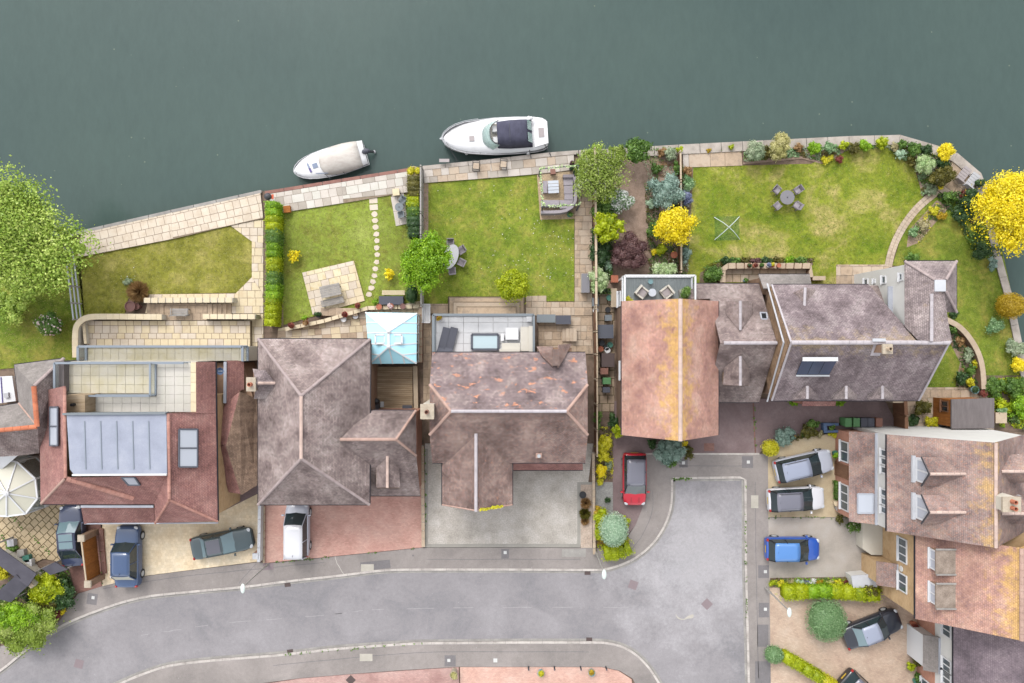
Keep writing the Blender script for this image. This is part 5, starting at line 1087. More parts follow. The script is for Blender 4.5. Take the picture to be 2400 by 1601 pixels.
# balcony
zt = 2.7; bal = [(1458, 648), (1622, 648), (1622, 712), (1458, 712)]
b = T('balcony', 'grey decked balcony with white rail above the planted garden', 'balcony', W(1540, 680, 0))
G().prism(WP(bal, zt), 2.45, zt-.03).out('slab', 'render_white', b)
for k in range(41): x = 1459+k*4.0; G().prism(WP([(x, 650), (x+3.6, 650), (x+3.6, 712), (x, 712)], zt), zt-.03, zt).out('board', 'deck_grey', b)
railing(b, [(1459, 710), (1459, 649), (1621, 649), (1621, 710)], zt, 1.0, 'upvc', t=.12)
for x in (1462, 1540, 1618): p = W(x, 651, zt); G().box(p.x, p.y, 0, .14, .14, zt-.3).out('post', 'upvc', b)
# middle part, chalet roof with dormers
e, t = 2.5, 5.85; y0, yr, y1 = W(0, 665, e).y, W(0, 804, t).y, W(0, 943, e).y; xa, xb = x1-.3, W(1850, 804, 7.9).x
ym = W(0, 700, 3.4).y; zm = lerp(e, t, (ym-y0)/(yr-y0))
rf = roof(h, [[q(xa-1.65, y0, e), q(xb, y0, e), q(xb, yr, t), q(xa, yr, t), q(xa, ym, zm), q(xa-1.65, ym, zm)], [q(xa, yr, t), q(xb, yr, t), q(xb, y1, e), q(xa, y1, e)]], 'tile_purple', name='middle_roof')
ridge(rf, q(xa+.2, yr, t), q(xb, yr, t), 'ridge_grey', .45, .12)
G().prism([(xa, y0-.35), (xb, y0-.35), (xb, y1+.35), (xa, y1+.35)], 0, e-.05).out('middle_wall', 'brick_brown', h)
gutter(h, q(xa-1.6, y0, e), q(xb, y0, e)); gutter(h, q(xa, y1, e), q(xb, y1, e))
dormer(h, [[(1702, 707, 4.55), (1735, 704, 5.3), (1735, 776, 5.3), (1702, 738, 4.4)], [(1735, 704, 5.3), (1764, 707, 4.5), (1764, 735, 4.4), (1735, 776, 5.3)]], [[(1704, 709, 4.45), (1762, 709, 4.45), (1760, 712, 3.3), (1706, 712, 3.3)]], 'tile_purple', ((1735, 705, 5.32), (1735, 774, 5.32)), 'ridge_grey')
dormer(h, [[(1694, 902, 4.3), (1735, 904, 5.35), (1735, 832, 5.35), (1697, 862, 4.5)], [(1735, 904, 5.35), (1757, 902, 4.6), (1757, 866, 4.6), (1735, 832, 5.35)]], [[(1696, 900, 4.25), (1756, 900, 4.45), (1754, 897, 3.3), (1697, 897, 3.3)], [(1697, 866, 4.3), (1697, 900, 4.25), (1699, 898, 3.2), (1699, 868, 3.4)]], 'tile_purple', ((1735, 834, 5.37), (1735, 904, 5.37)), 'ridge_grey')
rooflight(h, [(1781, 734, 4.15), (1795, 734, 4.15), (1798, 749, 4.5), (1784, 749, 4.5)], 'gutter_light', 'glass_dark', 1)
# main part
e, t = 4.6, 7.9; xa, xb = W(1808, 800, e).x, W(2154, 800, e).x; y0, yr, y1 = W(0, 667, e).y, W(0, 803, t).y, W(0, 939, e).y
wx0, wx1 = W(2120, 700, 5.4).x, W(2242, 650, 5.4).x                                   # north-east wing
vy = W(0, 790, 7.6).y
rf = roof(h, [[q(xa, y0, e), q(W(2036, 668, e).x, y0, e), W(2118, 762, 6.85), q(W(2150, 795, t).x, yr+.1, t-.08), q(W(2150, 795, t).x, yr, t), q(xa, yr, t)], [q(xa, yr, t), q(xb, yr, t), q(xb, y1, e), q(xa, y1, e)]], 'tile_purple_lichen', name='main_roof')
ridge(rf, q(xa, yr, t), q(xb, yr, t), 'ridge_grey', .45, .14)
roof(h, [[(2030, 669, 3.5), (2103, 669, 3.5), (2103, 740, 4.9), (2085, 735, 4.8)]], 'tile_purple', name='valley_roof')
yk = W(0, 752, e).y; G().prism([(xa+.25, y0-.35), (W(2022, 668, e).x, y0-.35), (W(2088, 745, e).x, yk), (xb-.25, yk), (xb-.25, y1+.35), (xa+.25, y1+.35)], 0, e-.05).out('main_wall', 'brick_brown', h)
for x, m_, s_ in ((xa+.1, 'tile_hung', 1), (xb-.3, 'tile_hung', -1)):
    g = roof(h, [[q(x, y0-.1, e-.1), q(x, yr, t-.12), q(x, y1+.1, e-.1), q(x+.002, yr, 2.4)]], 'tile_hung', .15, 'gable_wall'); 
for a, b_ in ((q(xa, y0, e), q(W(2036, 668, e).x, y0, e)), (q(xa, y1, e), q(xb, y1, e))): gutter(h, a, b_)
for a, b_ in ((q(xa+.02, y0, e+.03), q(xa+.02, yr, t+.03)), (q(xa+.02, y1, e+.03), q(xa+.02, yr, t+.03)), (q(xb-.03, y1, e+.03), q(xb-.03, yr, t+.03))): G().beam(a, b_, .12, .06).out('verge_trim', 'ridge_grey', h)
for a, b_ in ((q(xa-.14, y0+.1, e-.4), q(xa-.14, yr, t-.8)), (q(xa-.14, y1-.1, e-.4), q(xa-.14, yr, t-.8))): G().beam(a, b_, .1, .05).out('lead_flashing', 'lead_white', h)
# north porch gable and lean-to
roof(h, [[(1778, 643, 3.0), (1898, 643, 3.0), (1903, 674, 3.9), (1790, 676, 3.9)]], 'tile_grey', name='lean_to_roof'); gutter(h, (1778, 643, 3.0), (1898, 643, 3.0))
G().prism(WP([(1786, 650), (1893, 650), (1893, 690), (1786, 690)], 2.9), 0, 2.9).out('porch_wall', 'brick_brown', h)
dormer(h, [[(1848, 692, 4.9), (1887, 673, 5.7), (1885, 718, 5.75), (1860, 700, 5.1)], [(1887, 673, 5.7), (1912, 678, 5.0), (1906, 694, 5.2), (1885, 718, 5.75)]], [[(1850, 690, 4.9), (1887, 675, 5.6), (1910, 680, 4.9), (1905, 690, 4.3)]], 'tile_purple', ((1887, 674, 5.73), (1885, 718, 5.78)), 'ridge_grey')
# solar panels
P = [(1878, 846, 7.1), (1960, 846, 7.1), (1942, 878, 6.1), (1864, 878, 6.1)]; Q = [W(*p)+Vector((0, 0, .12)) for p in P]
sp = T('solar_panel_array', 'three dark blue solar panels on the purple main roof', 'solar panel', W(1912, 862, 6.0))
for k in range(3): a, b_, c_, d_ = Q[0].lerp(Q[1], (k+.02)/3), Q[0].lerp(Q[1], (k+.98)/3), Q[3].lerp(Q[2], (k+.98)/3), Q[3].lerp(Q[2], (k+.02)/3); G().slabpoly([d_, c_, b_, a], .06).out('panel', 'solar', sp)
G().beam(Q[0]+Vector((0, .12, .08)), Q[1]+Vector((0, .12, .08)), .26, .1).out('top_rail', 'upvc', sp); G().beam(Q[3]+Vector((0, -.07, 0)), Q[2]+Vector((0, -.07, 0)), .1, .06).out('bottom_rail', 'chrome', sp)
# three little south gablets and tiled porch
for x in (1892, 1983, 2068):
    dormer(h, [[(x-36, 928, 4.95), (x, 902, 5.55), (x, 934, 5.55), (x-34, 937, 4.7)], [(x, 902, 5.55), (x+26, 925, 4.95), (x+24, 937, 4.7), (x, 934, 5.55)]], [[(x-30, 935, 4.65), (x+22, 935, 4.65), (x, 932, 5.4)]], 'tile_purple_pale', ((x, 904, 5.58), (x, 935, 5.58)), 'ridge_grey', 'render_white')
roof(h, [[(1882, 938, 3.2), (1960, 938, 3.2), (1958, 952, 2.7), (1880, 952, 2.7)]], 'tile_red', name='porch_roof'); G().prism(WP([(1884, 930), (1956, 930), (1956, 948), (1884, 948)], 2.6), 0, 2.6).out('porch_wall', 'brick_red', h)
# main chimney with saddle
ch = chimney(h, 2081, 818, 6.5, 8.7, .5, .5, 'brick_brown', 1, 'coping_tan'); G().slabpoly([W(2040, 834, 7.3), W(2062, 834, 7.35), W(2074, 800, 8.0), W(2050, 800, 8.0)], .1).out('saddle', 'ridge_grey', ch); G().beam(W(2045, 797, 8.05), W(2075, 797, 8.05), .2, .1).out('lead_flashing', 'lead_white', ch)
# north-east wing, a taller white block
e = 7.1; P_ = dict(nw=(2120, 612, e), ne=(2242, 612, e), se=(2242, 732, e), i=(2218, 732, e), s=(2218, 772, e))
ap = [(2191, 656, 8.25), (2217, 656, 8.25), (2217, 683, 8.25), (2191, 683, 8.25)]; rd0, rd1 = (2183, 686, 8.25), (2183, 800, 8.05)
rf = roof(h, [[P_['nw'], P_['ne'], ap[1], ap[0]], [P_['ne'], P_['se'], ap[2], ap[1]], [P_['nw'], ap[0], ap[3], rd0, rd1, (2150, 796, 7.9), (2120, 764, e)], [rd0, ap[3], ap[2], P_['se'], P_['i'], P_['s'], (2232, 803, 7.95), rd1]], 'tile_purple_pale', name='wing_roof')
G().prism(WP([p[:2] for p in ap], 8.31), 8.0, 8.31).out('flat_top', 'lead_white', h); ridge(rf, (2183, 688, 8.28), (2183, 800, 8.1), 'ridge_grey')
for a, b_ in ((P_['nw'], ap[0]), (P_['ne'], ap[1]), (P_['se'], ap[2])): ridge(rf, a, b_, 'ridge_mauve', r=.09)
for a, b_ in ((P_['nw'], P_['ne']), (P_['ne'], P_['se'])): gutter(h, a, b_)
w0, w1, w2 = W(*P_['nw']), W(*P_['ne']), W(*P_['se']); xw = w0.x+.2
G().prism([(xw, w0.y-.2), (w1.x-.2, w0.y-.2), (w1.x-.2, w2.y+.2), (W(2218, 760, e).x-.2, w2.y+.2), (W(2218, 760, e).x-.2, .6), (xw, .6)], 0, e-.05).out('wing_wall', 'render_white', h)
for z, w_, hh_ in ((4.3, .55, .5), (3.05, .3, .25), (1.9, .6, .55), (6.4, .5, .4)): window(h, q(xw-.01, 4.25, z), (-1, 0, 0), w_, hh_, 1)
window(h, q(xw-.01, 3.75, 1.05), (-1, 0, 0), .8, 2.0, 1, 'brown_bin', 'glass_dark', 'side_door'); G().beam(q(xw-.15, W(0, 672, 5).y, 5.3), q(xw-.15, W(0, 733, 5).y, 5.3), .3, .12).out('box_gutter', 'gutter_light', h)
# ---- H6: white gabled house on the right
h = house('white rendered house with two gabled dormers and lean-to front', 2250, 1110); e, t = 5.2, 9.0
xe, xr, xo = 25.3, 30.0, 34.7; y0, y1 = -6.28, -12.8
rf = roof(h, [[q(xe, y0, e), q(xr, y0, t), q(xr, y1, t), q(xe, y1, e)], [q(xr, y0, t), q(xo, y0, e), q(xo, y1, e), q(xr, y1, t)]], 'tile_brown_mix'); ridge(rf, q(xr, y0, t), q(xr, y1, t), 'ridge_pink')
G().prism([(xe+.25, y0-.05), (xo-.25, y0-.05), (xo-.25, y1+.02), (xe+.25, y1+.02)], 0, e-.05).out('wall', 'render_white', h)
G().add([(xe+.25, y0-.05, e-.05), (xo-.25, y0-.05, e-.05), (xr, y0-.05, t-.12), (xe+.25, y0-.3, e-.05), (xo-.25, y0-.3, e-.05), (xr, y0-.3, t-.12)], [(0, 2, 1), (3, 4, 5), (0, 1, 4, 3), (1, 2, 5, 4), (2, 0, 3, 5)]).out('gable_wall', 'render_white', h)
gutter(h, q(xe, y0, e), q(xe, y1, e), 'gutter_dark', .1)
for py in (1107, 1196):                                  # gabled dormers facing west
    yc = W(0, py, 7.4).y; xd = 26.62; zf = 7.2; hw = .78; zt_ = 7.95; xk = lerp(xe, xr, (zt_-e)/(t-e)); xk2 = lerp(xe, xr, (zf-e)/(t-e))
    g = G().add([(xd, yc-hw, 6.2), (xd, yc+hw, 6.2), (xd, yc+hw, zf), (xd, yc, zt_-.1), (xd, yc-hw, zf), (xd+.1, yc-hw, 6.2), (xd+.1, yc+hw, 6.2), (xk2+.1, yc+hw, zf), (xk, yc, zt_-.1), (xk2+.1, yc-hw, zf)], [(4, 3, 2, 1, 0), (2, 7, 6, 1), (5, 9, 4, 0), (7, 2, 3, 8), (8, 3, 4, 9)]); d_ = g.out('dormer', 'upvc', h)
    dr = roof(d_, [[q(xd-.12, yc-hw-.15, zf-.05), q(xd-.12, yc, zt_), q(xk+.1, yc, zt_), q(xk2+.1, yc-hw-.15, zf-.05)], [q(xd-.12, yc+hw+.15, zf-.05), q(xd-.12, yc, zt_), q(xk+.1, yc, zt_), q(xk2+.1, yc+hw+.15, zf-.05)]], 'tile_brown_mix', .08); ridge(d_, q(xd-.1, yc, zt_+.02), q(xk+.1, yc, zt_+.02), 'ridge_pink', .4, .1)
    for s_ in (-1, 1): G().add([(xd-.02, yc+s_*.06, 6.5), (xd-.02, yc+s_*(hw-.14), 6.5), (xd-.02, yc+s_*(hw-.14), zf-.12), (xd-.02, yc+s_*.06, zt_-.35)], [(0, 1, 2, 3)] if s_ < 0 else [(3, 2, 1, 0)]).out('pane', 'glass_blind', d_)
    for s_ in (-1, 1): G().beam(q(xd-.13, yc+s_*(hw+.17), zf-.08), q(xd-.13, yc, zt_+.02), .05, .1).out('bargeboard', 'dark', d_)
    G().prism([(xd-.22, yc-hw-.1), (xd, yc-hw-.1), (xd, yc+hw+.1), (xd-.22, yc+hw+.1)], 6.12, 6.3).out('apron', 'lead_white', d_)
lx, lz0, lz1 = 24.0, 2.6, 3.45; ly0, ly1 = W(0, 1013, 3).y, W(0, 1226, 3).y
roof(h, [[q(lx, ly0, lz0), q(xe+.28, ly0, lz1), q(xe+.28, ly1, lz1), q(lx, ly1, lz0)]], 'tile_brown_mix', name='lean_to_roof'); G().prism([(lx+.2, ly0-.15), (xe+.3, ly0-.15), (xe+.3, ly1+.15), (lx+.2, ly1+.15)], 0, lz0).out('lean_to_wall', 'brick_red', h)
G().beam(q(xe+.2, ly0, lz1+.06), q(xe+.2, ly1, lz1+.06), .22, .08).out('lead_flashing', 'gutter_light', h); G().beam(q(xe+.1, ly0-.3, e-.15), q(xe+.1, ly1+.4, e-.15), .12, .1).out('gutter', 'gutter_light', h)
rooflight(h, [(2010, 1157, 2.85), (2047, 1157, 3.25), (2047, 1202, 3.25), (2010, 1202, 2.85)], 'gutter_light', 'glass_blind', 1, .1)
for py in (1062, 1082, 1102, 1155, 1176, 1196): window(h, q(xe+.24, W(0, py, 4.5).y, 4.45), (-1, 0, 0), .5, .75, 1)
window(h, q(lx+.19, W(0, 1058, 1.5).y, 1.6), (-1, 0, 0), 1.5, 1.2, 2); window(h, q(lx+.19, W(0, 1165, 1.5).y, 1.6), (-1, 0, 0), 1.9, 1.2, 3); window(h, q(lx+.19, W(0, 1103, 1.2).y, 1.15), (-1, 0, 0), 1.0, 2.1, 1, 'timber_brown', 'timber_brown', 'front_door')
chimney(h, 2372, 1183, 6, 9.8, 1.0, .8, 'render_cream', 2, 'terracotta')
for py in (1103, 1201):
    yc = W(0, py, 8).y; dormer(h, [[q(30.9, yc, 8.2), q(33.4, yc, 8.2), q(33.4, yc-.9, 7.3), q(31.9, yc-.9, 7.3)], [q(30.9, yc, 8.2), q(33.4, yc, 8.2), q(33.4, yc+.9, 7.3), q(31.9, yc+.9, 7.3)]], [], 'tile_brown_mix', (q(30.9, yc, 8.22), q(33.4, yc, 8.22)), 'ridge_pink') if False else (lambda d_: (roof(d_, [[q(30.8, yc, 8.3), q(33.6, yc, 8.3), q(33.6, yc-.9, 7.3), q(32.0, yc-.9, 7.3)], [q(30.8, yc, 8.3), q(33.6, yc, 8.3), q(33.6, yc+.9, 7.3), q(32.0, yc+.9, 7.3)]], 'tile_brown_mix', .08), ridge(d_, q(30.8, yc, 8.32), q(33.6, yc, 8.32), 'ridge_pink', .4, .1)))(G().box(33.0, yc, 5.3, .8, 1.5, 2.0).out('dormer', 'upvc', h))
# ---- H7: orange roof house with flat dormers
h = house('yellow brick house with orange roof and two flat felted dormers', 2250, 1370); e, t = 5.6, 9.0
xe, xr, xo = 27.0, 31.6, 36.2; y0, y1 = -12.82, -18.56
rf = roof(h, [[q(xe, y0, e), q(xr, y0, t), q(xr, y1, t), q(xe, y1, e)], [q(xr, y0, t), q(xo, y0, e), q(xo, y1, e), q(xr, y1, t)]], 'tile_orange_b'); ridge(rf, q(xr, y0, t), q(xr, y1, t), 'ridge_peach', .45, .15)
G().prism([(xe+.22, y0-.0), (xo-.25, y0-.0), (xo-.25, y1+.02), (xe+.22, y1+.02)], 0, e-.05).out('wall', 'brick_yellow', h)
G().add([(xe+.25, y1+.03, e-.05), (xo-.25, y1+.03, e-.05), (xr, y1+.03, t-.12), (xe+.25, y1+.3, e-.05), (xo-.25, y1+.3, e-.05), (xr, y1+.3, t-.12)], [(0, 1, 2), (5, 4, 3), (0, 3, 4, 1), (1, 4, 5, 2), (2, 5, 3, 0)]).out('gable_wall', 'brick_yellow', h)
gutter(h, q(xe, y0, e), q(xe, y1, e), 'gutter_dark', .12); G().tube([q(xe+.1, y0-.25, e-.2), q(xe+.12, y0-.25, 0)], .05).out('downpipe', 'gutter_dark', h)
for py in (1316, 1396):
    zt_ = 6.85; yc = W(0, py, zt_).y; xd = 27.7; hw = .7; xk = lerp(xe, xr, (zt_-e)/(t-e))+.05
    d_ = G().prism([(xd, yc-hw), (xk, yc-hw), (xk, yc+hw), (xd, yc+hw)], 5.9, zt_-.02).out('dormer', 'brick_brown', h); G().prism([(xd-.15, yc-hw-.12), (xk+.1, yc-hw-.12), (xk+.1, yc+hw+.12), (xd-.15, yc+hw+.12)], zt_-.02, zt_+.1).out('flat_roof', 'felt_speckle', d_)
    window(d_, q(xd-.01, yc, 6.5), (-1, 0, 0), 1.3, .8, 2, glass='glass_blind')
    for s_ in (-1, 1): G().beam(q(xd-.15, yc+s_*(hw+.12), zt_+.13), q(xk+.1, yc+s_*(hw+.12), zt_+.13), .1, .08).out('kerb_trim', 'timber_grey', d_)
for py, z, w_, p in ((1290, 3.75, 1.7, 3), (1366, 3.75, 1.25, 2)): window(h, q(xe+.21, W(0, py, z).y, z), (-1, 0, 0), w_, 1.05, p)
pl = q(xe+.2, W(0, 1333, 3.6).y, 3.6); G().cyl(pl, pl+Vector((-.05, 0, 0)), .2, .2, 18).out('wall_plate', 'render_white', h)
py0, py1 = W(0, 1318, 2.7).y, W(0, 1374, 2.7).y; roof(h, [[q(26.0, py0, 2.5), q(xe+.22, py0, 3.1), q(xe+.22, py1, 3.1), q(26.0, py1, 2.5)]], 'tile_brown_mix', name='porch_roof'); G().prism([(26.15, py0-.1), (xe+.2, py0-.1), (xe+.2, py1+.1), (26.15, py1+.1)], .1, 2.45).out('porch', 'brick_yellow', h)
G().beam(q(xe+.18, py0, 3.16), q(xe+.18, py1, 3.16), .12, .06).out('lead_flashing', 'gutter_light', h)
G().prism([(25.75, y0-.05), (xe+.2, y0-.05), (xe+.2, W(0, 1300, 1).y), (26.4, W(0, 1300, 1).y), (25.75, W(0, 1285, 1).y)], 0, 1.1).out('plinth', 'render_cream', h)
# ---- H8: white house with dark roof
h = house('white house with dark tiled roof and brick ground floor', 2310, 1540); e, t = 4.7, 8.0
xe, xr, xo = 30.12, 34.2, 38.2; y0, y1 = -18.62, -27
rf = roof(h, [[q(xe, y0, e), q(xr, y0, t), q(xr, y1, t), q(xe, y1, e)], [q(xr, y0, t), q(xo, y0, e), q(xo, y1, e), q(xr, y1, t)]], 'tile_dark'); ridge(rf, q(xr, y0, t), q(xr, y1, t), 'ridge_grey')
G().prism([(xe+.2, y0-.02), (xo-.2, y0-.02), (xo-.2, y1), (xe+.2, y1)], 2.3, e-.05).out('upper_wall', 'render_white', h); G().prism([(xe+.18, y0-.02), (xo-.2, y0-.02), (xo-.2, y1), (xe+.18, y1)], 0, 2.3).out('ground_floor_wall', 'brick_red', h)
gutter(h, q(xe, y0, e), q(xe, y1, e), 'gutter_dark', .1); G().tube([q(xe+.1, y0-.2, e-.2), q(xe+.1, y0-.2, .2)], .05).out('downpipe', 'upvc', h)
for py, z in ((1477, 3.7), (1560, 3.7), (1590, 3.7)): window(h, q(xe+.19, W(0, py, z).y, z), (-1, 0, 0), .95, .95, 2)
for py in (1520, 1615): window(h, q(xe+.17, W(0, py, 1.4).y, 1.4), (-1, 0, 0), 1.2, 1.3, 2)
py0, py1 = W(0, 1490, 2.6).y, W(0, 1574, 2.6).y; roof(h, [[q(29.4, py0, 2.4), q(xe+.2, py0, 2.9), q(xe+.2, py1, 2.9), q(29.4, py1, 2.4)]], 'tile_grey', name='porch_roof'); G().beam(q(xe+.14, py0, 2.95), q(xe+.14, py1, 2.95), .14, .06).out('lead_flashing', 'gutter_light', h)
G().prism([(29.55, py0-.15), (xe+.2, py0-.15), (xe+.2, py1+.15), (29.55, py1+.15)], 0, 2.4).out('porch', 'upvc', h)
# ---- H1: big red roofed house with lead flat and terraces
h = house('red tiled house with grey lead flat roof and stepped roof terraces', 330, 1030); e, t = 4.8, 7.2
G().prism(inset(WP([(92, 918), (508, 918), (510, 1222), (365, 1222), (362, 1183), (95, 1182)], e), .3), 0, e-.06).out('wall', 'brick_yellow', h)
L0, L1, L2, L3 = (92, 918, e), (95, 1182, e), (152, 1122, t), (150, 905, t)
F1, F2 = (392, 1112, t), (362, 1182, e); R0, R1, R2, R3 = (392, 968, 7.25), (397, 1172, 7.0), (510, 1222, 4.7), (505, 848, 4.8)
rf = roof(h, [[L0, L1, L2, L3], [L1, F2, F1, L2], [F1, F2, (364, 1226, 4.0), R1], [R1, (364, 1226, 4.0), (510, 1222, 4.7)], [R0, R1, R2, (506, 968, 4.8)], [(461, 848, 5.95), (461, 968, 5.95), (506, 968, 4.8), R3], [R0, (461, 968, 5.95), (461, 967, 5.95)]], 'tile_red')
ridge(rf, (152, 908, t), (154, 1120, t), 'ridge_red'); ridge(rf, (395, 970, 7.25), (397, 1170, 7.05), 'ridge_red'); ridge(rf, (97, 1180, e), L2, 'ridge_peach', r=.09); ridge(rf, R1, R2, 'ridge_red', r=.09); ridge(rf, R1, (364, 1226, 4.05), 'ridge_red', r=.09); ridge(rf, (156, 1122, t), (314, 1168, 5.35), 'ridge_red', .3, .17); ridge(rf, (175, 1113, t), (314, 1156, 5.6), 'ridge_red', .3, .05)
G().prism(WP([(156, 972), (390, 970), (391, 1111), (173, 1112), (164, 1100)], 7.3), 6.6, 7.3).out('lead_flat', 'lead', rf)
for k in range(5): x = 198+k*37.5; G().beam(W(x, 987, 7.32), W(x+3, 1100, 7.32), .05, .05).out('lead_seam', 'upvc_grey', rf)
G().beam(W(170, 1113, 7.3), W(391, 1112, 7.3), .12, .12).out('fascia', 'fascia', h)
rooflight(h, [(120, 954, 6.1), (138, 954, 6.9), (138, 1044, 6.9), (120, 1044, 6.1)], 'alu_dark', 'glass_blind', 2); rooflight(h, [(419, 1006, 6.75), (462, 1006, 5.85), (462, 1094, 5.85), (419, 1094, 6.75)], 'alu_dark', 'glass_blind', 2); rooflight(h, [(286, 1117, 7.05), (317, 1117, 7.05), (329, 1135, 6.45), (302, 1135, 6.45)], 'alu_dark', 'glass_blind', 1)
roof(h, [[(190, 1190, 3.3), (362, 1190, 3.3), (362, 1228, 2.6), (197, 1228, 2.6)]], 'tile_red', name='porch_roof'); gutter(h, (190, 1187, 4.7), (360, 1187, 4.7), 'gutter_light', .16, 0); gutter(h, (197, 1228, 2.6), (510, 1226, 4.6), 'gutter_light', .08); gutter(h, L1, F2); gutter(h, R2, R3)
G().prism(WP([(205, 1190), (360, 1190), (360, 1220), (205, 1220)], 2.5), 0, 2.5).out('porch_wall', 'brick_yellow', h)
# side roof between the two houses
roof(h, [[(562, 918, 3.5), (604, 935, 2.3), (605, 1136, 2.3), (566, 1160, 3.0), (529, 1046, 3.9)], ], 'tile_mossy', name='side_roof'); roof(h, [[(562, 918, 3.5), (529, 1046, 3.9), (503, 1036, 3.1), (527, 944, 3.05)], [(529, 1046, 3.9), (566, 1158, 3.0), (536, 1154, 2.5), (511, 1062, 3.0), (503, 1042, 3.1)]], 'tile_red', name='side_roof_slope')
roof(h, [[(532, 845, 3.2), (572, 845, 2.6), (572, 912, 2.6), (560, 918, 2.8), (529, 946, 3.25)]], 'tile_red', name='store_roof'); G().beam(W(528, 848, 3.3), W(527, 945, 3.3), .2, .08).out('lead_flashing', 'gutter_light', h)
G().prism(WP([(510, 850), (570, 850), (596, 940), (596, 1130), (560, 1152), (510, 1150)], 2.2), 0, 2.25).out('side_wall', 'brick_brown', h)
# terraces
ter = T('roof_terrace', 'stepped stone paved roof terraces with grey framed glass balustrade', 'terrace', W(320, 880, 0))
G().prism(WP([(203, 812), (580, 812), (580, 846), (203, 846)], 2.75), 0, 2.72).out('lower_block', 'render_cream', ter); pave(ter, [[(203, 813), (580, 813), (580, 846), (203, 846)]], 2.8, 'slab_moss', 0, (.57,), (.55,), .009, .06, 31, 'terrace_slab', stagger=False)
railing(ter, [(203, 846), (203, 812), (581, 812), (581, 846)], 2.8, 1.0, 'upvc_grey', t=.16)
G().prism(WP([(150, 847), (462, 847), (462, 968), (150, 968)], 4.6), 2.2, 4.55).out('upper_block', 'render_cream', ter)
pave(ter, [[(150, 850), (362, 850), (362, 922), (150, 922)]], 4.65, 'slab_moss', 0, (.6,), (.6,), .009, .06, 32, 'terrace_slab', stagger=False)
G().prism(WP([(366, 850), (447, 850), (447, 966), (200, 966), (200, 927), (366, 927)], 5.1), 4.5, 5.05).out('raised_block', 'render_cream', ter)
pave(ter, [[(366, 850), (447, 850), (447, 966), (366, 966)], [(200, 927), (366, 927), (366, 966), (200, 966)]], 5.12, 'slab_pale', 0, (.62,), (.6,), .009, .06, 33, 'terrace_slab', stagger=False)
railing(ter, [(150, 922), (150, 850), (447, 850)], 4.65, 1.0, 'upvc_grey', t=.14); railing(ter, [(200, 926), (366, 926), (366, 852)], 5.1, .8, 'upvc_grey', t=.12)
for k in range(5): G().prism(WP([(447, 850+k*23.2), (461, 850+k*23.2), (461, 872.6+k*23.2), (447, 872.6+k*23.2)], 5.9), 4.5, 5.9).out('parapet_stone', 'slab_yellow', ter)
G().prism(WP([(154, 926), (199, 926), (199, 968), (154, 968)], 6.3), 4.5, 6.3).out('stair_box', 'timber_deck', ter); c0 = W(168, 949, 6.6); G().cyl((c0.x, c0.y, 6.2), (c0.x, c0.y, 6.65), .1, .1, 12).out('flue', 'black', ter)
G().beam(W(152, 970, 7.2), W(392, 968, 7.2), .12, .5).out('rear_fascia', 'dusty_grey', ter)
fl = W(517, 870, 4.2); fr2 = T('floodlight', 'small grey and blue satellite dish on brick side wall', 'satellite dish', fl); G().cyl((fl.x-.25, fl.y, 4.2), (fl.x+.3, fl.y, 4.2), .03, .03, 8).out('bracket', 'gutter_light', fr2); G().lathe((fl.x, fl.y, 4.1), [(.05, 0), (.2, .08), (.26, .2), (.24, .2), (.1, .08)], 14).out('dish', 'blue_tub', fr2); fr2.name = 'satellite_dish'
# ---- H0: grey roofed house at the left edge with cream conservatory
h = house('grey roofed house with orange ridge tiles beside the cream conservatory', 60, 960); e, t = 4.4, 6.6
A0, A1, A2 = (33, 855, e), (150, 840, e), (80, 905, t)
B0, B1, B2 = (88, 1000, t), (44, 945, e), (-80, 1016, t)
rf = roof(h, [[A0, A1, A2], [A0, A2, B0, B1], [B1, B0, B2, (-80, 965, e)]], 'tile_grey'); r2_ = roof(h, [[A1, (140, 935, e), (130, 1010, e), B0, A2], [B0, (130, 1010, e), (92, 1062, e), (46, 1068, e), (-80, 1075, e), B2]], 'tile_purple', name='rear_roof')
ridge(rf, A2, B0, 'ridge_orange', .5, .17); ridge(rf, B0, B2, 'ridge_orange', .5, .15); ridge(rf, A1, A2, 'ridge_mauve', .3, .12); ridge(rf, B1, B0, 'ridge_peach', r=.06)
G().prism(inset(WP([(33, 855), (150, 840), (130, 1010), (92, 1062), (-80, 1072), (-80, 965), (44, 945)], e), .3), 0, e-.05).out('wall', 'brick_red', h); gutter(h, A0, A1); gutter(h, A0, B1); gutter(h, (-80, 965, e), B1)
G().prism(WP([(129, 846), (150, 844), (150, 918), (129, 920)], 4.75), 3, 4.75).out('flat_roof', 'tile_grey', h) if False else G().prism(WP([(129, 847), (150, 845), (150, 918), (129, 920)], 5.2), 3, 5.2).out('flat_roof', 'felt_grey', h)
c = T('conservatory', 'cream panelled octagonal conservatory on the slabbed drive', 'conservatory', W(20, 1150, 0)); ze, zt = 2.5, 3.4
ce = (16, 1156, zt); rim = [(-70, 1110, ze), (-30, 1075, ze), (40, 1082, ze), (83, 1122, ze), (88, 1168, ze), (60, 1204, ze), (16, 1210, ze), (-40, 1205, ze), (-80, 1160, ze)]; fr_ = G()
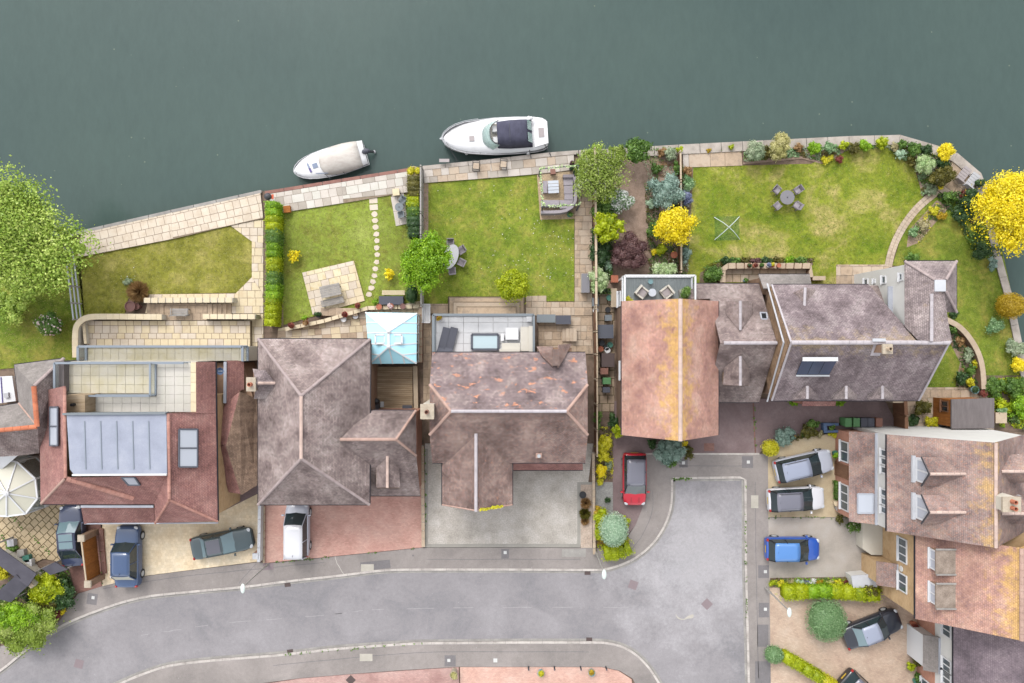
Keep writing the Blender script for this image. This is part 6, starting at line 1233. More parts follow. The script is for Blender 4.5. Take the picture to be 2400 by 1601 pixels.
for i in range(len(rim)):
    a, b_ = rim[i], rim[(i+1) % len(rim)]; P = [W(*a), W(*b_), W(*ce)]
    if (P[1]-P[0]).cross(P[2]-P[0]).z < 0: P = [P[1], P[0], P[2]]
    G().slabpoly(P, .03).out('roof_panel', 'poly_cream', c); fr_.beam(W(*a)+Vector((0, 0, .03)), W(*ce)+Vector((0, 0, .03)), .09, .07); fr_.beam(W(*a), W(*b_), .12, .1); p = W(*a); fr_.box(p.x, p.y, .1, .1, .1, ze-.15)
    pa, pb = W(*a), W(*b_); G().beam((pa.x, pa.y, 1.5), (pb.x, pb.y, 1.5), .03, 1.8).out('pane', 'glass_rail', c); G().beam((pa.x, pa.y, .35), (pb.x, pb.y, .35), .12, .5).out('dwarf_wall', 'upvc', c)
fr_.lathe(W(*ce), [(.2, 0), (.2, .1), (.06, .2)], 10); fr_.out('frame', 'upvc', c)
g = T('porch', 'white pitched porch roof joining the cream conservatory', 'porch', W(15, 1080, 0)); G().slabpoly([W(-60, 1110, 2.7), W(2, 1102, 2.7), W(44, 1066, 3.3), W(0, 1046, 3.6), W(-60, 1060, 3.5)], .1).out('roof', 'upvc', g); G().prism(WP([(-55, 1105), (0, 1098), (36, 1066), (-55, 1062)], 2.5), 0, 2.5).out('wall', 'render_white', g)
g = T('porch', 'white flat roofed bay with purple edged panels by the grey roof', 'porch', W(15, 910, 0)); G().prism(WP([(-60, 888), (27, 882), (36, 938), (-60, 952)], 3.1), 0, 3.05).out('wall', 'render_white', g); G().prism(WP([(-60, 886), (28, 881), (37, 940), (-60, 954)], 3.15), 3.06, 3.15).out('roof', 'upvc', g)
G().beam(W(2, 884, 3.18), W(6, 944, 3.18), .06, .04).out('trim', 'purple', g); G().prism(WP([(8, 922), (19, 920), (20, 932), (10, 933)], 3.3), 3.15, 3.3).out('vent', 'grey_light', g)
# ------------------------------------------------------------------ boats
def loft(st, prof, name, m, par, closed=True, cap=True, smooth=True):
    """st: (x, half-width, z-top, z-bottom) stations; prof: (width factor, height factor) half ring from keel to gunwale"""
    V = []; F = []; n = len(prof)*2-1
    for x, w_, zt, zb in st:
        half = [(w_*a, lerp(zb, zt, b_)) for a, b_ in prof]; ring = [(-y, z) for y, z in half[::-1]]+half[1:]
        V += [(x, y, z) for y, z in ring]
    for i in range(len(st)-1): F += [(i*n+j, i*n+j+1, (i+1)*n+j+1, (i+1)*n+j) for j in range(n-1)]
    F += [tuple(range(n)), tuple((len(st)-1)*n+j for j in range(n-1, -1, -1))]
    return mk(name, V, F, m, par, smooth)
HP = [(0, 0), (.55, .12), (.85, .45), (.97, .8), (1, 1)]
def deckface(st, z, name, m, par, f=1.0, crown_=.06, x0=None, x1=None):
    L = [(x, w_*f) for x, w_, _, _ in st if (x0 is None or x >= x0) and (x1 is None or x <= x1)]; V = []; F = []
    for x, w_ in L: V += [(x, -w_, z), (x, -w_*.5, z+crown_*.75), (x, 0, z+crown_), (x, w_*.5, z+crown_*.75), (x, w_, z)]
    F = [(i*5+j, (i+1)*5+j, (i+1)*5+j+1, i*5+j+1) for i in range(len(L)-1) for j in range(4)]
    o = mk(name, V, F, m, par, True); md = o.modifiers.new('thickness', 'SOLIDIFY'); md.thickness = .03; md.offset = -1; return o
def ribbon(pts, r, name, m, par): return G().tube(pts, r, 6).out(name, m, par)
WL = -.7
# small covered day boat, bow to the left
c = W(772, 379, .1); bt = T('motor_boat', 'small white motor boat under a cream canvas cover', 'boat', (c.x, c.y, WL), math.radians(180+15.5)); L = 5.5; B = 1.1
st = [(-L/2+L*f, B*w_, zt, -.3) for f, w_, zt in ((0, .84, .55), (.15, .93, .58), (.35, 1, .6), (.55, .96, .64), (.7, .88, .68), (.82, .75, .72), (.9, .59, .76), (.96, .38, .79), (.99, .18, .8), (1, .06, .8))]
loft(st, HP, 'hull', 'gel_white', bt); deckface(st, .74, 'deck', 'gel_white', bt, .97, .12)
ribbon([(x, w_*1.0, zt+.03) for x, w_, zt, _ in st]+[(x, -w_*1.0, zt+.03) for x, w_, zt, _ in st[::-1]], .035, 'rubbing_strake', 'grey_light', bt)
V = []; F = []; cs = [(-2.35, .96, .22), (-1.9, 1.04, .5), (-1.2, 1.1, .58), (-.5, 1.08, .62), (.1, 1.0, .6), (.45, .92, .3), (.55, .86, .12)]; k = 8
for x, w_, hh in cs: V += [(x+(.22*(1-(2*j/k-1)**2) if x > .3 else 0), w_*(2*j/k-1), .74+hh*(1-abs(2*j/k-1)**2.6)+.05*math.sin(j*2.1+x*5)*(0 < j < k)) for j in range(k+1)]
F = [(i*(k+1)+j, (i+1)*(k+1)+j, (i+1)*(k+1)+j+1, i*(k+1)+j+1) for i in range(len(cs)-1) for j in range(k)]
o = mk('canvas_cover', V, F, 'canvas_cream', bt, True); md = o.modifiers.new('thickness', 'SOLIDIFY'); md.thickness = .02
G().box(1.1, .02, .84, .38, .36, .05, .05).out('deck_hatch', 'hatch_tint', bt)
G().beam((1.62, -.3, .86), (1.56, .1, .88), .14, .03).out('deck_window', 'hatch_tint', bt); G().beam((1.56, .12, .88), (1.5, .42, .86), .14, .04).out('deck_pad', 'purple', bt)
ribbon([(1.6, -.62, .95), (2.2, -.42, 1.0), (2.6, -.12, 1.02), (2.62, .12, 1.02), (2.25, .4, 1.0)], .015, 'bow_rail', 'chrome', bt)
G().box(-2.55, .5, .45, .32, .55, .2).out('swim_step', 'gel_white', bt); G().box(-2.55, -.5, .45, .32, .55, .2).out('swim_step', 'gel_white', bt)
en = G().ell((-2.85, 0, .85), (.32, .2, .24), 14, 8).out('outboard_engine', 'charcoal', bt); G().beam((-2.9, 0, .75), (-3.35, 0, .25), .12, .16).out('engine_leg', 'black', en); G().ell((-3.38, 0, .2), (.1, .14, .14), 8, 5).out('propeller', 'grey_light', en)
for y0_, y1_ in ((.75, 1.25), (.3, 1.3)): pass
for s_, xx in ((1, .6), (1, -.6)): ribbon([(xx, .8, .8), (xx-.2, 1.05, .82), (xx-.35, 1.3, .9)], .018, 'mooring_line', 'rope', bt)
ribbon([(1.2, .62, .9), (.2, .84, .88)], .03, 'grab_rail', 'hatch_tint', bt)
# big cabin cruiser
c = W(1160, 320, .4); bt = T('cabin_cruiser', 'large white cabin cruiser with dark navy canvas canopy', 'boat', (c.x, c.y, WL), math.radians(180+3.5)); L = 7.75; B = 1.36
st = [(-L/2+L*f, B*w_, zt, -.4) for f, w_, zt in ((0, .72, .8), (.04, .86, .84), (.12, .95, .95), (.3, 1, 1.05), (.5, 1, 1.12), (.65, .93, 1.2), (.78, .84, 1.26), (.87, .69, 1.32), (.93, .52, 1.35), (.975, .32, 1.37), (.995, .16, 1.38), (1, .06, 1.38))]
loft(st, HP, 'hull', 'gel_white', bt); deckface(st, 1.22, 'deck', 'gel_white', bt, .97, .12)
ribbon([(x, w_, zt+.02) for x, w_, zt, _ in st]+[(x, -w_, zt+.02) for x, w_, zt, _ in st[::-1]], .04, 'rubbing_strake', 'grey_light', bt)
G().prism([(-L/2-.05, -.8), (-2.9, -1.05), (-2.9, 1.05), (-L/2-.05, .8)], .95, 1.38).out('stern_platform', 'gel_white', bt); G().box(-3.45, .0, 1.38, .4, .68, .04).out('teak_pad', 'hatch_brown', bt)
G().box(1.72, .12, 1.33, .36, .38, .05).out('deck_hatch', 'hatch_brown', bt)
# raked wrap-round windscreen
n_ = 10; wb = [(.95-.75*abs(2*j/n_-1)**3, 1.05*(2*j/n_-1)) for j in range(n_+1)]; wt = [(.35-.7*abs(2*j/n_-1)**3, .92*(2*j/n_-1)) for j in range(n_+1)]
ws = mk('windscreen', [(x, y, 1.33) for x, y in wb]+[(x, y, 1.95) for x, y in wt], [(j, j+1, n_+2+j, n_+1+j) for j in range(n_)], 'glass_boat', bt, True); md = ws.modifiers.new('t', 'SOLIDIFY'); md.thickness = .03
ribbon([(x, y, 1.97) for x, y in wt], .03, 'windscreen_frame', 'dark', bt)
G().prism([(.3, -.9), (.3, .9), (-.35, .85), (-.35, -.85)], 1.2, 1.36).out('cockpit', 'cream_seat', bt); G().box(-.05, -.4, 1.36, .45, .5, .35, 0, .85).out('helm_seat', 'white', bt); G().box(-.05, .42, 1.36, .45, .5, .35, 0, .85).out('helm_seat', 'white', bt)
V = []; cs = [(-2.75, 1.02, .2), (-2.3, 1.05, .86), (-1.9, 1.06, 1.0), (-1.1, 1.06, 1.06), (-.3, 1.0, 1.0), (-.18, .98, .9)]; k = 10
for x, w_, hh in cs: V += [(x, w_*(2*j/k-1), 1.3+hh*(1-.0*j)*(1-abs(2*j/k-1)**5*.9)) for j in range(k+1)]
F = [(i*(k+1)+j, (i+1)*(k+1)+j, (i+1)*(k+1)+j+1, i*(k+1)+j+1) for i in range(len(cs)-1) for j in range(k)]
cn = mk('canopy', V, F, 'canvas_navy', bt, True); md = cn.modifiers.new('t', 'SOLIDIFY'); md.thickness = .03
ribbon([(-1.1, 1.0*(2*j/8-1), 2.37-.0*j-.9*abs(2*j/8-1)**5) for j in range(9)], .025, 'canopy_seam', 'charcoal', bt)
for y in (-.45, .45): G().slabpoly([Vector((-2.72, y-.34, 1.62)), Vector((-2.42, y-.34, 2.12)), Vector((-2.42, y+.34, 2.12)), Vector((-2.72, y+.34, 1.62))][::-1], .02).out('canopy_window', 'glass_boat', bt)
for s_ in (-1, 1):
    ribbon([(x, s_*(w_-.03), zt+.42) for x, w_, zt, _ in st if x > .3]+[(3.95, 0, 1.8)], .02, 'bow_rail', 'chrome', bt)
    for x, w_, zt, _ in st:
        if x > .4 and x < 3.6: ribbon([(x, s_*(w_-.03), zt), (x, s_*(w_-.03), zt+.42)], .018, 'stanchion', 'chrome', bt)
G().ell((3.95, 0, 1.35), (.16, .1, .08), 10, 5).out('anchor', 'chrome', bt)
for x, s_ in ((2.2, 1), (-2.4, 1), (-2.6, -1)): G().ell((x, s_*(1.0 if x > 0 else 1.32), .75), (.14, .14, .34), 12, 8).out('fender', 'white', bt)
G().ell((-2.75, -1.0, 1.7), (.14, .14, .14), 10, 6).out('mast_light', 'white', bt); G().cyl((-2.75, -1.0, 1.2), (-2.75, -1.0, 1.6), .04, .04, 8).out('light_pole', 'white', bt)
for L_ in ([(-2.5, 1.2, 1.3), (-2.55, 1.5, 1.1), (-2.6, 1.75, .95)], [(3.6, .3, 1.4), (3.3, .9, 1.15), (2.9, 1.6, .95)], [(-3.6, .8, 1.3), (-3.9, 1.3, 1.1), (-4.1, 1.7, .95)]): ribbon(L_, .025, 'mooring_line', 'rope', bt)
# ------------------------------------------------------------------ cars
car('dark blue saloon with pale glass sunroof panels on the slabbed drive', 168, 1256, 94, 4.5, 1.8, 1.42, 'coupe', 'navy', None, .8, sunroof=('glass_car_light', (.12, .5), (.56, .95)), screen='glass_car_light', rear='glass_car')
car('blue tall four by four parked across the cream block drive', 298, 1304, 90, 4.55, 1.82, 1.78, 'suv', 'blue', None, .9, rear='poly_cream')
car('sage green saloon with dark sunroof on the cream block drive', 521, 1273, 11, 4.55, 1.76, 1.4, 'saloon', 'sage', None, .7, sunroof=('paint_canopy', (.1, .9)), screen='glass_car_light')
car('silver van with white roof parked on the red brick drive', 696, 1243, 90, 4.0, 1.78, 1.75, 'mpv', 'silver', 'paint_white', .85)
car('red hatchback with grey roof parked facing the bushes', 1487, 1123, 270, 3.9, 1.78, 1.42, 'mini', 'red', 'paint_greyroof', .7, bonnet='paint_rosso')
car('silver estate with roof rails on the cream gravel drive', 1884, 1092, 13, 4.35, 1.8, 1.48, 'estate', 'silver', 'paint_steel', .75, rails=True)
car('white hatchback with grey roof beside the silver estate', 1866, 1170, 3, 4.2, 1.78, 1.5, 'hatch', 'white', 'paint_greyroof', .75, rails=True)
car('bright blue hatchback parked on the grey gravel drive', 1858, 1287, 0, 4.0, 1.76, 1.6, 'hatch', 'royal', 'paint_lightblue', .8)
car('slate grey saloon with pale rear window beside the domed bush', 2044, 1474, 21, 4.5, 1.78, 1.42, 'saloon', 'slate', 'paint_steel', .75, rear='glass_car_light', plate=False)
car('black car with red tail lights cut by the picture edge', 2030, 1632, 318, 4.4, 1.8, 1.45, 'hatch', 'black', 'paint_greyroof', .75)
# ------------------------------------------------------------------ fences, gates, walls
rl = T('rail_fence', 'white three rail fence between the two left gardens', 'fence', W(182, 620, 0))
for k, y in enumerate((585, 624, 673, 712, 750)): x = lerp(176, 196, (y-585)/165); p = W(x, y, 0); G().box(p.x, p.y, 0, .1, .1, 1.3).out('post', 'timber_grey', rl)
for z in (.3, .75, 1.2): G().beam(W(1200+(176-1200)*1, 585, 0)+Vector((0, 0, z)), W(196, 750, 0)+Vector((0, 0, z)), .05, .12).out('rail', 'slat_white', rl)
c = W(162, 620, .9); lb = T('lifebuoy', 'orange lifebuoy hanging on the white rail fence', 'lifebuoy', (c.x, c.y, .55)); V = []; F = []
for i in range(20):
    for j in range(8): a, b_ = i*math.pi/10, j*math.pi/4; V.append((c.x+.06*math.cos(b_), c.y+(.3+.06*math.sin(b_))*math.cos(a), .95+(.3+.06*math.sin(b_))*math.sin(a)))
F = [(i*8+j, i*8+(j+1) % 8, ((i+1) % 20)*8+(j+1) % 8, ((i+1) % 20)*8+j) for i in range(20) for j in range(8)]; mk('ring', V, F, 'orange_ring', lb, True)
for k in range(4):
    a = k*math.pi/2+.7; G().ell((c.x, c.y+.3*math.cos(a), .95+.3*math.sin(a)), (.075, .05, .05), 8, 5).out('band', 'white', lb)
fence('grey boarded fence topped pale between hedge and grass garden', [(992, 400), (992, 560), (993, 720)], 1.5, 'timber_grey', 'stone_grey', capw=.1)
fence('brown boarded fence with pale capping beside the planted garden', [(1388, 362), (1390, 540), (1391, 720)], 1.75, 'timber_brown', 'timber_pale', capw=.16)
fence('brown boarded fence with pale capping along the bin passage', [(1391, 725), (1393, 830), (1393, 1060)], 1.75, 'timber_brown', 'timber_pale', capw=.1)
fence('low tan fence rail dividing planted garden from the big lawn', [(1588, 362), (1590, 500), (1590, 640)], .9, 'timber_brown', 'timber_pale', capw=.12)
fence('short brown fence return beside the green bins', [(2066, 938), (2096, 938), (2096, 1005)], 1.6, 'timber_brown', 'timber_pale', capw=.12)
fence('tall brown boarded fence at the shed end of the driveway', [(2092, 932), (2094, 970), (2094, 1008)], 1.7, 'timber_brown', 'timber_brown', capw=.25)
copewall('cream low wall with pale coping between grey drive and red drive', [(990, 1045), (991, 1165), (992, 1283)], .25, .35, 'render_cream', 'coping_tan')
copewall('white coped low wall between cream drive and red brick drive', [(608, 1185), (607, 1250), (606, 1318)], .22, .9, 'render_white', 'lead_white', seg=.9)
copewall('tan coped low wall edging the red brick drive', [(619, 1186), (618, 1321)], .14, .3, 'brick_red', 'coping_tan')
copewall('pale log edging strip between shell gravel and gravel garden', [(1391, 1062), (1392, 1180), (1393, 1300)], .2, .5, 'render_cream', 'coping_tan', seg=.5)
copewall('long cream coped retaining wall beside the grey garden bench', spline([(176, 838), (176, 780), (184, 757), (206, 744), (250, 742), (379, 743)], 4) and [tuple(p) for p in spline([(176, 838), (176, 780), (184, 757), (206, 744), (250, 742), (379, 743)], 4)], .42, 1.2, 'render_cream', 'coping_cream', seg=.5)
copewall('cream coped wall at the top of the garden steps', [(336, 704), (545, 703)], .38, 1.0, 'render_cream', 'coping_cream', seg=.55)
copewall('short cream coped wall beside the side path', [(474, 742), (598, 742)], .38, 1.2, 'render_cream', 'coping_cream', seg=.55)
copewall('thin cream inner kerb of the curved planter', [(195, 755), (200, 806)], .2, .9, 'render_cream', 'coping_cream', seg=.7)
pt = patio([[(198, 752), (586, 752), (586, 812), (204, 812)]], .5, 'joint', m=['slab_cream', 'slab_yellow', 'slab_yellow'], ang=0, lens=(.58, .6), rows=(.56, .42, .58), gap=.03, seed=40)
# garden steps of the left house
def steps(label, x0, y0, x1, y1, n, z0, z1, m, axis='x', name='garden_steps', rev=False):
    c = W((x0+x1)/2, (y0+y1)/2, z0); r = T(name, label, 'steps', (c.x, c.y, 0))
    for k in range(n):
        a, b_ = k/n, (k+1)/n; z = lerp(z0, z1, ((n-k) if rev else (k+1))/n)
        q_ = rect(lerp(x0, x1, a), y0, lerp(x0, x1, b_)-.3, y1) if axis == 'x' else rect(x0, lerp(y0, y1, a), x1, lerp(y0, y1, b_)-.3)
        G().prism(WP(q_, z), 0, z).out('step', m, r)
    return r
steps('tan stone garden steps to the left of the grey bench', 344, 712, 384, 738, 4, .12, .48, 'slab_tan'); steps('tan stone garden steps to the right of the grey bench', 486, 712, 542, 737, 5, .12, .48, 'slab_tan', rev=True)
patio([[(385, 711), (485, 711), (485, 751), (385, 751)]], .5, 'joint', m='slab_tan', ang=0, lens=(.58,), rows=(.55,), seed=41)
# three tier steps behind the middle house
st3 = T('garden_steps', 'three broad tan stone steps under the roof terrace', 'steps', W(1140, 715, 0))
for k in range(3):
    z = .1+.17*(k+1); G().prism(WP(rect(1052+k*9, 696+k*11, 1229-k*9, 742), z), 0, z).out('step', ('slab_tan', 'slab_buff', 'slab_tan')[k], st3)
    for q_ in (rect(1052+k*9, 696+k*11, 1229-k*9, 698.4+k*11), rect(1052+k*9, 699+k*11, 1054.2+k*9, 742), rect(1226.8-k*9, 699+k*11, 1229-k*9, 742)): G().prism(WP(q_, z+.012), z-.1, z+.012).out('tread_shadow', 'joint', st3)  # strips in darker joint colour paint the shadow lines between the treads
steps('small tan steps up to the kitchen patio', 1318, 770, 1352, 800, 4, .15, .6, 'slab_buff')
# U shaped raised wall behind the long house
copewall('tan coped U shaped retaining wall holding flower pots', [(1694, 662), (1694, 632), (1706, 623), (1900, 623), (1900, 650)], .42, .7, 'brick_brown', 'coping_tan', seg=.6)
copewall('short tan coped wall beside the long house door', [(1905, 652), (1935, 652)], .3, .7, 'brick_brown', 'coping_tan')
copewall('long curved tan coped wall beside the little side lawn', [tuple(p) for p in spline([(2216, 748), (2246, 764), (2270, 788), (2292, 824), (2303, 862), (2307, 912)], 5)], .38, .75, 'brick_brown', 'coping_tan', seg=.55)
copewall('sloping tan patio wall with terracotta pots along it', [(668, 772), (760, 752), (862, 722), (984, 718)], .28, .6, 'brick_brown', 'coping_cream', seg=.55); copewall('tan wall return beside the blue glass conservatory', [(985, 720), (985, 850)], .3, .6, 'brick_red', 'coping_tan', seg=.55)
steps('row of tan blocks below the weathered picnic bench', 752, 722, 838, 740, 5, .2, .5, 'slab_tan')
# timber screen by the brown drive
gs = T('garden_gate', 'orange stained timber gate panel beside the dark blue saloon', 'gate', W(232, 1300, .1)); a, b_ = W(226, 1243, .1), W(238, 1345, .1); n_ = 14
for k in range(n_): p, q_ = a.lerp(b_, (k+.03)/n_), a.lerp(b_, (k+.97)/n_); G().beam(p+Vector((0, 0, .95)), q_+Vector((0, 0, .95)), .04, 1.6).out('board', 'timber_orange', gs)
for p in (W(225, 1246, .1), W(240, 1350, .1)): G().box(p.x, p.y, .1, .42, .42, 1.75).out('pillar', 'brick_brown', gs); G().box(p.x, p.y, 1.85, .52, .52, .1, 0, .9).out('pillar_cap', 'stone_pillar', gs)
G().beam(a+Vector((-.05, 0, 1.78)), b_+Vector((-.05, 0, 1.78)), .1, .06).out('capping', 'timber_pale', gs)
copewall('low brown brick wall at the foot of the orange gate', [(236, 1240), (244, 1345)], .3, .3, 'brick_red', 'block_brown', seg=.8)
# ------------------------------------------------------------------ garden furniture and odds
def bench(label, px, py, rz, L, m, z0=.1, back=True, name='garden_bench', d=.5):
    c = W(px, py, z0+.45); r = T(name, label, 'bench', (c.x, c.y, z0), math.radians(rz))
    for k in range(4): G().box(0, -d/2+d*(k+.5)/4, .42, L, d/4-.02, .04).out('slat', m, r)
    for s_ in (-1, 1):
        for t_ in (-1, 1): G().box(s_*(L/2-.1), t_*(d/2-.05), 0, .07, .07, .42).out('leg', m, r)
    if back:
        for k in range(3): G().beam((-L/2, d/2+.03*k, .55+.13*k), (L/2, d/2+.03*k, .55+.13*k), .03, .09).out('back_slat', m, r)
        for s_ in (-1, 1): G().beam((s_*L/2, d/2, .4), (s_*L/2, d/2+.08, .92), .06, .05).out('back_post', m, r); G().beam((s_*L/2, -d/2, .64), (s_*L/2, d/2, .64), .07, .05).out('armrest', m, r)
    return r
bench('grey weathered bench with tarp on the tan stone landing', 422, 731, 180, 1.2, 'timber_grey', .5)
bench('weathered slatted bench seat on the gold slab patio', 779, 707, 193, 1.7, 'timber_grey', .16, False)
c = W(774, 681, .9); pt = T('picnic_table', 'weathered grey slatted table on the gold slab patio', 'table', (c.x, c.y, .16), math.radians(12))
for k in range(6): G().box(0, -.36+.145*k, .7, 1.5, .13, .04).out('slat', 'timber_grey', pt)
for s_ in (-1, 1):
    for t_ in (-1, 1): G().box(s_*.6, t_*.28, 0, .08, .08, .7).out('leg', 'timber_grey', pt)
rng_box('storage_box', 'dark grey lidded storage box behind the pale bench', 'box', rect(888, 694, 945, 714), .1, .8, 'charcoal'); bench('pale low bench behind the dark storage box', 922, 686, 0, 1.7, 'slab_yellow', .08, False, d=.35)
rng_box('storage_box', 'sage grey low box beside the charcoal cushion box', 'box', rect(1258, 737, 1302, 756), .1, .75, 'dusty_grey'); rng_box('storage_box', 'charcoal cushion box on the tan patio', 'box', rect(1303, 739, 1338, 760), .1, .75, 'charcoal'); rng_box('outdoor_kitchen', 'grey topped cream kitchen cabinet against the brown fence', 'cabinet', rect(1363, 641, 1382, 686), .1, .95, 'cream_seat', 'grey_mid')
bench('white garden bench swing beside the roof terrace', 1001, 735, 90, 1.35, 'white', .1)
# round table with four chairs on the big lawn
c = W(1845, 463, .72); roundtable('round grey table with four chairs on the big lawn', (c.x, c.y, .05), .53)
for x, y, l_ in ((1821, 446, 'river side, near the netting'), (1869, 446, 'river side, far from the netting'), (1822, 482, 'house side, near the netting'), (1868, 482, 'house side, far from the netting')):
    p = W(x, y, .5); a = math.atan2(c.y-p.y, c.x-p.x); chair('grey rattan chair at the round table, '+l_, (p.x, p.y, .05), a, 'rattan', .5, 'cushion_grey', 'chairs at the round lawn table', back=.78)
# table half under the acer
c = W(1056, 602, .72); tb = T('garden_table', 'pale blue grey oval table half under the bright green tree', 'table', (c.x, c.y, .05), math.radians(70)); G().prism([(math.cos(i*math.pi/12)*.95, math.sin(i*math.pi/12)*.55) for i in range(24)], .68, .72).out('tabletop', 'softgrey' if 'softgrey' in M else 'grey_light', tb)
for s_ in (-1, 1):
    for t_ in (-1, 1): G().cyl((s_*.55, t_*.3, 0), (s_*.5, t_*.28, .68), .025, .025, 8).out('leg', 'grey_mid', tb)
for x, y, l_ in ((1056, 571, 'closest to the river'), (1081, 587, 'second from the river'), (1081, 615, 'third from the river'), (1060, 634, 'closest to the broad steps')):
    p = W(x, y, .5); chair('taupe sling chair at the pale oval table, '+l_, (p.x, p.y, .05), math.atan2(c.y-p.y, c.x-p.x), 'rattan', .52, None, 'chairs round the oval table', back=.8)
# loungers, sofa on the middle roof terrace
zt = 2.92
for x, l_ in ((1041, 'nearer the gold grass planter'), (1059, 'nearer the skylight')):
    p = W(x, 792, zt+.35); r = T('sun_lounger', 'charcoal sun lounger on the roof terrace '+l_, 'sun lounger', (p.x, p.y, zt), math.radians(90-14), 'loungers on the roof terrace'); G().box(.0, 0, .18, 1.5, .54, .1).out('mattress', 'charcoal', r)
    G().add([(-.75, -.27, .2), (-.75, .27, .2), (-1.2, .27, .5), (-1.2, -.27, .5), (-.75, -.27, .28), (-.75, .27, .28), (-1.18, .27, .58), (-1.18, -.27, .58)], [(0, 1, 2, 3), (7, 6, 5, 4), (0, 4, 5, 1), (1, 5, 6, 2), (2, 6, 7, 3), (3, 7, 4, 0)]).out('headrest', 'charcoal', r)
    for s_ in (-1, 1):
        for t_ in (-.6, .6): G().box(t_, s_*.22, 0, .06, .06, .18).out('leg', 'dark', r)
def boxsofa(label, quad, zb, h, m, back=None, cat='sofa', name='sofa'):
    P = WP(quad, zb+h); c = sum(P, Vector((0, 0)))/4; r = T(name, label, cat, (c.x, c.y, zb)); G().prism(inset(P, .03), zb, zb+h-.12).out('base', m, r); G().prism(P, zb+h-.12, zb+h).out('cushion', m, r)
    if back: G().prism(WP(back, zb+h+.3), zb, zb+h+.3).out('backrest', m, r)
    return r
boxsofa('cream corner sofa long part on the white roof terrace', rect(1220, 766, 1242, 823), zt, .42, 'cream_seat', rect(1240, 764, 1249, 824)); boxsofa('white low coffee table between the cream sofas', rect(1185, 768, 1215, 796), zt, .4, 'white', None, 'table', 'coffee_table'); boxsofa('cream two seat sofa beside the white coffee table', rect(1176, 804, 1219, 822), zt, .42, 'cream_seat', rect(1170, 818, 1219, 825)); boxsofa('small white cube stool in the terrace corner', rect(1234, 742, 1246, 754), zt, .42, 'white', None, 'stool', 'stool'); boxsofa('small white side table beside the skylight', rect(1174, 782, 1181, 799), zt, .42, 'white', None, 'table', 'side_table')
pot('brown planter with gold grass in the terrace corner', 1029, 744, 6, .4, 'terracotta', 'lf_gold', z0=zt)
# balcony furniture
zt = 2.72
for x, a_, l_ in ((1504, -38, 'pot of yellow green leaves'), (1563, -142, 'square planter')):
    p = W(x, 685, zt+.4); r = T('armchair', 'cream armchair on the grey balcony nearer the '+l_, 'armchair', (p.x, p.y, zt), math.radians(a_), 'armchairs on the balcony'); G().box(0, 0, .1, .74, .74, .26).out('base', 'cream_seat', r); G().box(.04, 0, .36, .5, .48, .08).out('cushion', 'hatch_brown', r); G().box(-.32, 0, .1, .12, .74, .6).out('backrest', 'cream_seat', r)
    for s_ in (-1, 1): G().box(.04, s_*.32, .1, .62, .11, .42).out('armrest', 'cream_seat', r)
    for s_ in (-1, 1):
        for t_ in (-1, 1): G().box(s_*.3, t_*.3, 0, .06, .06, .1).out('foot', 'dark', r)
p = W(1529, 686, zt+.4); roundtable('small pale blue round table between the cream armchairs', (p.x, p.y, zt), .28, 'softblue_t' if 'softblue_t' in M else 'slat_white', .42, 'side_table', False)
pot('pale blue stool shaped pot on the grey balcony', 1525, 660, 5.5, .35, 'aqua_pot', None, z0=zt); pot('beige square planter with green bush on the balcony', 1606, 690, 12, .5, 'stone_grey', 'lf_mid', .6, zt, .1, square=True); pot('low pot of yellow green leaves in the balcony corner', 1474, 704, 9, .35, 'stone_grey', 'lf_yellowgreen', .4, zt)
# pergola with garland, corner sofa, slatted table
pg = T('pergola', 'dark metal pergola frame wound with leafy garland over the corner sofa', 'pergola', W(1310, 450, .08)); pq = [W(1266, 396, 2.2), W(1356, 388, 2.2), W(1358, 480, 2.2), W(1272, 484, 2.2)]
for p in pq: G().cyl((p.x, p.y, .08), (p.x, p.y, 2.2), .06, .06, 8).out('post', 'charcoal', pg)
for i in range(4): G().beam(pq[i], pq[(i+1) % 4], .05, .06).out('beam', 'charcoal', pg)
rg = np.random.default_rng(5); P = []
for i in range(4):
    for k in range(60): t_ = rg.random(); p = pq[i].lerp(pq[(i+1) % 4], t_); P.append((p.x+rg.normal(0, .05), p.y+rg.normal(0, .05), p.z+.06+rg.normal(0, .03)))
V = leafquads(np.array(P), np.tile((0, 0, 1.), (len(P), 1)), .16, rg, .6); quadmesh('garland', V, np.arange(len(V)).reshape(-1, 4), np.repeat(rg.uniform(0, 1, len(P)), 4), 'lf_pale', pg, (P[0][0], P[0][1], 2.2))
sf = T('corner_sofa', 'grey curved corner sofa under the garland pergola', 'sofa', W(1325, 460, .08)); zs = .5
for q_ in (rect(1321, 417, 1343, 434), rect(1322, 435, 1343, 454), rect(1323, 455, 1343, 468), rect(1268, 469, 1311, 485), [(1312, 469), (1343, 469), (1340, 480), (1330, 488), (1312, 489)]): G().prism(WP(q_, zs), zs-.22, zs).out('seat_cushion', 'cushion_grey', sf); G().prism(inset(WP(q_, zs), .02), .08, zs-.23).out('base', 'rattan', sf)
bk = [(1347, 414), (1350, 430), (1350, 455), (1348, 472), (1340, 485), (1327, 493), (1312, 496), (1290, 497), (1268, 497)]; l_, r_ = offset_line([Vector(p) for p in bk], 3.5), offset_line([Vector(p) for p in bk], -3.5)
for i in range(len(bk)-1): G().prism(WP([tuple(l_[i]), tuple(l_[i+1]), tuple(r_[i+1]), tuple(r_[i])], .85), .08, .85).out('backrest', 'cushion_grey', sf)
G().prism(WP(rect(1320, 409, 1346, 416), .7), .08, .7).out('armrest', 'rattan', sf)
p = W(1297, 438, .5); tb = T('coffee_table', 'white slatted low table in front of the corner sofa', 'table', (p.x, p.y, .08), .05)
for k in range(4): G().box(0, -.36+.24*k, .4, .8, .21, .04).out('slat', 'slat_white', tb)
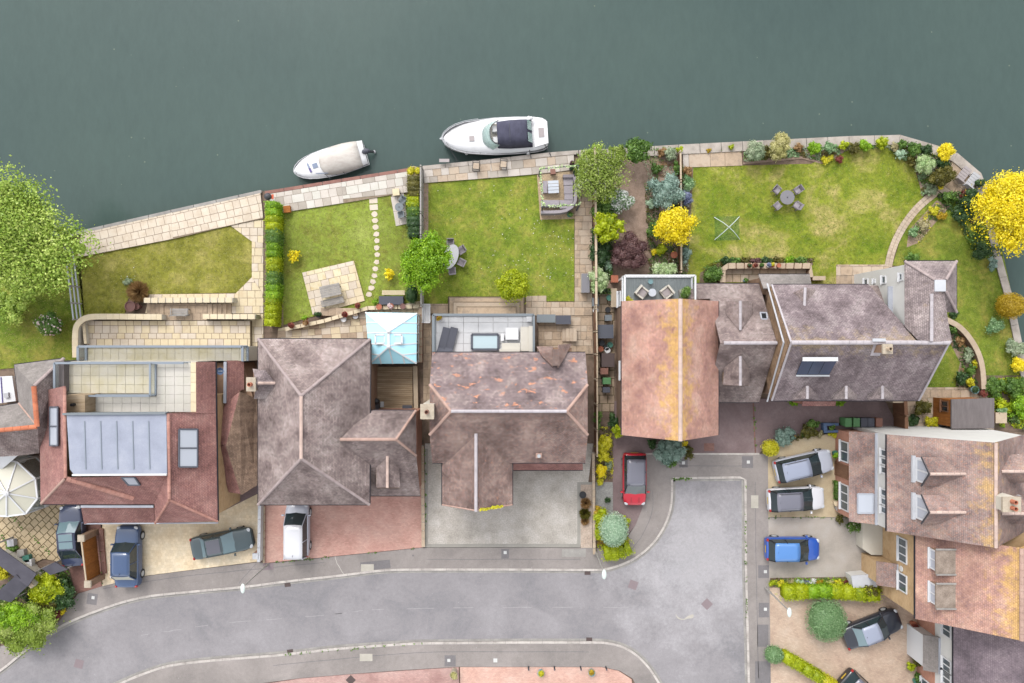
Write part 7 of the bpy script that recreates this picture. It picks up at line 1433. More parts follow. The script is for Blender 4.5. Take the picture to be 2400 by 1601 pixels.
for s_ in (-1, 1):
    for t_ in (-1, 1): G().box(s_*.34, t_*.4, 0, .06, .06, .4).out('leg', 'charcoal', tb)
boxsofa('grey slatted side stool beside the white slatted table', rect(1272, 424, 1283, 452), .08, .4, 'cushion_grey', None, 'stool', 'stool')
pot('square brown fire basket by the slatted low table', 1296, 402, 6, .4, 'brown_bin', None, square=True, cat='brazier', name='brazier'); pot('green enamel pot on the gravel beside the corner sofa', 1335, 503, 6, .35, 'teal_pot', 'lf_mid', .2); pot('dark pot with black leaves at the pergola corner', 1340, 384, 5, .4, 'black', 'lf_purple', .4); pot('second dark pot beside the pergola post', 1338, 396, 4, .35, 'black', 'lf_dark', .3); pot('green shrub pot between sofa and hedge', 1349, 407, 6, .5, 'dark', 'lf_dark', .5)
# folding frames on the quay
for x, y, a_, l_ in ((1116, 390, 85, 'boarding step'), (1180, 386, 85, 'pergola')):
    p = W(x, y, .5); r = T('folding_chair', 'black tubular folding chair on the quay nearer the '+l_, 'chair', (p.x, p.y, .17), math.radians(a_), 'folding chairs on the quay')
    for s_ in (-1, 1): G().tube([(-.3, s_*.25, 0), (.25, s_*.25, .55), (.3, s_*.25, .85)], .02).tube([(.3, s_*.25, 0), (-.25, s_*.25, .5)], .02).out('side_frame', 'black', r)
    for x_, z_ in ((-.3, 0), (.3, .85), (-.25, .5), (.25, .45)): G().tube([(x_, -.25, z_), (x_, .25, z_)], .02).out('cross_bar', 'black', r)
    G().box(0, 0, .44, .42, .44, .03).out('seat', 'slab_buff', r)
p = W(1045, 378, .3); r = T('boarding_step', 'grey plank boarding step at the quay edge', 'step', (p.x, p.y, .17), 0); G().box(-.1, .0, .32, .75, .24, .04).out('plank', 'hatch_brown', r)
for s_ in (-1, 1): G().beam((s_*.3, 0, 0), (s_*.25, 0, .32), .05, .05).out('leg', 'dark', r)
# crossed pole net
p = W(1708, 533, .5); r = T('netting_frame', 'green netting square with two crossed white poles on the lawn', 'net', (p.x, p.y, .05), .02)
G().box(0, 0, 0, 1.85, 1.8, .012).out('net', 'net_clear', r)
for s_ in (-1, 1): G().tube([(-.95, s_*.85, .03), (-.4, s_*.36, .45), (0, 0, .52+.02*s_), (.4, -s_*.36, .45), (.95, -s_*.85, .03)], .028).out('pole', 'pole_white', r)
# twin loungers on the point
for k, (x, y, m_) in enumerate(((2257, 410, 'hatch_brown'), (2278, 424, 'grey_light'))):
    p = W(x, y, .4); r = T('garden_bench', ('taupe' if k == 0 else 'pale grey')+' slatted lounger on the river point patio', 'lounger', (p.x, p.y, .1), math.radians(52)); 
    for j in range(6): G().box(-.55+.22*j, 0, .3, .2, .62, .04).out('slat', m_, r)
    for s_ in (-1, 1):
        for t_ in (-.5, .5): G().box(t_, s_*.25, 0, .06, .06, .3).out('leg', m_, r)
    G().box(-.62, 0, .3, .08, .62, .45).out('backrest', m_, r)
# table on small pad
p = W(936, 486, .7); roundtable('round slate grey table on the narrow paving pad', (p.x, p.y, .1), .32, 'dusty_grey'); p = W(943, 470, .6); chair('grey metal chair above the small round table', (p.x, p.y, .1), -2.2, 'dusty_grey', .45); p = W(940, 502, .6); chair('grey metal chair below the small round table', (p.x, p.y, .1), 1.8, 'dusty_grey', .45)
# planters and urns
pot('glazed brown urn beside the brown grasses', 304, 718, 12, .8, 'urn_brown', None); pot('smaller brown urn leaning on the glazed urn', 318, 718, 8, .6, 'urn_brown', None)
for x, y, m_, l_, lab in ((672, 490, 'timber_orange', None, 'square orange timber planter on the mixed slab quay'), (928, 450, 'slab_yellow', None, 'yellow crate on the mixed slab quay')): pot(lab, x, y, 8, .35, m_, l_, square=True, z0=.17)
p = W(630, 462, .6); r = T('barbecue', 'black kettle barbecue by the end of the striped hedge', 'barbecue', (p.x, p.y, .17)); G().ell((p.x, p.y, .8), (.27, .27, .24), 14, 8).out('kettle', 'dark', r); G().cyl((p.x+.2, p.y, .17), (p.x+.05, p.y, .65), .02, .02, 6).cyl((p.x-.2, p.y-.15, .17), (p.x-.05, p.y, .65), .02, .02, 6).cyl((p.x-.2, p.y+.15, .17), (p.x-.05, p.y, .65), .02, .02, 6).out('tripod', 'dark', r); G().box(p.x+.32, p.y, .7, .16, .35, .05).out('shelf', 'orange_ring', r)
pot('lime planter of orange pink flowers at the hedge end', 969, 402, 12, .6, 'slab_yellow', 'lf_yellowgreen', .25, .17)
for i, (x, y, m_, l_, lab) in enumerate(((683, 763, 'terracotta', 'lf_red', 'terracotta pot at the low end of the patio wall'), (716, 756, 'terracotta', 'lf_brown', 'terracotta pot of dried leaves on the patio wall'), (808, 737, 'red_plastic', 'lf_red', 'red pot standing on the sloping patio wall'), (888, 719, 'terracotta', None, 'empty terracotta pot on the patio wall'), (916, 718, 'terracotta', 'lf_pinkflower', 'terracotta pot of pink flowers by the conservatory'), (944, 718, 'urn_brown', None, 'brown trough pot at the conservatory corner'), (805, 748, 'white', None, 'white round stool pot on the tan patio'), (833, 741, 'grey_light', None, 'pale stone stool on the tan patio'), (746, 738, 'dark', 'lf_dark', 'dark pot with clipped green ball on the patio'), (715, 746, 'terracotta', 'lf_bright', 'pot of bright green leaves on the lawn edge'), (838, 716, 'terracotta', 'lf_red', 'red leaved pot beside the gold slab patio'))): pot(lab, x, y, 6.5, .3, m_, l_, .3, .55 if y < 765 and m_ in ('terracotta', 'red_plastic', 'urn_brown') else .14)
for x, m_, l_, lab in ((1757, 'terracotta', 'lf_dark', 'terracotta pot on the U shaped wall'), (1770, 'terracotta', 'lf_red', 'red flowered pot on the U shaped wall'), (1786, 'dark', 'lf_mid', 'dark pot of green leaves on the U shaped wall'), (1802, 'white', 'lf_lavender', 'white pot of lavender on the U shaped wall'), (1811, 'terracotta', 'lf_yellowgreen', 'pot of lime yellow leaves on the U shaped wall'), (1826, 'terracotta', None, 'bare terracotta pot on the U shaped wall')): pot(lab, x, 622, 5, .28, m_, l_, .25, .7)
pot('turquoise pot by the long house wall', 1748, 657, 5, .35, 'aqua_pot', 'lf_mid', .2, .08); pot('red watering can shaped pot by the laurel', 1688, 648, 5, .4, 'red_plastic', 'lf_red', .2, .06)
pot('terracotta bowl in the planted garden', 1580, 597, 8, .4, 'terracotta', None)
# bins and clutter in the passage
bin_('brown wheelie bin in the narrow side passage', 1417, 870, 'brown_bin', .5, .6, 1.0, 1.57, .06); bin_('green wheelie bin in the narrow side passage', 1423, 893, 'green_bin', .5, .6, 1.0, 1.57, .06); bin_('slate wheelie bin next to the green passage bin', 1422, 914, 'charcoal', .42, .55, .9, 1.57, .06)
for x, y, w_, h_, lab, m_ in ((1420, 777, 36, 32, 'rounded dark green oil tank in the side passage', 'alu_dark'), (1425, 844, 30, 32, 'moss green covered store in the side passage', 'drain_iron'), (1426, 745, 16, 14, 'small grey tub in the side passage', 'dusty_grey'), (1396, 708, 16, 20, 'grey water butt behind the brown fence', 'dusty_grey')): rng_box('storage_box', lab, 'box', rect(x-w_/2, y-h_/2, x+w_/2, y+h_/2), .06, 1.1 if w_ > 20 else .7, m_)
for x, y, m_, lab in ((1425, 726, 'black', 'black bucket near the grey tub'), (1411, 804, 'dark', 'black sack beside the oil tank'), (1422, 814, 'black', 'black sack beside the white can'), (1424, 821, 'white', 'white can between the sacks'), (1430, 808, 'teal_pot', 'green watering can beside the sacks'), (1396, 727, 'white', 'white plastic tub behind the brown fence'), (1428, 698, 'teal_pot', 'green pot by the side passage window'), (1408, 818, 'terracotta', 'stacked clay pots beside the sacks')): pot(lab, x, y, 6.5, .45, m_, None, z0=.06, name='bucket', cat='bucket')
rng_box('storage_box', 'pinkish brick planter box near the balcony post', 'planter', rect(1432, 645, 1449, 662), .06, .6, 'terracotta'); rng_box('garden_bench', 'pale stone bench along the passage under the balcony', 'bench', rect(1432, 676, 1446, 720), .06, .6, 'slab_buff', 'timber_pale')
for k, (x, m_, lab) in enumerate(((1989, 'green_bin', 'green wheelie bin with white mark beside the blue trough'), (2008, 'green_bin', 'green wheelie bin next to the black bins'), (2026, 'charcoal', 'black wheelie bin next to the green bins'), (2042, 'charcoal', 'black wheelie bin next to the brown bin'), (2061, 'brown_bin', 'brown wheelie bin at the end of the bin row'))): bin_(lab, x, 990, m_, .5, .66, 1.05, 3.14, .11)
tr = T('trough_planter', 'blue painted timber trough planter by the bins', 'planter', W(1955, 1003, .1))
for q_ in ([(1930, 992), (1966, 992), (1966, 998), (1930, 998)], [(1930, 998), (1938, 998), (1940, 1015), (1932, 1015)], [(1938, 1008), (1988, 1008), (1988, 1014), (1940, 1014)]): G().prism(WP(q_, .6), .1, .6).out('board', 'blue_tub', tr)
# shed
sh = T('garden_shed', 'timber shed with grey felt roof and glazed orange front', 'shed', W(2270, 970, .08)); Pq = WP([(2230, 936), (2330, 933), (2330, 1004), (2230, 1005)], 2.4); G().prism(inset(Pq, .12), .08, 2.3).out('wall', 'timber_orange', sh); G().prism(Pq, 2.3, 2.42).out('roof', 'felt_grey', sh)
xw = inset(Pq, .12); xmin = min(v[0] for v in xw); ys = [v[1] for v in xw]
for k in range(9): y = lerp(min(ys), max(ys), (k+.5)/9); G().box(xmin-.02, y, .1, .04, (max(ys)-min(ys))/9-.015, 2.18).out('board', 'timber_orange', sh)
window(sh, (xmin-.04, lerp(min(ys), max(ys), .72), 1.55), (-1, 0, 0), .8, .8, 2, 'timber_brown', 'glass_dark'); rng_box('compost_bin', 'open brown timber compost bay beside the shed', 'compost bin', rect(2334, 967, 2360, 992), .08, .9, 'timber_brown', 'timber_pale')
p = W(2206, 994, .5); r = T('kettle_barbecue', 'black kettle barbecue leaning by the orange shed front', 'barbecue', (p.x, p.y, .08)); G().ell((p.x, p.y, .55), (.32, .32, .3), 14, 8).out('kettle', 'dark', r); G().cyl((p.x+.1, p.y-.1, .08), (p.x, p.y, .4), .04, .04, 8).out('stand', 'chrome', r)
pot('aqua and dark glazed round pot by the curved wall end', 2286, 914, 9, .5, 'aqua_pot', 'lf_dark', .2); pot('brown barrel planter at the curved wall end', 2306, 922, 9, .5, 'urn_brown', 'lf_red', .2); rng_box('log_pile', 'pale heap of cut logs behind the fence', 'logs', rect(2110, 985, 2132, 1003), .08, .4, 'timber_pale')
# front garden items of the right hand houses
for x, y, m_, l_, lab in ((1960, 1063, 'teal_pot', 'lf_bright', 'green square tub by the white bay window'), (1978, 1132, 'dark', 'lf_yellowgreen', 'dark pot with yellow flowers by the brick wall'), (1962, 1180, 'slab_yellow', None, 'yellow box by the hedge trough'), (1966, 1192, 'stone_grey', None, 'pale stone block by the hedge trough'), (2143, 1464, 'terracotta', 'lf_red', 'terracotta pot at the orange house corner'), (2150, 1600, 'teal_pot', 'lf_dark', 'teal pot by the white house door'), (2040, 1345, 'stone_grey', 'lf_yellowgreen', 'low pot by the porch of the brick house')): pot(lab, x, y, 7, .4, m_, l_, .35, .11)
rng_box('store_cabinet', 'white painted bike store beside the porch', 'cabinet', [(1995, 1350), (2040, 1346), (2056, 1358), (2056, 1376), (2000, 1378)], .11, 1.1, 'render_white', 'lead_white')
# lean-to shelters at the lower left
for lab, q3 in (('long dark felt roofed lean-to by the slabbed drive', [(-20, 1270, 2.0), (85, 1345, 2.0), (65, 1375, 2.2), (-20, 1312, 2.2)]), ('curved dark felt shelter roof by the green bushes', [(38, 1348, 2.3), (66, 1372, 2.0), (25, 1412, 1.9), (-20, 1400, 2.2)]), ('small dark square felt roof above the shrubs', [(98, 1333, 1.6), (128, 1318, 1.7), (158, 1335, 1.6), (118, 1348, 1.5)])):
    P = [W(*p) for p in q3]; c = sum(P, Vector())/4; r = T('garden_shelter', lab, 'shelter', (c.x, c.y, .09)); 
    if (P[1]-P[0]).cross(P[2]-P[0]).z < 0: P.reverse()
    G().slabpoly(P, .1).out('roof', 'felt_dark', r)
    for p in P: k_ = p.lerp(c, .12); G().box(k_.x, k_.y, .09, .09, .09, k_.z-.24).out('post', 'timber_grey', r)
copewall('pale coped wall between the two dark felt roofs', [(-20, 1305), (40, 1345), (76, 1376)], .3, 1.9, 'render_cream', 'coping_tan', seg=.8)
for x, y, m_, lab in ((24, 1273, 'grey_light', 'grey stone block among the drive weeds'), (48, 1297, 'stone_grey', 'pale sack on the slabbed drive edge'), (60, 1310, 'teal_pot', 'green crate on the slabbed drive edge'), (66, 1320, 'white', 'white crate on the slabbed drive edge')): pot(lab, x, y, 8, .4, m_, None, z0=.1, square=True, name='crate', cat='crate')
# pots and stubs on the near pink drive
for x, y, l_, lab in ((1268, 1579, 'lf_yellowgreen', 'pale pot of lime flowers on the pink block drive'), (1387, 1578, 'lf_gold', 'pale pot of gold flowers on the pink block drive')): pot(lab, x, y, 8, .4, 'aqua_pot', l_, .2, .11)
for x, l_ in ((1239, 'first'), (1300, 'second'), (1362, 'third'), (1422, 'fourth')):
    p = W(x, 1570, .6); r = T('bollard', 'short dark timber bollard, '+l_+' from the stone urn pillar', 'bollard', (p.x, p.y, .11), group='bollards along the pink drive'); G().cyl((p.x, p.y, .11), (p.x, p.y, .6), .06, .05, 10).out('post', 'dark', r); G().lathe((p.x, p.y, .6), [(.05, 0), (.06, .02), (.02, .06)], 10).out('cap', 'charcoal', r)
pot('stone urn pillar at the pink drive entrance', 1063, 1583, 9, .8, 'stone_pillar', 'lf_cream', .2, .11)
lamppost('street lamp by the cream block drive', 569, 1376, 5.0); lamppost('street lamp by the lime hedge corner', 1416, 1343, 5.0); lamppost('street lamp by the flower bed of the brick house', 1850, 1432, 4.6)
p = W(600, 1303, .8); r = T('gate_pillar', 'brick gate pillar with mauve cap at the cream drive', 'pillar', (p.x, p.y, .11)); G().box(p.x, p.y, .11, .4, .4, .75).out('shaft', 'brick_red', r); G().box(p.x, p.y, .86, .48, .48, .1, 0, .85).out('cap', 'lead_white', r)
# porch canopy steps, plant trough under the white house windows
# ------------------------------------------------------------------ trees, shrubs, hedges
def P_(label, px, py, rx, ry, h, m, leaf=.12, **k): return plant(k.pop('name', 'shrub'), label, px, py, rx, ry, h, m, leaf, **k)
P_('big spreading pale green willow overhanging the river bank', 66, 560, 140, 146, 7.0, 'lf_willow', .17, name='willow_tree', cat='tree', lobes=70, dens=1.15, spread=.42, rand=1.0, core=.3, stray=.3)
P_('small bright green acer tree beside the pale oval table', 997, 617, 62, 68, 4.2, 'lf_bright', .14, name='acer_tree', cat='tree', lobes=48, dens=1.2, stray=.14, core=.62)
P_('rounded lime golden tree at the top of the broad steps', 1203, 671, 38, 39, 2.6, 'lf_lime', .1, name='golden_tree', cat='tree', lobes=26, dens=1.5, spread=.8)
P_('sparse grey branched pear tree with fresh leaves by the fence', 1407, 412, 66, 70, 3.6, 'lf_pear', .12, name='pear_tree', cat='tree', lobes=52, dens=.85, stray=.25, core=0, bark='bark_grey', spread=.4)
P_('tall yellow green shrub between the pergola and the fence', 1368, 402, 20, 54, 1.7, 'lf_pear', .11, lobes=18); P_('loose green shrub at the river end of the fence', 1392, 362, 28, 20, 1.6, 'lf_willow', .11, lobes=14); P_('fresh green shrub between laurel and pear tree', 1446, 365, 22, 26, 1.5, 'lf_pear', .11, lobes=14); P_('green undergrowth below the pear tree', 1425, 455, 30, 24, 1.1, 'lf_mid', .11, lobes=14)
P_('glossy green laurel bush at the river wall', 1491, 354, 34, 32, 2.4, 'lf_mid', .17, name='laurel_bush', lobes=22)
P_('white flowering shrub beside the pear tree', 1452, 470, 30, 28, 1.8, 'lf_green_b', .1, extra=('lf_blossom', 900, .12), lobes=14)
P_('dark green bush between pear tree and lime tree', 1412, 494, 28, 26, 1.8, 'lf_mid', .14)
P_('lime green leafy tree below the dark bush', 1425, 536, 38, 38, 2.8, 'lf_lime', .17, name='lime_tree', cat='tree', lobes=24)
P_('dark purple berberis shrub in the planted garden', 1473, 593, 47, 40, 1.9, 'lf_purple', .09, rot=25, lobes=26, dens=1.2)
P_('dark green shrub behind the purple berberis', 1408, 596, 26, 34, 1.5, 'lf_dark', .13); P_('dark laurel strip under the fence by the passage', 1402, 570, 14, 50, 1.2, 'lf_dark', .12)
P_('blue grey juniper beside the golden yellow tree', 1560, 452, 42, 40, 2.1, 'lf_bluegreen', .13, lobes=26, name='juniper', dens=1.2)
P_('golden yellow acer tree in the planted garden', 1577, 531, 47, 52, 3.2, 'lf_yellow', .12, name='golden_acer', cat='tree', lobes=40, dens=1.25, stray=.14, core=.62)
P_('dark green bush left of the golden acer', 1535, 541, 20, 22, 1.4, 'lf_mid', .11); P_('small yellow flowered plant below the golden acer', 1533, 591, 9, 8, .6, 'lf_yellow', .08); P_('lime green herb clump below the golden acer', 1550, 587, 16, 13, .7, 'lf_lime', .09)
P_('large pale variegated bush behind the outdoor kitchen', 1402, 656, 20, 38, 1.9, 'lf_pale', .1, lobes=16); P_('small pale sage bush near the purple berberis', 1424, 622, 12, 12, .9, 'lf_mint', .08); P_('low pale variegated dome against the balcony', 1557, 634, 36, 15, 1.2, 'lf_pale', .1, lobes=14)
P_('grey twiggy lavender shrub at the river wall', 1572, 362, 16, 20, .9, 'lf_sage', .09); P_('brown seed headed shrub near the river wall', 1550, 358, 12, 10, .8, 'lf_brown', .08); P_('lime feathery plant on the river wall end', 1592, 352, 9, 8, .7, 'lf_lime', .08)
P_('blue flowered ceanothus on the big lawn side of the rail', 1608, 466, 12, 22, 1.0, 'lf_lavender', .08); P_('grey green senecio beside the tan rail', 1607, 598, 10, 22, .8, 'lf_bluegreen', .08); P_('green plant at the top of the tan rail', 1612, 430, 13, 22, .9, 'lf_green_b', .1); P_('mixed bronze plant by the slab pad', 1612, 402, 14, 12, .7, 'lf_brown', .09)
P_('sage green seedling clump left of the juniper', 1525, 475, 9, 14, .6, 'lf_mint', .08); P_('low green ground plant by the river path', 1540, 395, 18, 10, .5, 'lf_mid', .08); P_('green climber on the tan rail', 1584, 395, 7, 20, 1.0, 'lf_mid', .09)
P_('lime yellow tuft on the wide river wall', 1713, 345, 8, 6, .5, 'lf_lime', .07, z0=.17); P_('small golden tuft by the slab pad', 1661, 353, 6, 5, .35, 'lf_gold', .06)
P_('soft grey green shrub at the end of the slab pad', 1765, 357, 22, 26, 1.5, 'lf_sage', .1); P_('cream variegated upright shrub by the river wall', 1824, 345, 26, 34, 2.0, 'lf_cream', .1, lobes=20); P_('dark twiggy shrub between the cream and grey shrubs', 1797, 360, 14, 18, 1.0, 'lf_olive', .09)
for i, (x, y, rx, ry, h_, m_, lab) in enumerate(((1870, 346, 12, 10, .6, 'lf_brown', 'brownish low plant beside the cream shrub'), (1906, 350, 18, 15, .9, 'lf_bright', 'bright green leafy clump in the river border'), (1945, 347, 17, 15, .9, 'lf_green_b', 'soft green mound next to the bright clump'), (1938, 374, 14, 9, .5, 'lf_yellowgreen', 'yellow green edging plant by the red heuchera'), (1966, 373, 11, 9, .5, 'lf_red', 'dark red heuchera at the lawn edge'), (1977, 342, 14, 10, .7, 'lf_lime', 'lime euphorbia in the river border'), (2000, 350, 16, 16, .9, 'lf_olive', 'olive grass clump in the river border'), (2025, 343, 17, 13, .9, 'lf_bright', 'fresh green clump near the river bend'), (2066, 337, 17, 14, .9, 'lf_lime', 'lime spurge mound near the river bend'), (2096, 345, 12, 12, .7, 'lf_straw', 'straw coloured sedum near the river bend'), (2113, 340, 12, 12, .8, 'lf_mid', 'mid green shrublet near the river bend'), (2110, 362, 14, 12, .7, 'lf_mint', 'pale mint clump along the lawn edge'), (2140, 350, 16, 18, 1.1, 'lf_mid', 'green bush behind the pale dome'), (2168, 352, 16, 14, 1.2, 'lf_dark', 'dark green bush behind the pale dome'), (2135, 378, 12, 12, .8, 'lf_olive', 'olive plant at the lawn corner'), (2205, 382, 22, 14, 1.1, 'lf_dark', 'dark leaved bush below the yellow dome'))): P_(lab, x, y, rx, ry, h_, m_, .1)
P_('bright yellow clipped dome on the river bend', 2213, 358, 22, 20, 1.6, 'lf_yellow', .09, lobes=16, dens=1.2); P_('pale cream green dome bush on the river bend', 2165, 388, 24, 23, 1.5, 'lf_pale', .09, lobes=16, dens=1.2); P_('dark olive spreading bush beside the twin loungers', 2203, 414, 36, 24, 1.6, 'lf_olive', .09, rot=20, lobes=20, dens=1.2); P_('grey green mat plant where the path starts', 2180, 449, 18, 11, .5, 'lf_sage', .08); P_('yellow flower spike beside the path start', 2204, 438, 7, 8, .6, 'lf_yellow', .07)
P_('large golden yellow tree leaning over the river', 2356, 497, 92, 92, 6.0, 'lf_yellow', .14, name='golden_tree', cat='tree', lobes=60, dens=1.35, spread=.62, stray=.2, core=.55)
for x, y, rx, ry, h_, m_, lab in ((2272, 470, 22, 26, 1.4, 'lf_dark', 'dark green shrub under the golden river tree'), (2295, 430, 14, 10, .8, 'lf_dark', 'dark shrub between loungers and golden tree'), (2258, 458, 14, 10, .6, 'lf_red', 'orange red flowers beside the loungers'), (2225, 460, 24, 14, .8, 'lf_mid', 'green bed plants beside the patio point'), (2250, 500, 22, 24, 1.0, 'lf_dark', 'dark ferny plants under the golden tree'), (2300, 590, 24, 20, 1.0, 'lf_dark', 'dark green plants below the golden tree'), (2190, 495, 14, 12, .5, 'lf_yellowgreen', 'yellow flowers along the winding path'), (2205, 505, 12, 10, .5, 'lf_gold', 'golden flowers next to the yellow flowers'), (2165, 528, 18, 14, .5, 'lf_straw', 'straw coloured flowers by the winding path'), (2137, 546, 12, 13, .7, 'lf_green_b', 'round blue green shrublet by the path'), (2325, 620, 10, 16, .6, 'lf_bluegreen', 'grey green clump along the river wall'), (2135, 605, 20, 10, .6, 'lf_mid', 'green plants above the wing roof')): P_(lab, x, y, rx, ry, h_, m_, .1)
P_('mustard gold clipped ball by the side river wall', 2366, 717, 31, 31, 2.0, 'lf_gold', .08, shape='round', dens=2.0); P_('yellow forsythia bush by the side river wall', 2385, 857, 21, 18, 1.2, 'lf_yellow', .09)
for x, y, rx, ry, h_, m_, lab in ((2330, 765, 22, 18, .8, 'lf_green_b', 'blue green foliage below the gold ball'), (2375, 815, 22, 20, .9, 'lf_sage', 'grey green shrub above the forsythia'), (2330, 905, 30, 22, 1.0, 'lf_mid', 'green mass of shrubs behind the shed'), (2375, 905, 30, 24, 1.1, 'lf_mid', 'tall green shrubs in the right corner'), (2390, 950, 26, 30, 1.2, 'lf_bright', 'yellow green shrubs beside the compost bay'), (2350, 950, 24, 16, .8, 'lf_lime', 'lime bedding plants behind the shed'), (2345, 962, 14, 7, 1.0, 'lf_green_b', 'green leaves growing out of the compost bay'), (2230, 770, 13, 12, .8, 'lf_mid', 'dark green bush by the curved wall start'), (2234, 737, 13, 10, .8, 'lf_dark', 'dark bush tucked by the wing corner'), (2250, 800, 12, 14, .6, 'lf_brown', 'brownish perennials inside the curved wall'), (2268, 832, 13, 16, .7, 'lf_sage', 'sage perennials inside the curved wall'), (2275, 868, 14, 14, .8, 'lf_mid', 'green perennials inside the curved wall'), (2250, 888, 16, 16, .9, 'lf_dark', 'dark green shrub at the curved wall base'), (2272, 896, 12, 10, .7, 'lf_yellowgreen', 'lime leaves at the curved wall base'), (2285, 850, 8, 12, .6, 'lf_yellowgreen', 'yellow flowers hugging the curved wall')): P_(lab, x, y, rx, ry, h_, m_, .1)
for x, y, rx, ry, h_, m_, lab in ((2160, 955, 18, 22, 1.2, 'lf_olive', 'olive twiggy shrub behind the fence'), (2180, 988, 18, 15, .9, 'lf_yellowgreen', 'pale lime shrub by the kettle barbecue'), (2140, 985, 18, 12, .7, 'lf_dark', 'dark low leaves by the log heap')): P_(lab, x, y, rx, ry, h_, m_, .1)
# around the cul-de-sac
P_('blue green mugo pine below the orange gable', 1566, 1055, 37, 33, 1.7, 'lf_bluegreen', .1, lobes=24, dens=1.2, name='mugo_pine'); P_('yellow bloom tuft below the orange gable', 1604, 1040, 9, 6, .8, 'lf_yellow', .07); P_('dark green bush left of the mugo pine', 1527, 1040, 12, 14, 1.1, 'lf_dark', .1); P_('dark green bush under the mugo pine', 1572, 1083, 20, 10, .7, 'lf_mid', .1); P_('brown green shrub right of the mugo pine', 1612, 1060, 13, 20, .9, 'lf_olive', .1)
P_('lime clipped ball at the driveway corner', 1805, 1050, 20, 20, 1.4, 'lf_yellowgreen', .08, shape='round', dens=2.0); P_('blue grey spreading juniper by the lime ball', 1836, 1022, 30, 22, 1.0, 'lf_bluegreen', .11, rot=25, lobes=18, name='juniper'); P_('bronze green shrub in the corner bed', 1895, 1010, 24, 16, .8, 'lf_olive', .1); P_('green twiggy shrub above the corner bed', 1905, 995, 16, 12, .8, 'lf_mid', .1); P_('straw coloured plant at the corner bed end', 1920, 1016, 10, 8, .5, 'lf_straw', .08)
P_('green leaves filling the blue trough planter', 1948, 1003, 9, 6, .8, 'lf_mid', .08); P_('yellow and green bedding below the blue trough', 1955, 1017, 18, 6, .4, 'lf_yellowgreen', .07)
P_('yellow green shrub against the passage fence end', 1413, 1040, 20, 22, 1.2, 'lf_yellowgreen', .1); P_('second yellow green shrub above the gravel bed', 1414, 1068, 18, 16, 1.0, 'lf_yellowgreen', .1); P_('yellow flowering shrub above the gravel bed', 1409, 1103, 15, 17, 1.0, 'lf_yellow', .09); P_('small olive shrub below the yellow shrub', 1406, 1128, 10, 8, .6, 'lf_yellowgreen', .08); P_('lime ivy below the orange roof corner', 1450, 1010, 18, 16, 1.6, 'lf_lime', .1); P_('dark ivy along the passage wall', 1436, 990, 13, 22, 1.3, 'lf_dark', .1); P_('green creeper strip on the passage fence', 1401, 985, 7, 26, 1.2, 'lf_mid', .09); P_('sage ground cover in the gravel bed', 1425, 1090, 9, 14, .4, 'lf_sage', .07); P_('single dark tuft in the gravel bed', 1424, 1171, 8, 6, .4, 'lf_dark', .07)
P_('silver mint clipped tree on the corner bed', 1438, 1240, 34, 40, 2.6, 'lf_mint', .08, shape='round', name='silver_tree', cat='tree', dens=2.0); hedge('low clipped lime hedge on the road corner', [(1418, 1299), (1450, 1296), (1478, 1283)], .95, 1.0, ['lf_lime', 'lf_lime'], .09, .06); P_('yellow green skirt of leaves round the silver tree', 1408, 1230, 16, 40, 1.2, 'lf_lime', .1); P_('dark gold leaves above the silver tree', 1405, 1200, 14, 14, .9, 'lf_gold', .09); P_('lime leaves on the right of the silver tree', 1466, 1225, 8, 18, .8, 'lf_lime', .09)
# grass tufts in the shell gravel
tuft('grass_clump', 'brown ornamental grass clump in the shell gravel', 1373, 1180, 15, .8, 'lf_brown', 500); tuft('grass_clump', 'dark spiky phormium in the shell gravel', 1371, 1204, 16, .8, 'lf_olive', 260, w_=.16); tuft('grass_clump', 'straw grass clump below the phormium', 1371, 1222, 12, .6, 'lf_brown', 300); pot('black fallen pot among the brown grasses', 1366, 1160, 8, .3, 'black', None, z0=.12)
tuft('grass_clump', 'tall brown feathery grasses beside the urns', 322, 684, 30, 1.3, 'lf_brown', 900, .4); P_('white speckled low plant in the left lawn', 300, 660, 12, 10, .3, 'lf_sage', .06)
P_('yellow spiky leaved phormium on the lawn by the striped hedge', 691, 599, 18, 13, .8, 'lf_yellow', .16, lobes=8, core=.5); P_('yellow acer sapling on the lawn by the green tree', 913, 644, 15, 16, 1.0, 'lf_yellow', .15, lobes=8, core=.5)
hedge('tall striped hedge of lime and dark green bands', [(635, 472), (636, 540), (636, 610), (635, 690), (630, 764)], .86, 1.6, ['lf_bright', 'lf_lime', 'lf_mid', 'lf_bright', 'lf_lime', 'lf_mid', 'lf_bright', 'lf_lime', 'lf_lime'], .085, .05)
hedge('clipped hedge of lime and dark bands along the grey fence', [(969, 412), (968, 480), (970, 555)], .9, 1.5, ['lf_olive', 'lf_olive', 'lf_lime', 'lf_mid', 'lf_dark', 'lf_dark'], .085, .05)
P_('dark rounded conifer between storage box and fence', 966, 690, 16, 26, 1.6, 'lf_dark', .09, shape='round'); P_('green bush by the storage box end', 880, 708, 9, 8, .6, 'lf_bright', .08)
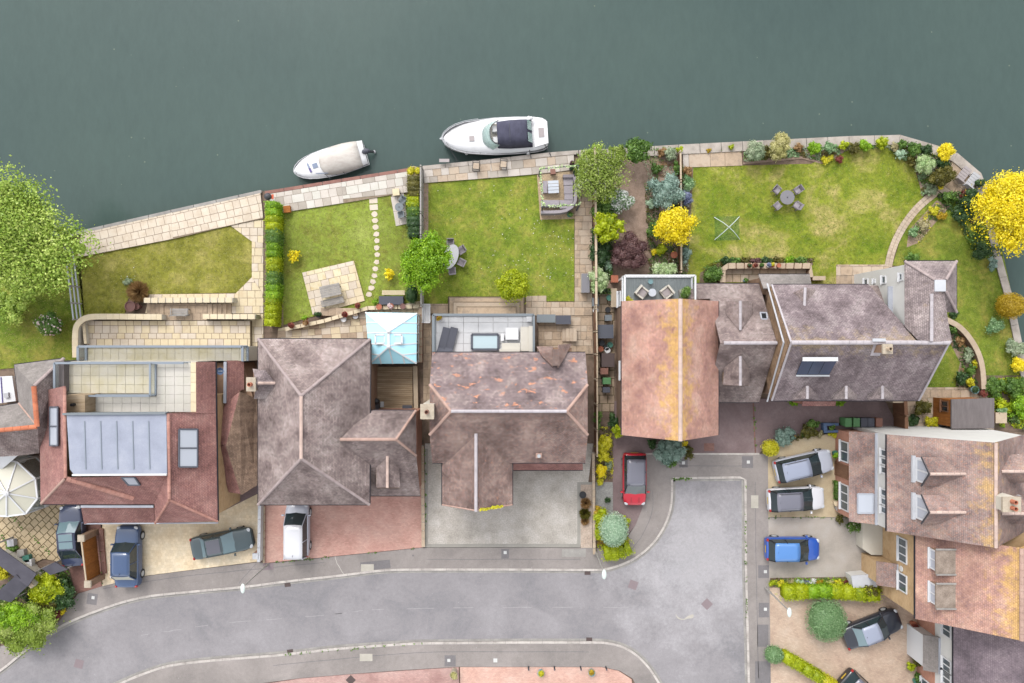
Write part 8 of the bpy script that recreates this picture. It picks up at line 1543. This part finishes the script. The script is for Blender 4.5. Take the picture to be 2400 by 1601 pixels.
# left edge
P_('flowering bush with pink white blossom on the left lawn', 118, 762, 34, 30, 1.5, 'lf_mid', .11, extra=('lf_pinkflower', 110, .16)); P_('pale lime shrub at the left edge of the lawn', 28, 722, 44, 40, 1.8, 'lf_willow', .15, lobes=20); P_('drooping willow spray on the left lawn', 62, 668, 60, 40, 2.4, 'lf_willow', .18, lobes=20, core=.4)
P_('bright lime shrub behind the small felt roof', 112, 1375, 42, 38, 1.8, 'lf_lime', .13, lobes=22); P_('dark mixed shrub beside the brown block drive', 150, 1390, 24, 50, 1.4, 'lf_dark', .12, lobes=18); P_('large green spreading bush on the road bend', 58, 1462, 92, 58, 2.4, 'lf_pear', .13, lobes=42, dens=1.2); P_('bright green top of the spreading road bush', 40, 1440, 54, 36, 2.7, 'lf_bright', .12, lobes=22); P_('olive speckled shrub above the road bush', 112, 1425, 26, 36, 1.5, 'lf_olive', .1); P_('yellow flower clump on the pavement edge', 147, 1425, 9, 17, .7, 'lf_yellow', .08); P_('dark red shrub on the pavement edge', 132, 1435, 14, 18, .9, 'lf_red', .1); P_('yellow shrub between the felt roofs', 8, 1340, 22, 20, 1.4, 'lf_yellowgreen', .1); P_('dark green weeds along the slabbed drive edge', 30, 1285, 14, 12, .4, 'lf_mid', .08)
# right hand front gardens
hedge('long clipped lime hedge under the flower row', [(1840, 1391), (1920, 1388), (2000, 1392), (2062, 1394)], .95, 1.1, ['lf_lime', 'lf_bright', 'lf_lime', 'lf_lime'], .09, .11); P_('olive brown bush at the end of the lime hedge', 2036, 1380, 26, 16, 1.5, 'lf_olive', .1); P_('domed clipped sage green bush on the beige drive', 1936, 1452, 46, 50, 2.2, 'lf_green_b', .075, shape='round', name='domed_bush', dens=2.2); P_('small round clipped bush at the pavement corner', 1813, 1533, 22, 21, 1.5, 'lf_green_b', .08, shape='round', dens=2.0); hedge('narrow diagonal lime hedge beside the beige drive', [(1840, 1541), (1900, 1576), (1975, 1622)], .75, 1.0, ['lf_lime', 'lf_lime', 'lf_yellowgreen'], .09, .11)
for x, m_, lab in ((1812, 'lf_lime', 'lime clump at the pavement end of the flower row'), (1830, 'lf_yellowgreen', 'yellow flowers next to the lime clump'), (1852, 'lf_straw', 'cream flowers in the flower row'), (1873, 'lf_mint', 'silver leaves beside the purple pansies'), (1889, 'lf_lavender', 'purple pansies in the flower row'), (1903, 'lf_blossom', 'white flowers next to the purple pansies'), (1922, 'lf_gold', 'gold leaves in the flower row'), (1944, 'lf_cream', 'cream variegated plant in the flower row'), (1965, 'lf_yellowgreen', 'lime leaves near the red heuchera in the row'), (1977, 'lf_red', 'red heuchera in the flower row'), (1992, 'lf_lime', 'yellow green plant beside the white store')): P_(lab, x, 1365, 11, 8, .5, m_, .08, z0=.13)
P_('green flower tub spilling below the lean-to roof corner', 2000, 1232, 26, 13, 1.0, 'lf_mid', .1, extra=('lf_pinkflower', 30, .1)); P_('small leafy plant by the lean-to corner', 1968, 1218, 11, 12, .7, 'lf_olive', .09); hedge('low green box edging under the bay windows', [(1963, 1128), (1964, 1172)], .35, .5, ['lf_mid'], .08, .11)
for x, y, m_, lab in ((2145, 1478, 'lf_lime', 'lime pot plant by the orange house corner'), (2146, 1500, 'lf_yellowgreen', 'yellow green plant below the lime pot plant'), (2135, 1562, 'lf_lime', 'lime plant by the hose ring'), (2150, 1552, 'lf_olive', 'olive leaved plant by the white house wall'), (2152, 1585, 'lf_mid', 'green plant by the teal pot')): P_(lab, x, y, 11, 12, .8, m_, .09)
for x, y, m_, lab in ((1860, 945, 'lf_bright', 'green window box plant below the tiled porch'), (1966, 943, 'lf_bright', 'green tub plant right of the tiled porch')): P_(lab, x, y, 14, 6, .7, m_, .08, z0=.11)
# border behind the U shaped wall
for x, m_, lab in ((1668, 'lf_mid', 'large green laurel left of the U wall'), (1700, 'lf_dark', 'dark leaved plant behind the U wall end'), (1722, 'lf_mid', 'green shrub behind the U wall'), (1745, 'lf_olive', 'bronze shrub behind the U wall'), (1770, 'lf_purple', 'purple leaved shrub behind the U wall'), (1795, 'lf_dark', 'dark green shrub behind the U wall'), (1825, 'lf_olive', 'olive shrub behind the U wall'), (1850, 'lf_bright', 'fresh green shrub behind the U wall'), (1875, 'lf_mid', 'mid green shrub behind the U wall end')): P_(lab, x, 611 if x > 1690 else 645, 15 if x > 1690 else 24, 9 if x > 1690 else 24, .8 if x > 1690 else 1.3, m_, .1)
# daisies in the middle lawn: too small and many to pick apart
rg = np.random.default_rng(77); P = []
for cx, cy, s_, n_ in ((1252, 525, 18, 10), (1200, 600, 60, 24), (1310, 560, 25, 18), (1290, 640, 40, 22), (1110, 460, 60, 8), (1230, 440, 50, 8), (300, 650, 20, 8)):
    for _ in range(n_): p = W(cx+rg.normal(0, s_), cy+rg.normal(0, s_*.7), .06); P.append((p.x, p.y, .1))
V = leafquads(np.array(P), np.tile((0, 0, 1.), (len(P), 1)), .065, rg, .15, .5); tag(quadmesh('daisies', V, np.arange(len(V)).reshape(-1, 4), np.repeat(rg.uniform(0, 1, len(P)), 4), 'lf_blossom', None, (P[0][0], P[0][1], .06)), kind='stuff')

cover([(1742, 345), (1990, 338), (2100, 333), (2200, 365), (2222, 395), (2190, 440), (2160, 460), (2148, 400), (2080, 348), (1990, 350), (1930, 380), (1880, 368), (1742, 380)], ['lf_mid', 'lf_green_b', 'lf_olive', 'lf_sage'], .3, seed=1)
cover([(1398, 470), (1440, 470), (1440, 560), (1430, 690), (1398, 690)], ['lf_dark', 'lf_mid'], .5, .12, seed=2); cover([(1500, 360), (1594, 352), (1594, 430), (1520, 420)], ['lf_sage', 'lf_brown', 'lf_mid'], .25, .09, 60, seed=3); cover([(1510, 430), (1594, 430), (1594, 650), (1520, 650)], ['lf_mid', 'lf_olive', 'lf_dark'], .3, .1, 90, seed=4)
cover([(2190, 455), (2330, 440), (2350, 600), (2290, 610), (2240, 520)], ['lf_dark', 'lf_mid'], .35, .12, 90, seed=5); cover([(2125, 545), (2195, 475), (2215, 490), (2150, 575)], ['lf_straw', 'lf_yellowgreen', 'lf_mid'], .25, .1, 90, seed=6); cover([(2222, 760), (2262, 795), (2296, 850), (2300, 915), (2240, 905), (2250, 850), (2225, 800)], ['lf_mid', 'lf_brown', 'lf_dark'], .3, .1, 90, seed=7); cover([(2300, 890), (2420, 880), (2440, 1010), (2340, 1000)], ['lf_mid', 'lf_bright', 'lf_lime'], .5, .12, 140, seed=8)
cover([(1397, 1000), (1437, 1000), (1437, 1125), (1397, 1125)], ['lf_yellowgreen', 'lf_olive'], .3, .1, 90, seed=9); cover([(1397, 1195), (1438, 1205), (1475, 1260), (1470, 1290), (1400, 1290)], ['lf_lime', 'lf_gold'], .35, .1, 120, seed=10); cover([(1805, 1355), (2005, 1352), (2005, 1374), (1805, 1376)], ['lf_mid', 'lf_olive', 'lf_bright'], .3, .09, 130, .13, seed=11)
cover([(60, 1335), (160, 1325), (176, 1390), (138, 1455), (100, 1488), (0, 1512), (-60, 1525), (-60, 1420)], ['lf_mid', 'lf_dark'], .6, .13, 110, .09, seed=12); cover([(1820, 1035), (1900, 1005), (1930, 1012), (1900, 1022), (1830, 1045)], ['lf_olive', 'lf_gold', 'lf_mid'], .35, .1, 110, .1, seed=13); cover([(1640, 630), (1690, 606), (1905, 604), (1905, 618), (1700, 622), (1690, 662), (1650, 662)], ['lf_mid', 'lf_olive'], .35, .1, 110, seed=14); cover([(1596, 395), (1618, 395), (1612, 640), (1596, 655)], ['lf_mid', 'lf_olive', 'lf_sage'], .3, .1, 60, seed=15)

# weeds and moss along kerbs, wall feet and drive edges: nobody could count them
rg = np.random.default_rng(31); P = []
for a, b_, n_, z in (((1576, 1123), (1620, 1121), 30, .12), ((990, 1284), (620, 1321), 26, .12), ((996, 1050), (996, 1283), 24, .12), ((1801, 1213), (1985, 1213), 20, .12), ((660, 1535), (1000, 1506), 26, .12), ((1746, 1125), (1750, 1470), 30, .12), ((235, 1240), (240, 1372), 14, .12), ((0, 1250), (60, 1328), 40, .11), ((5, 1190), (130, 1310), 30, .11), ((1600, 357), (1740, 352), 20, .12), ((1342, 362), (1590, 346), 30, .18), ((1768, 950), (1771, 1060), 14, .12)):
    for _ in range(n_): t_ = rg.random(); p = W(lerp(a[0], b_[0], t_)+rg.normal(0, 1.2), lerp(a[1], b_[1], t_)+rg.normal(0, 1.2), z); P += [(p.x+rg.normal(0, .04), p.y+rg.normal(0, .04), z+.03) for _ in range(3)]
V = leafquads(np.array(P), np.tile((0, 0, 1.), (len(P), 1)), .1, rg, .5, .4); tag(quadmesh('weeds', V, np.arange(len(V)).reshape(-1, 4), np.repeat(rg.uniform(0, 1, len(P)), 4), 'lf_mid', None, (P[0][0], P[0][1], .1)), kind='stuff')
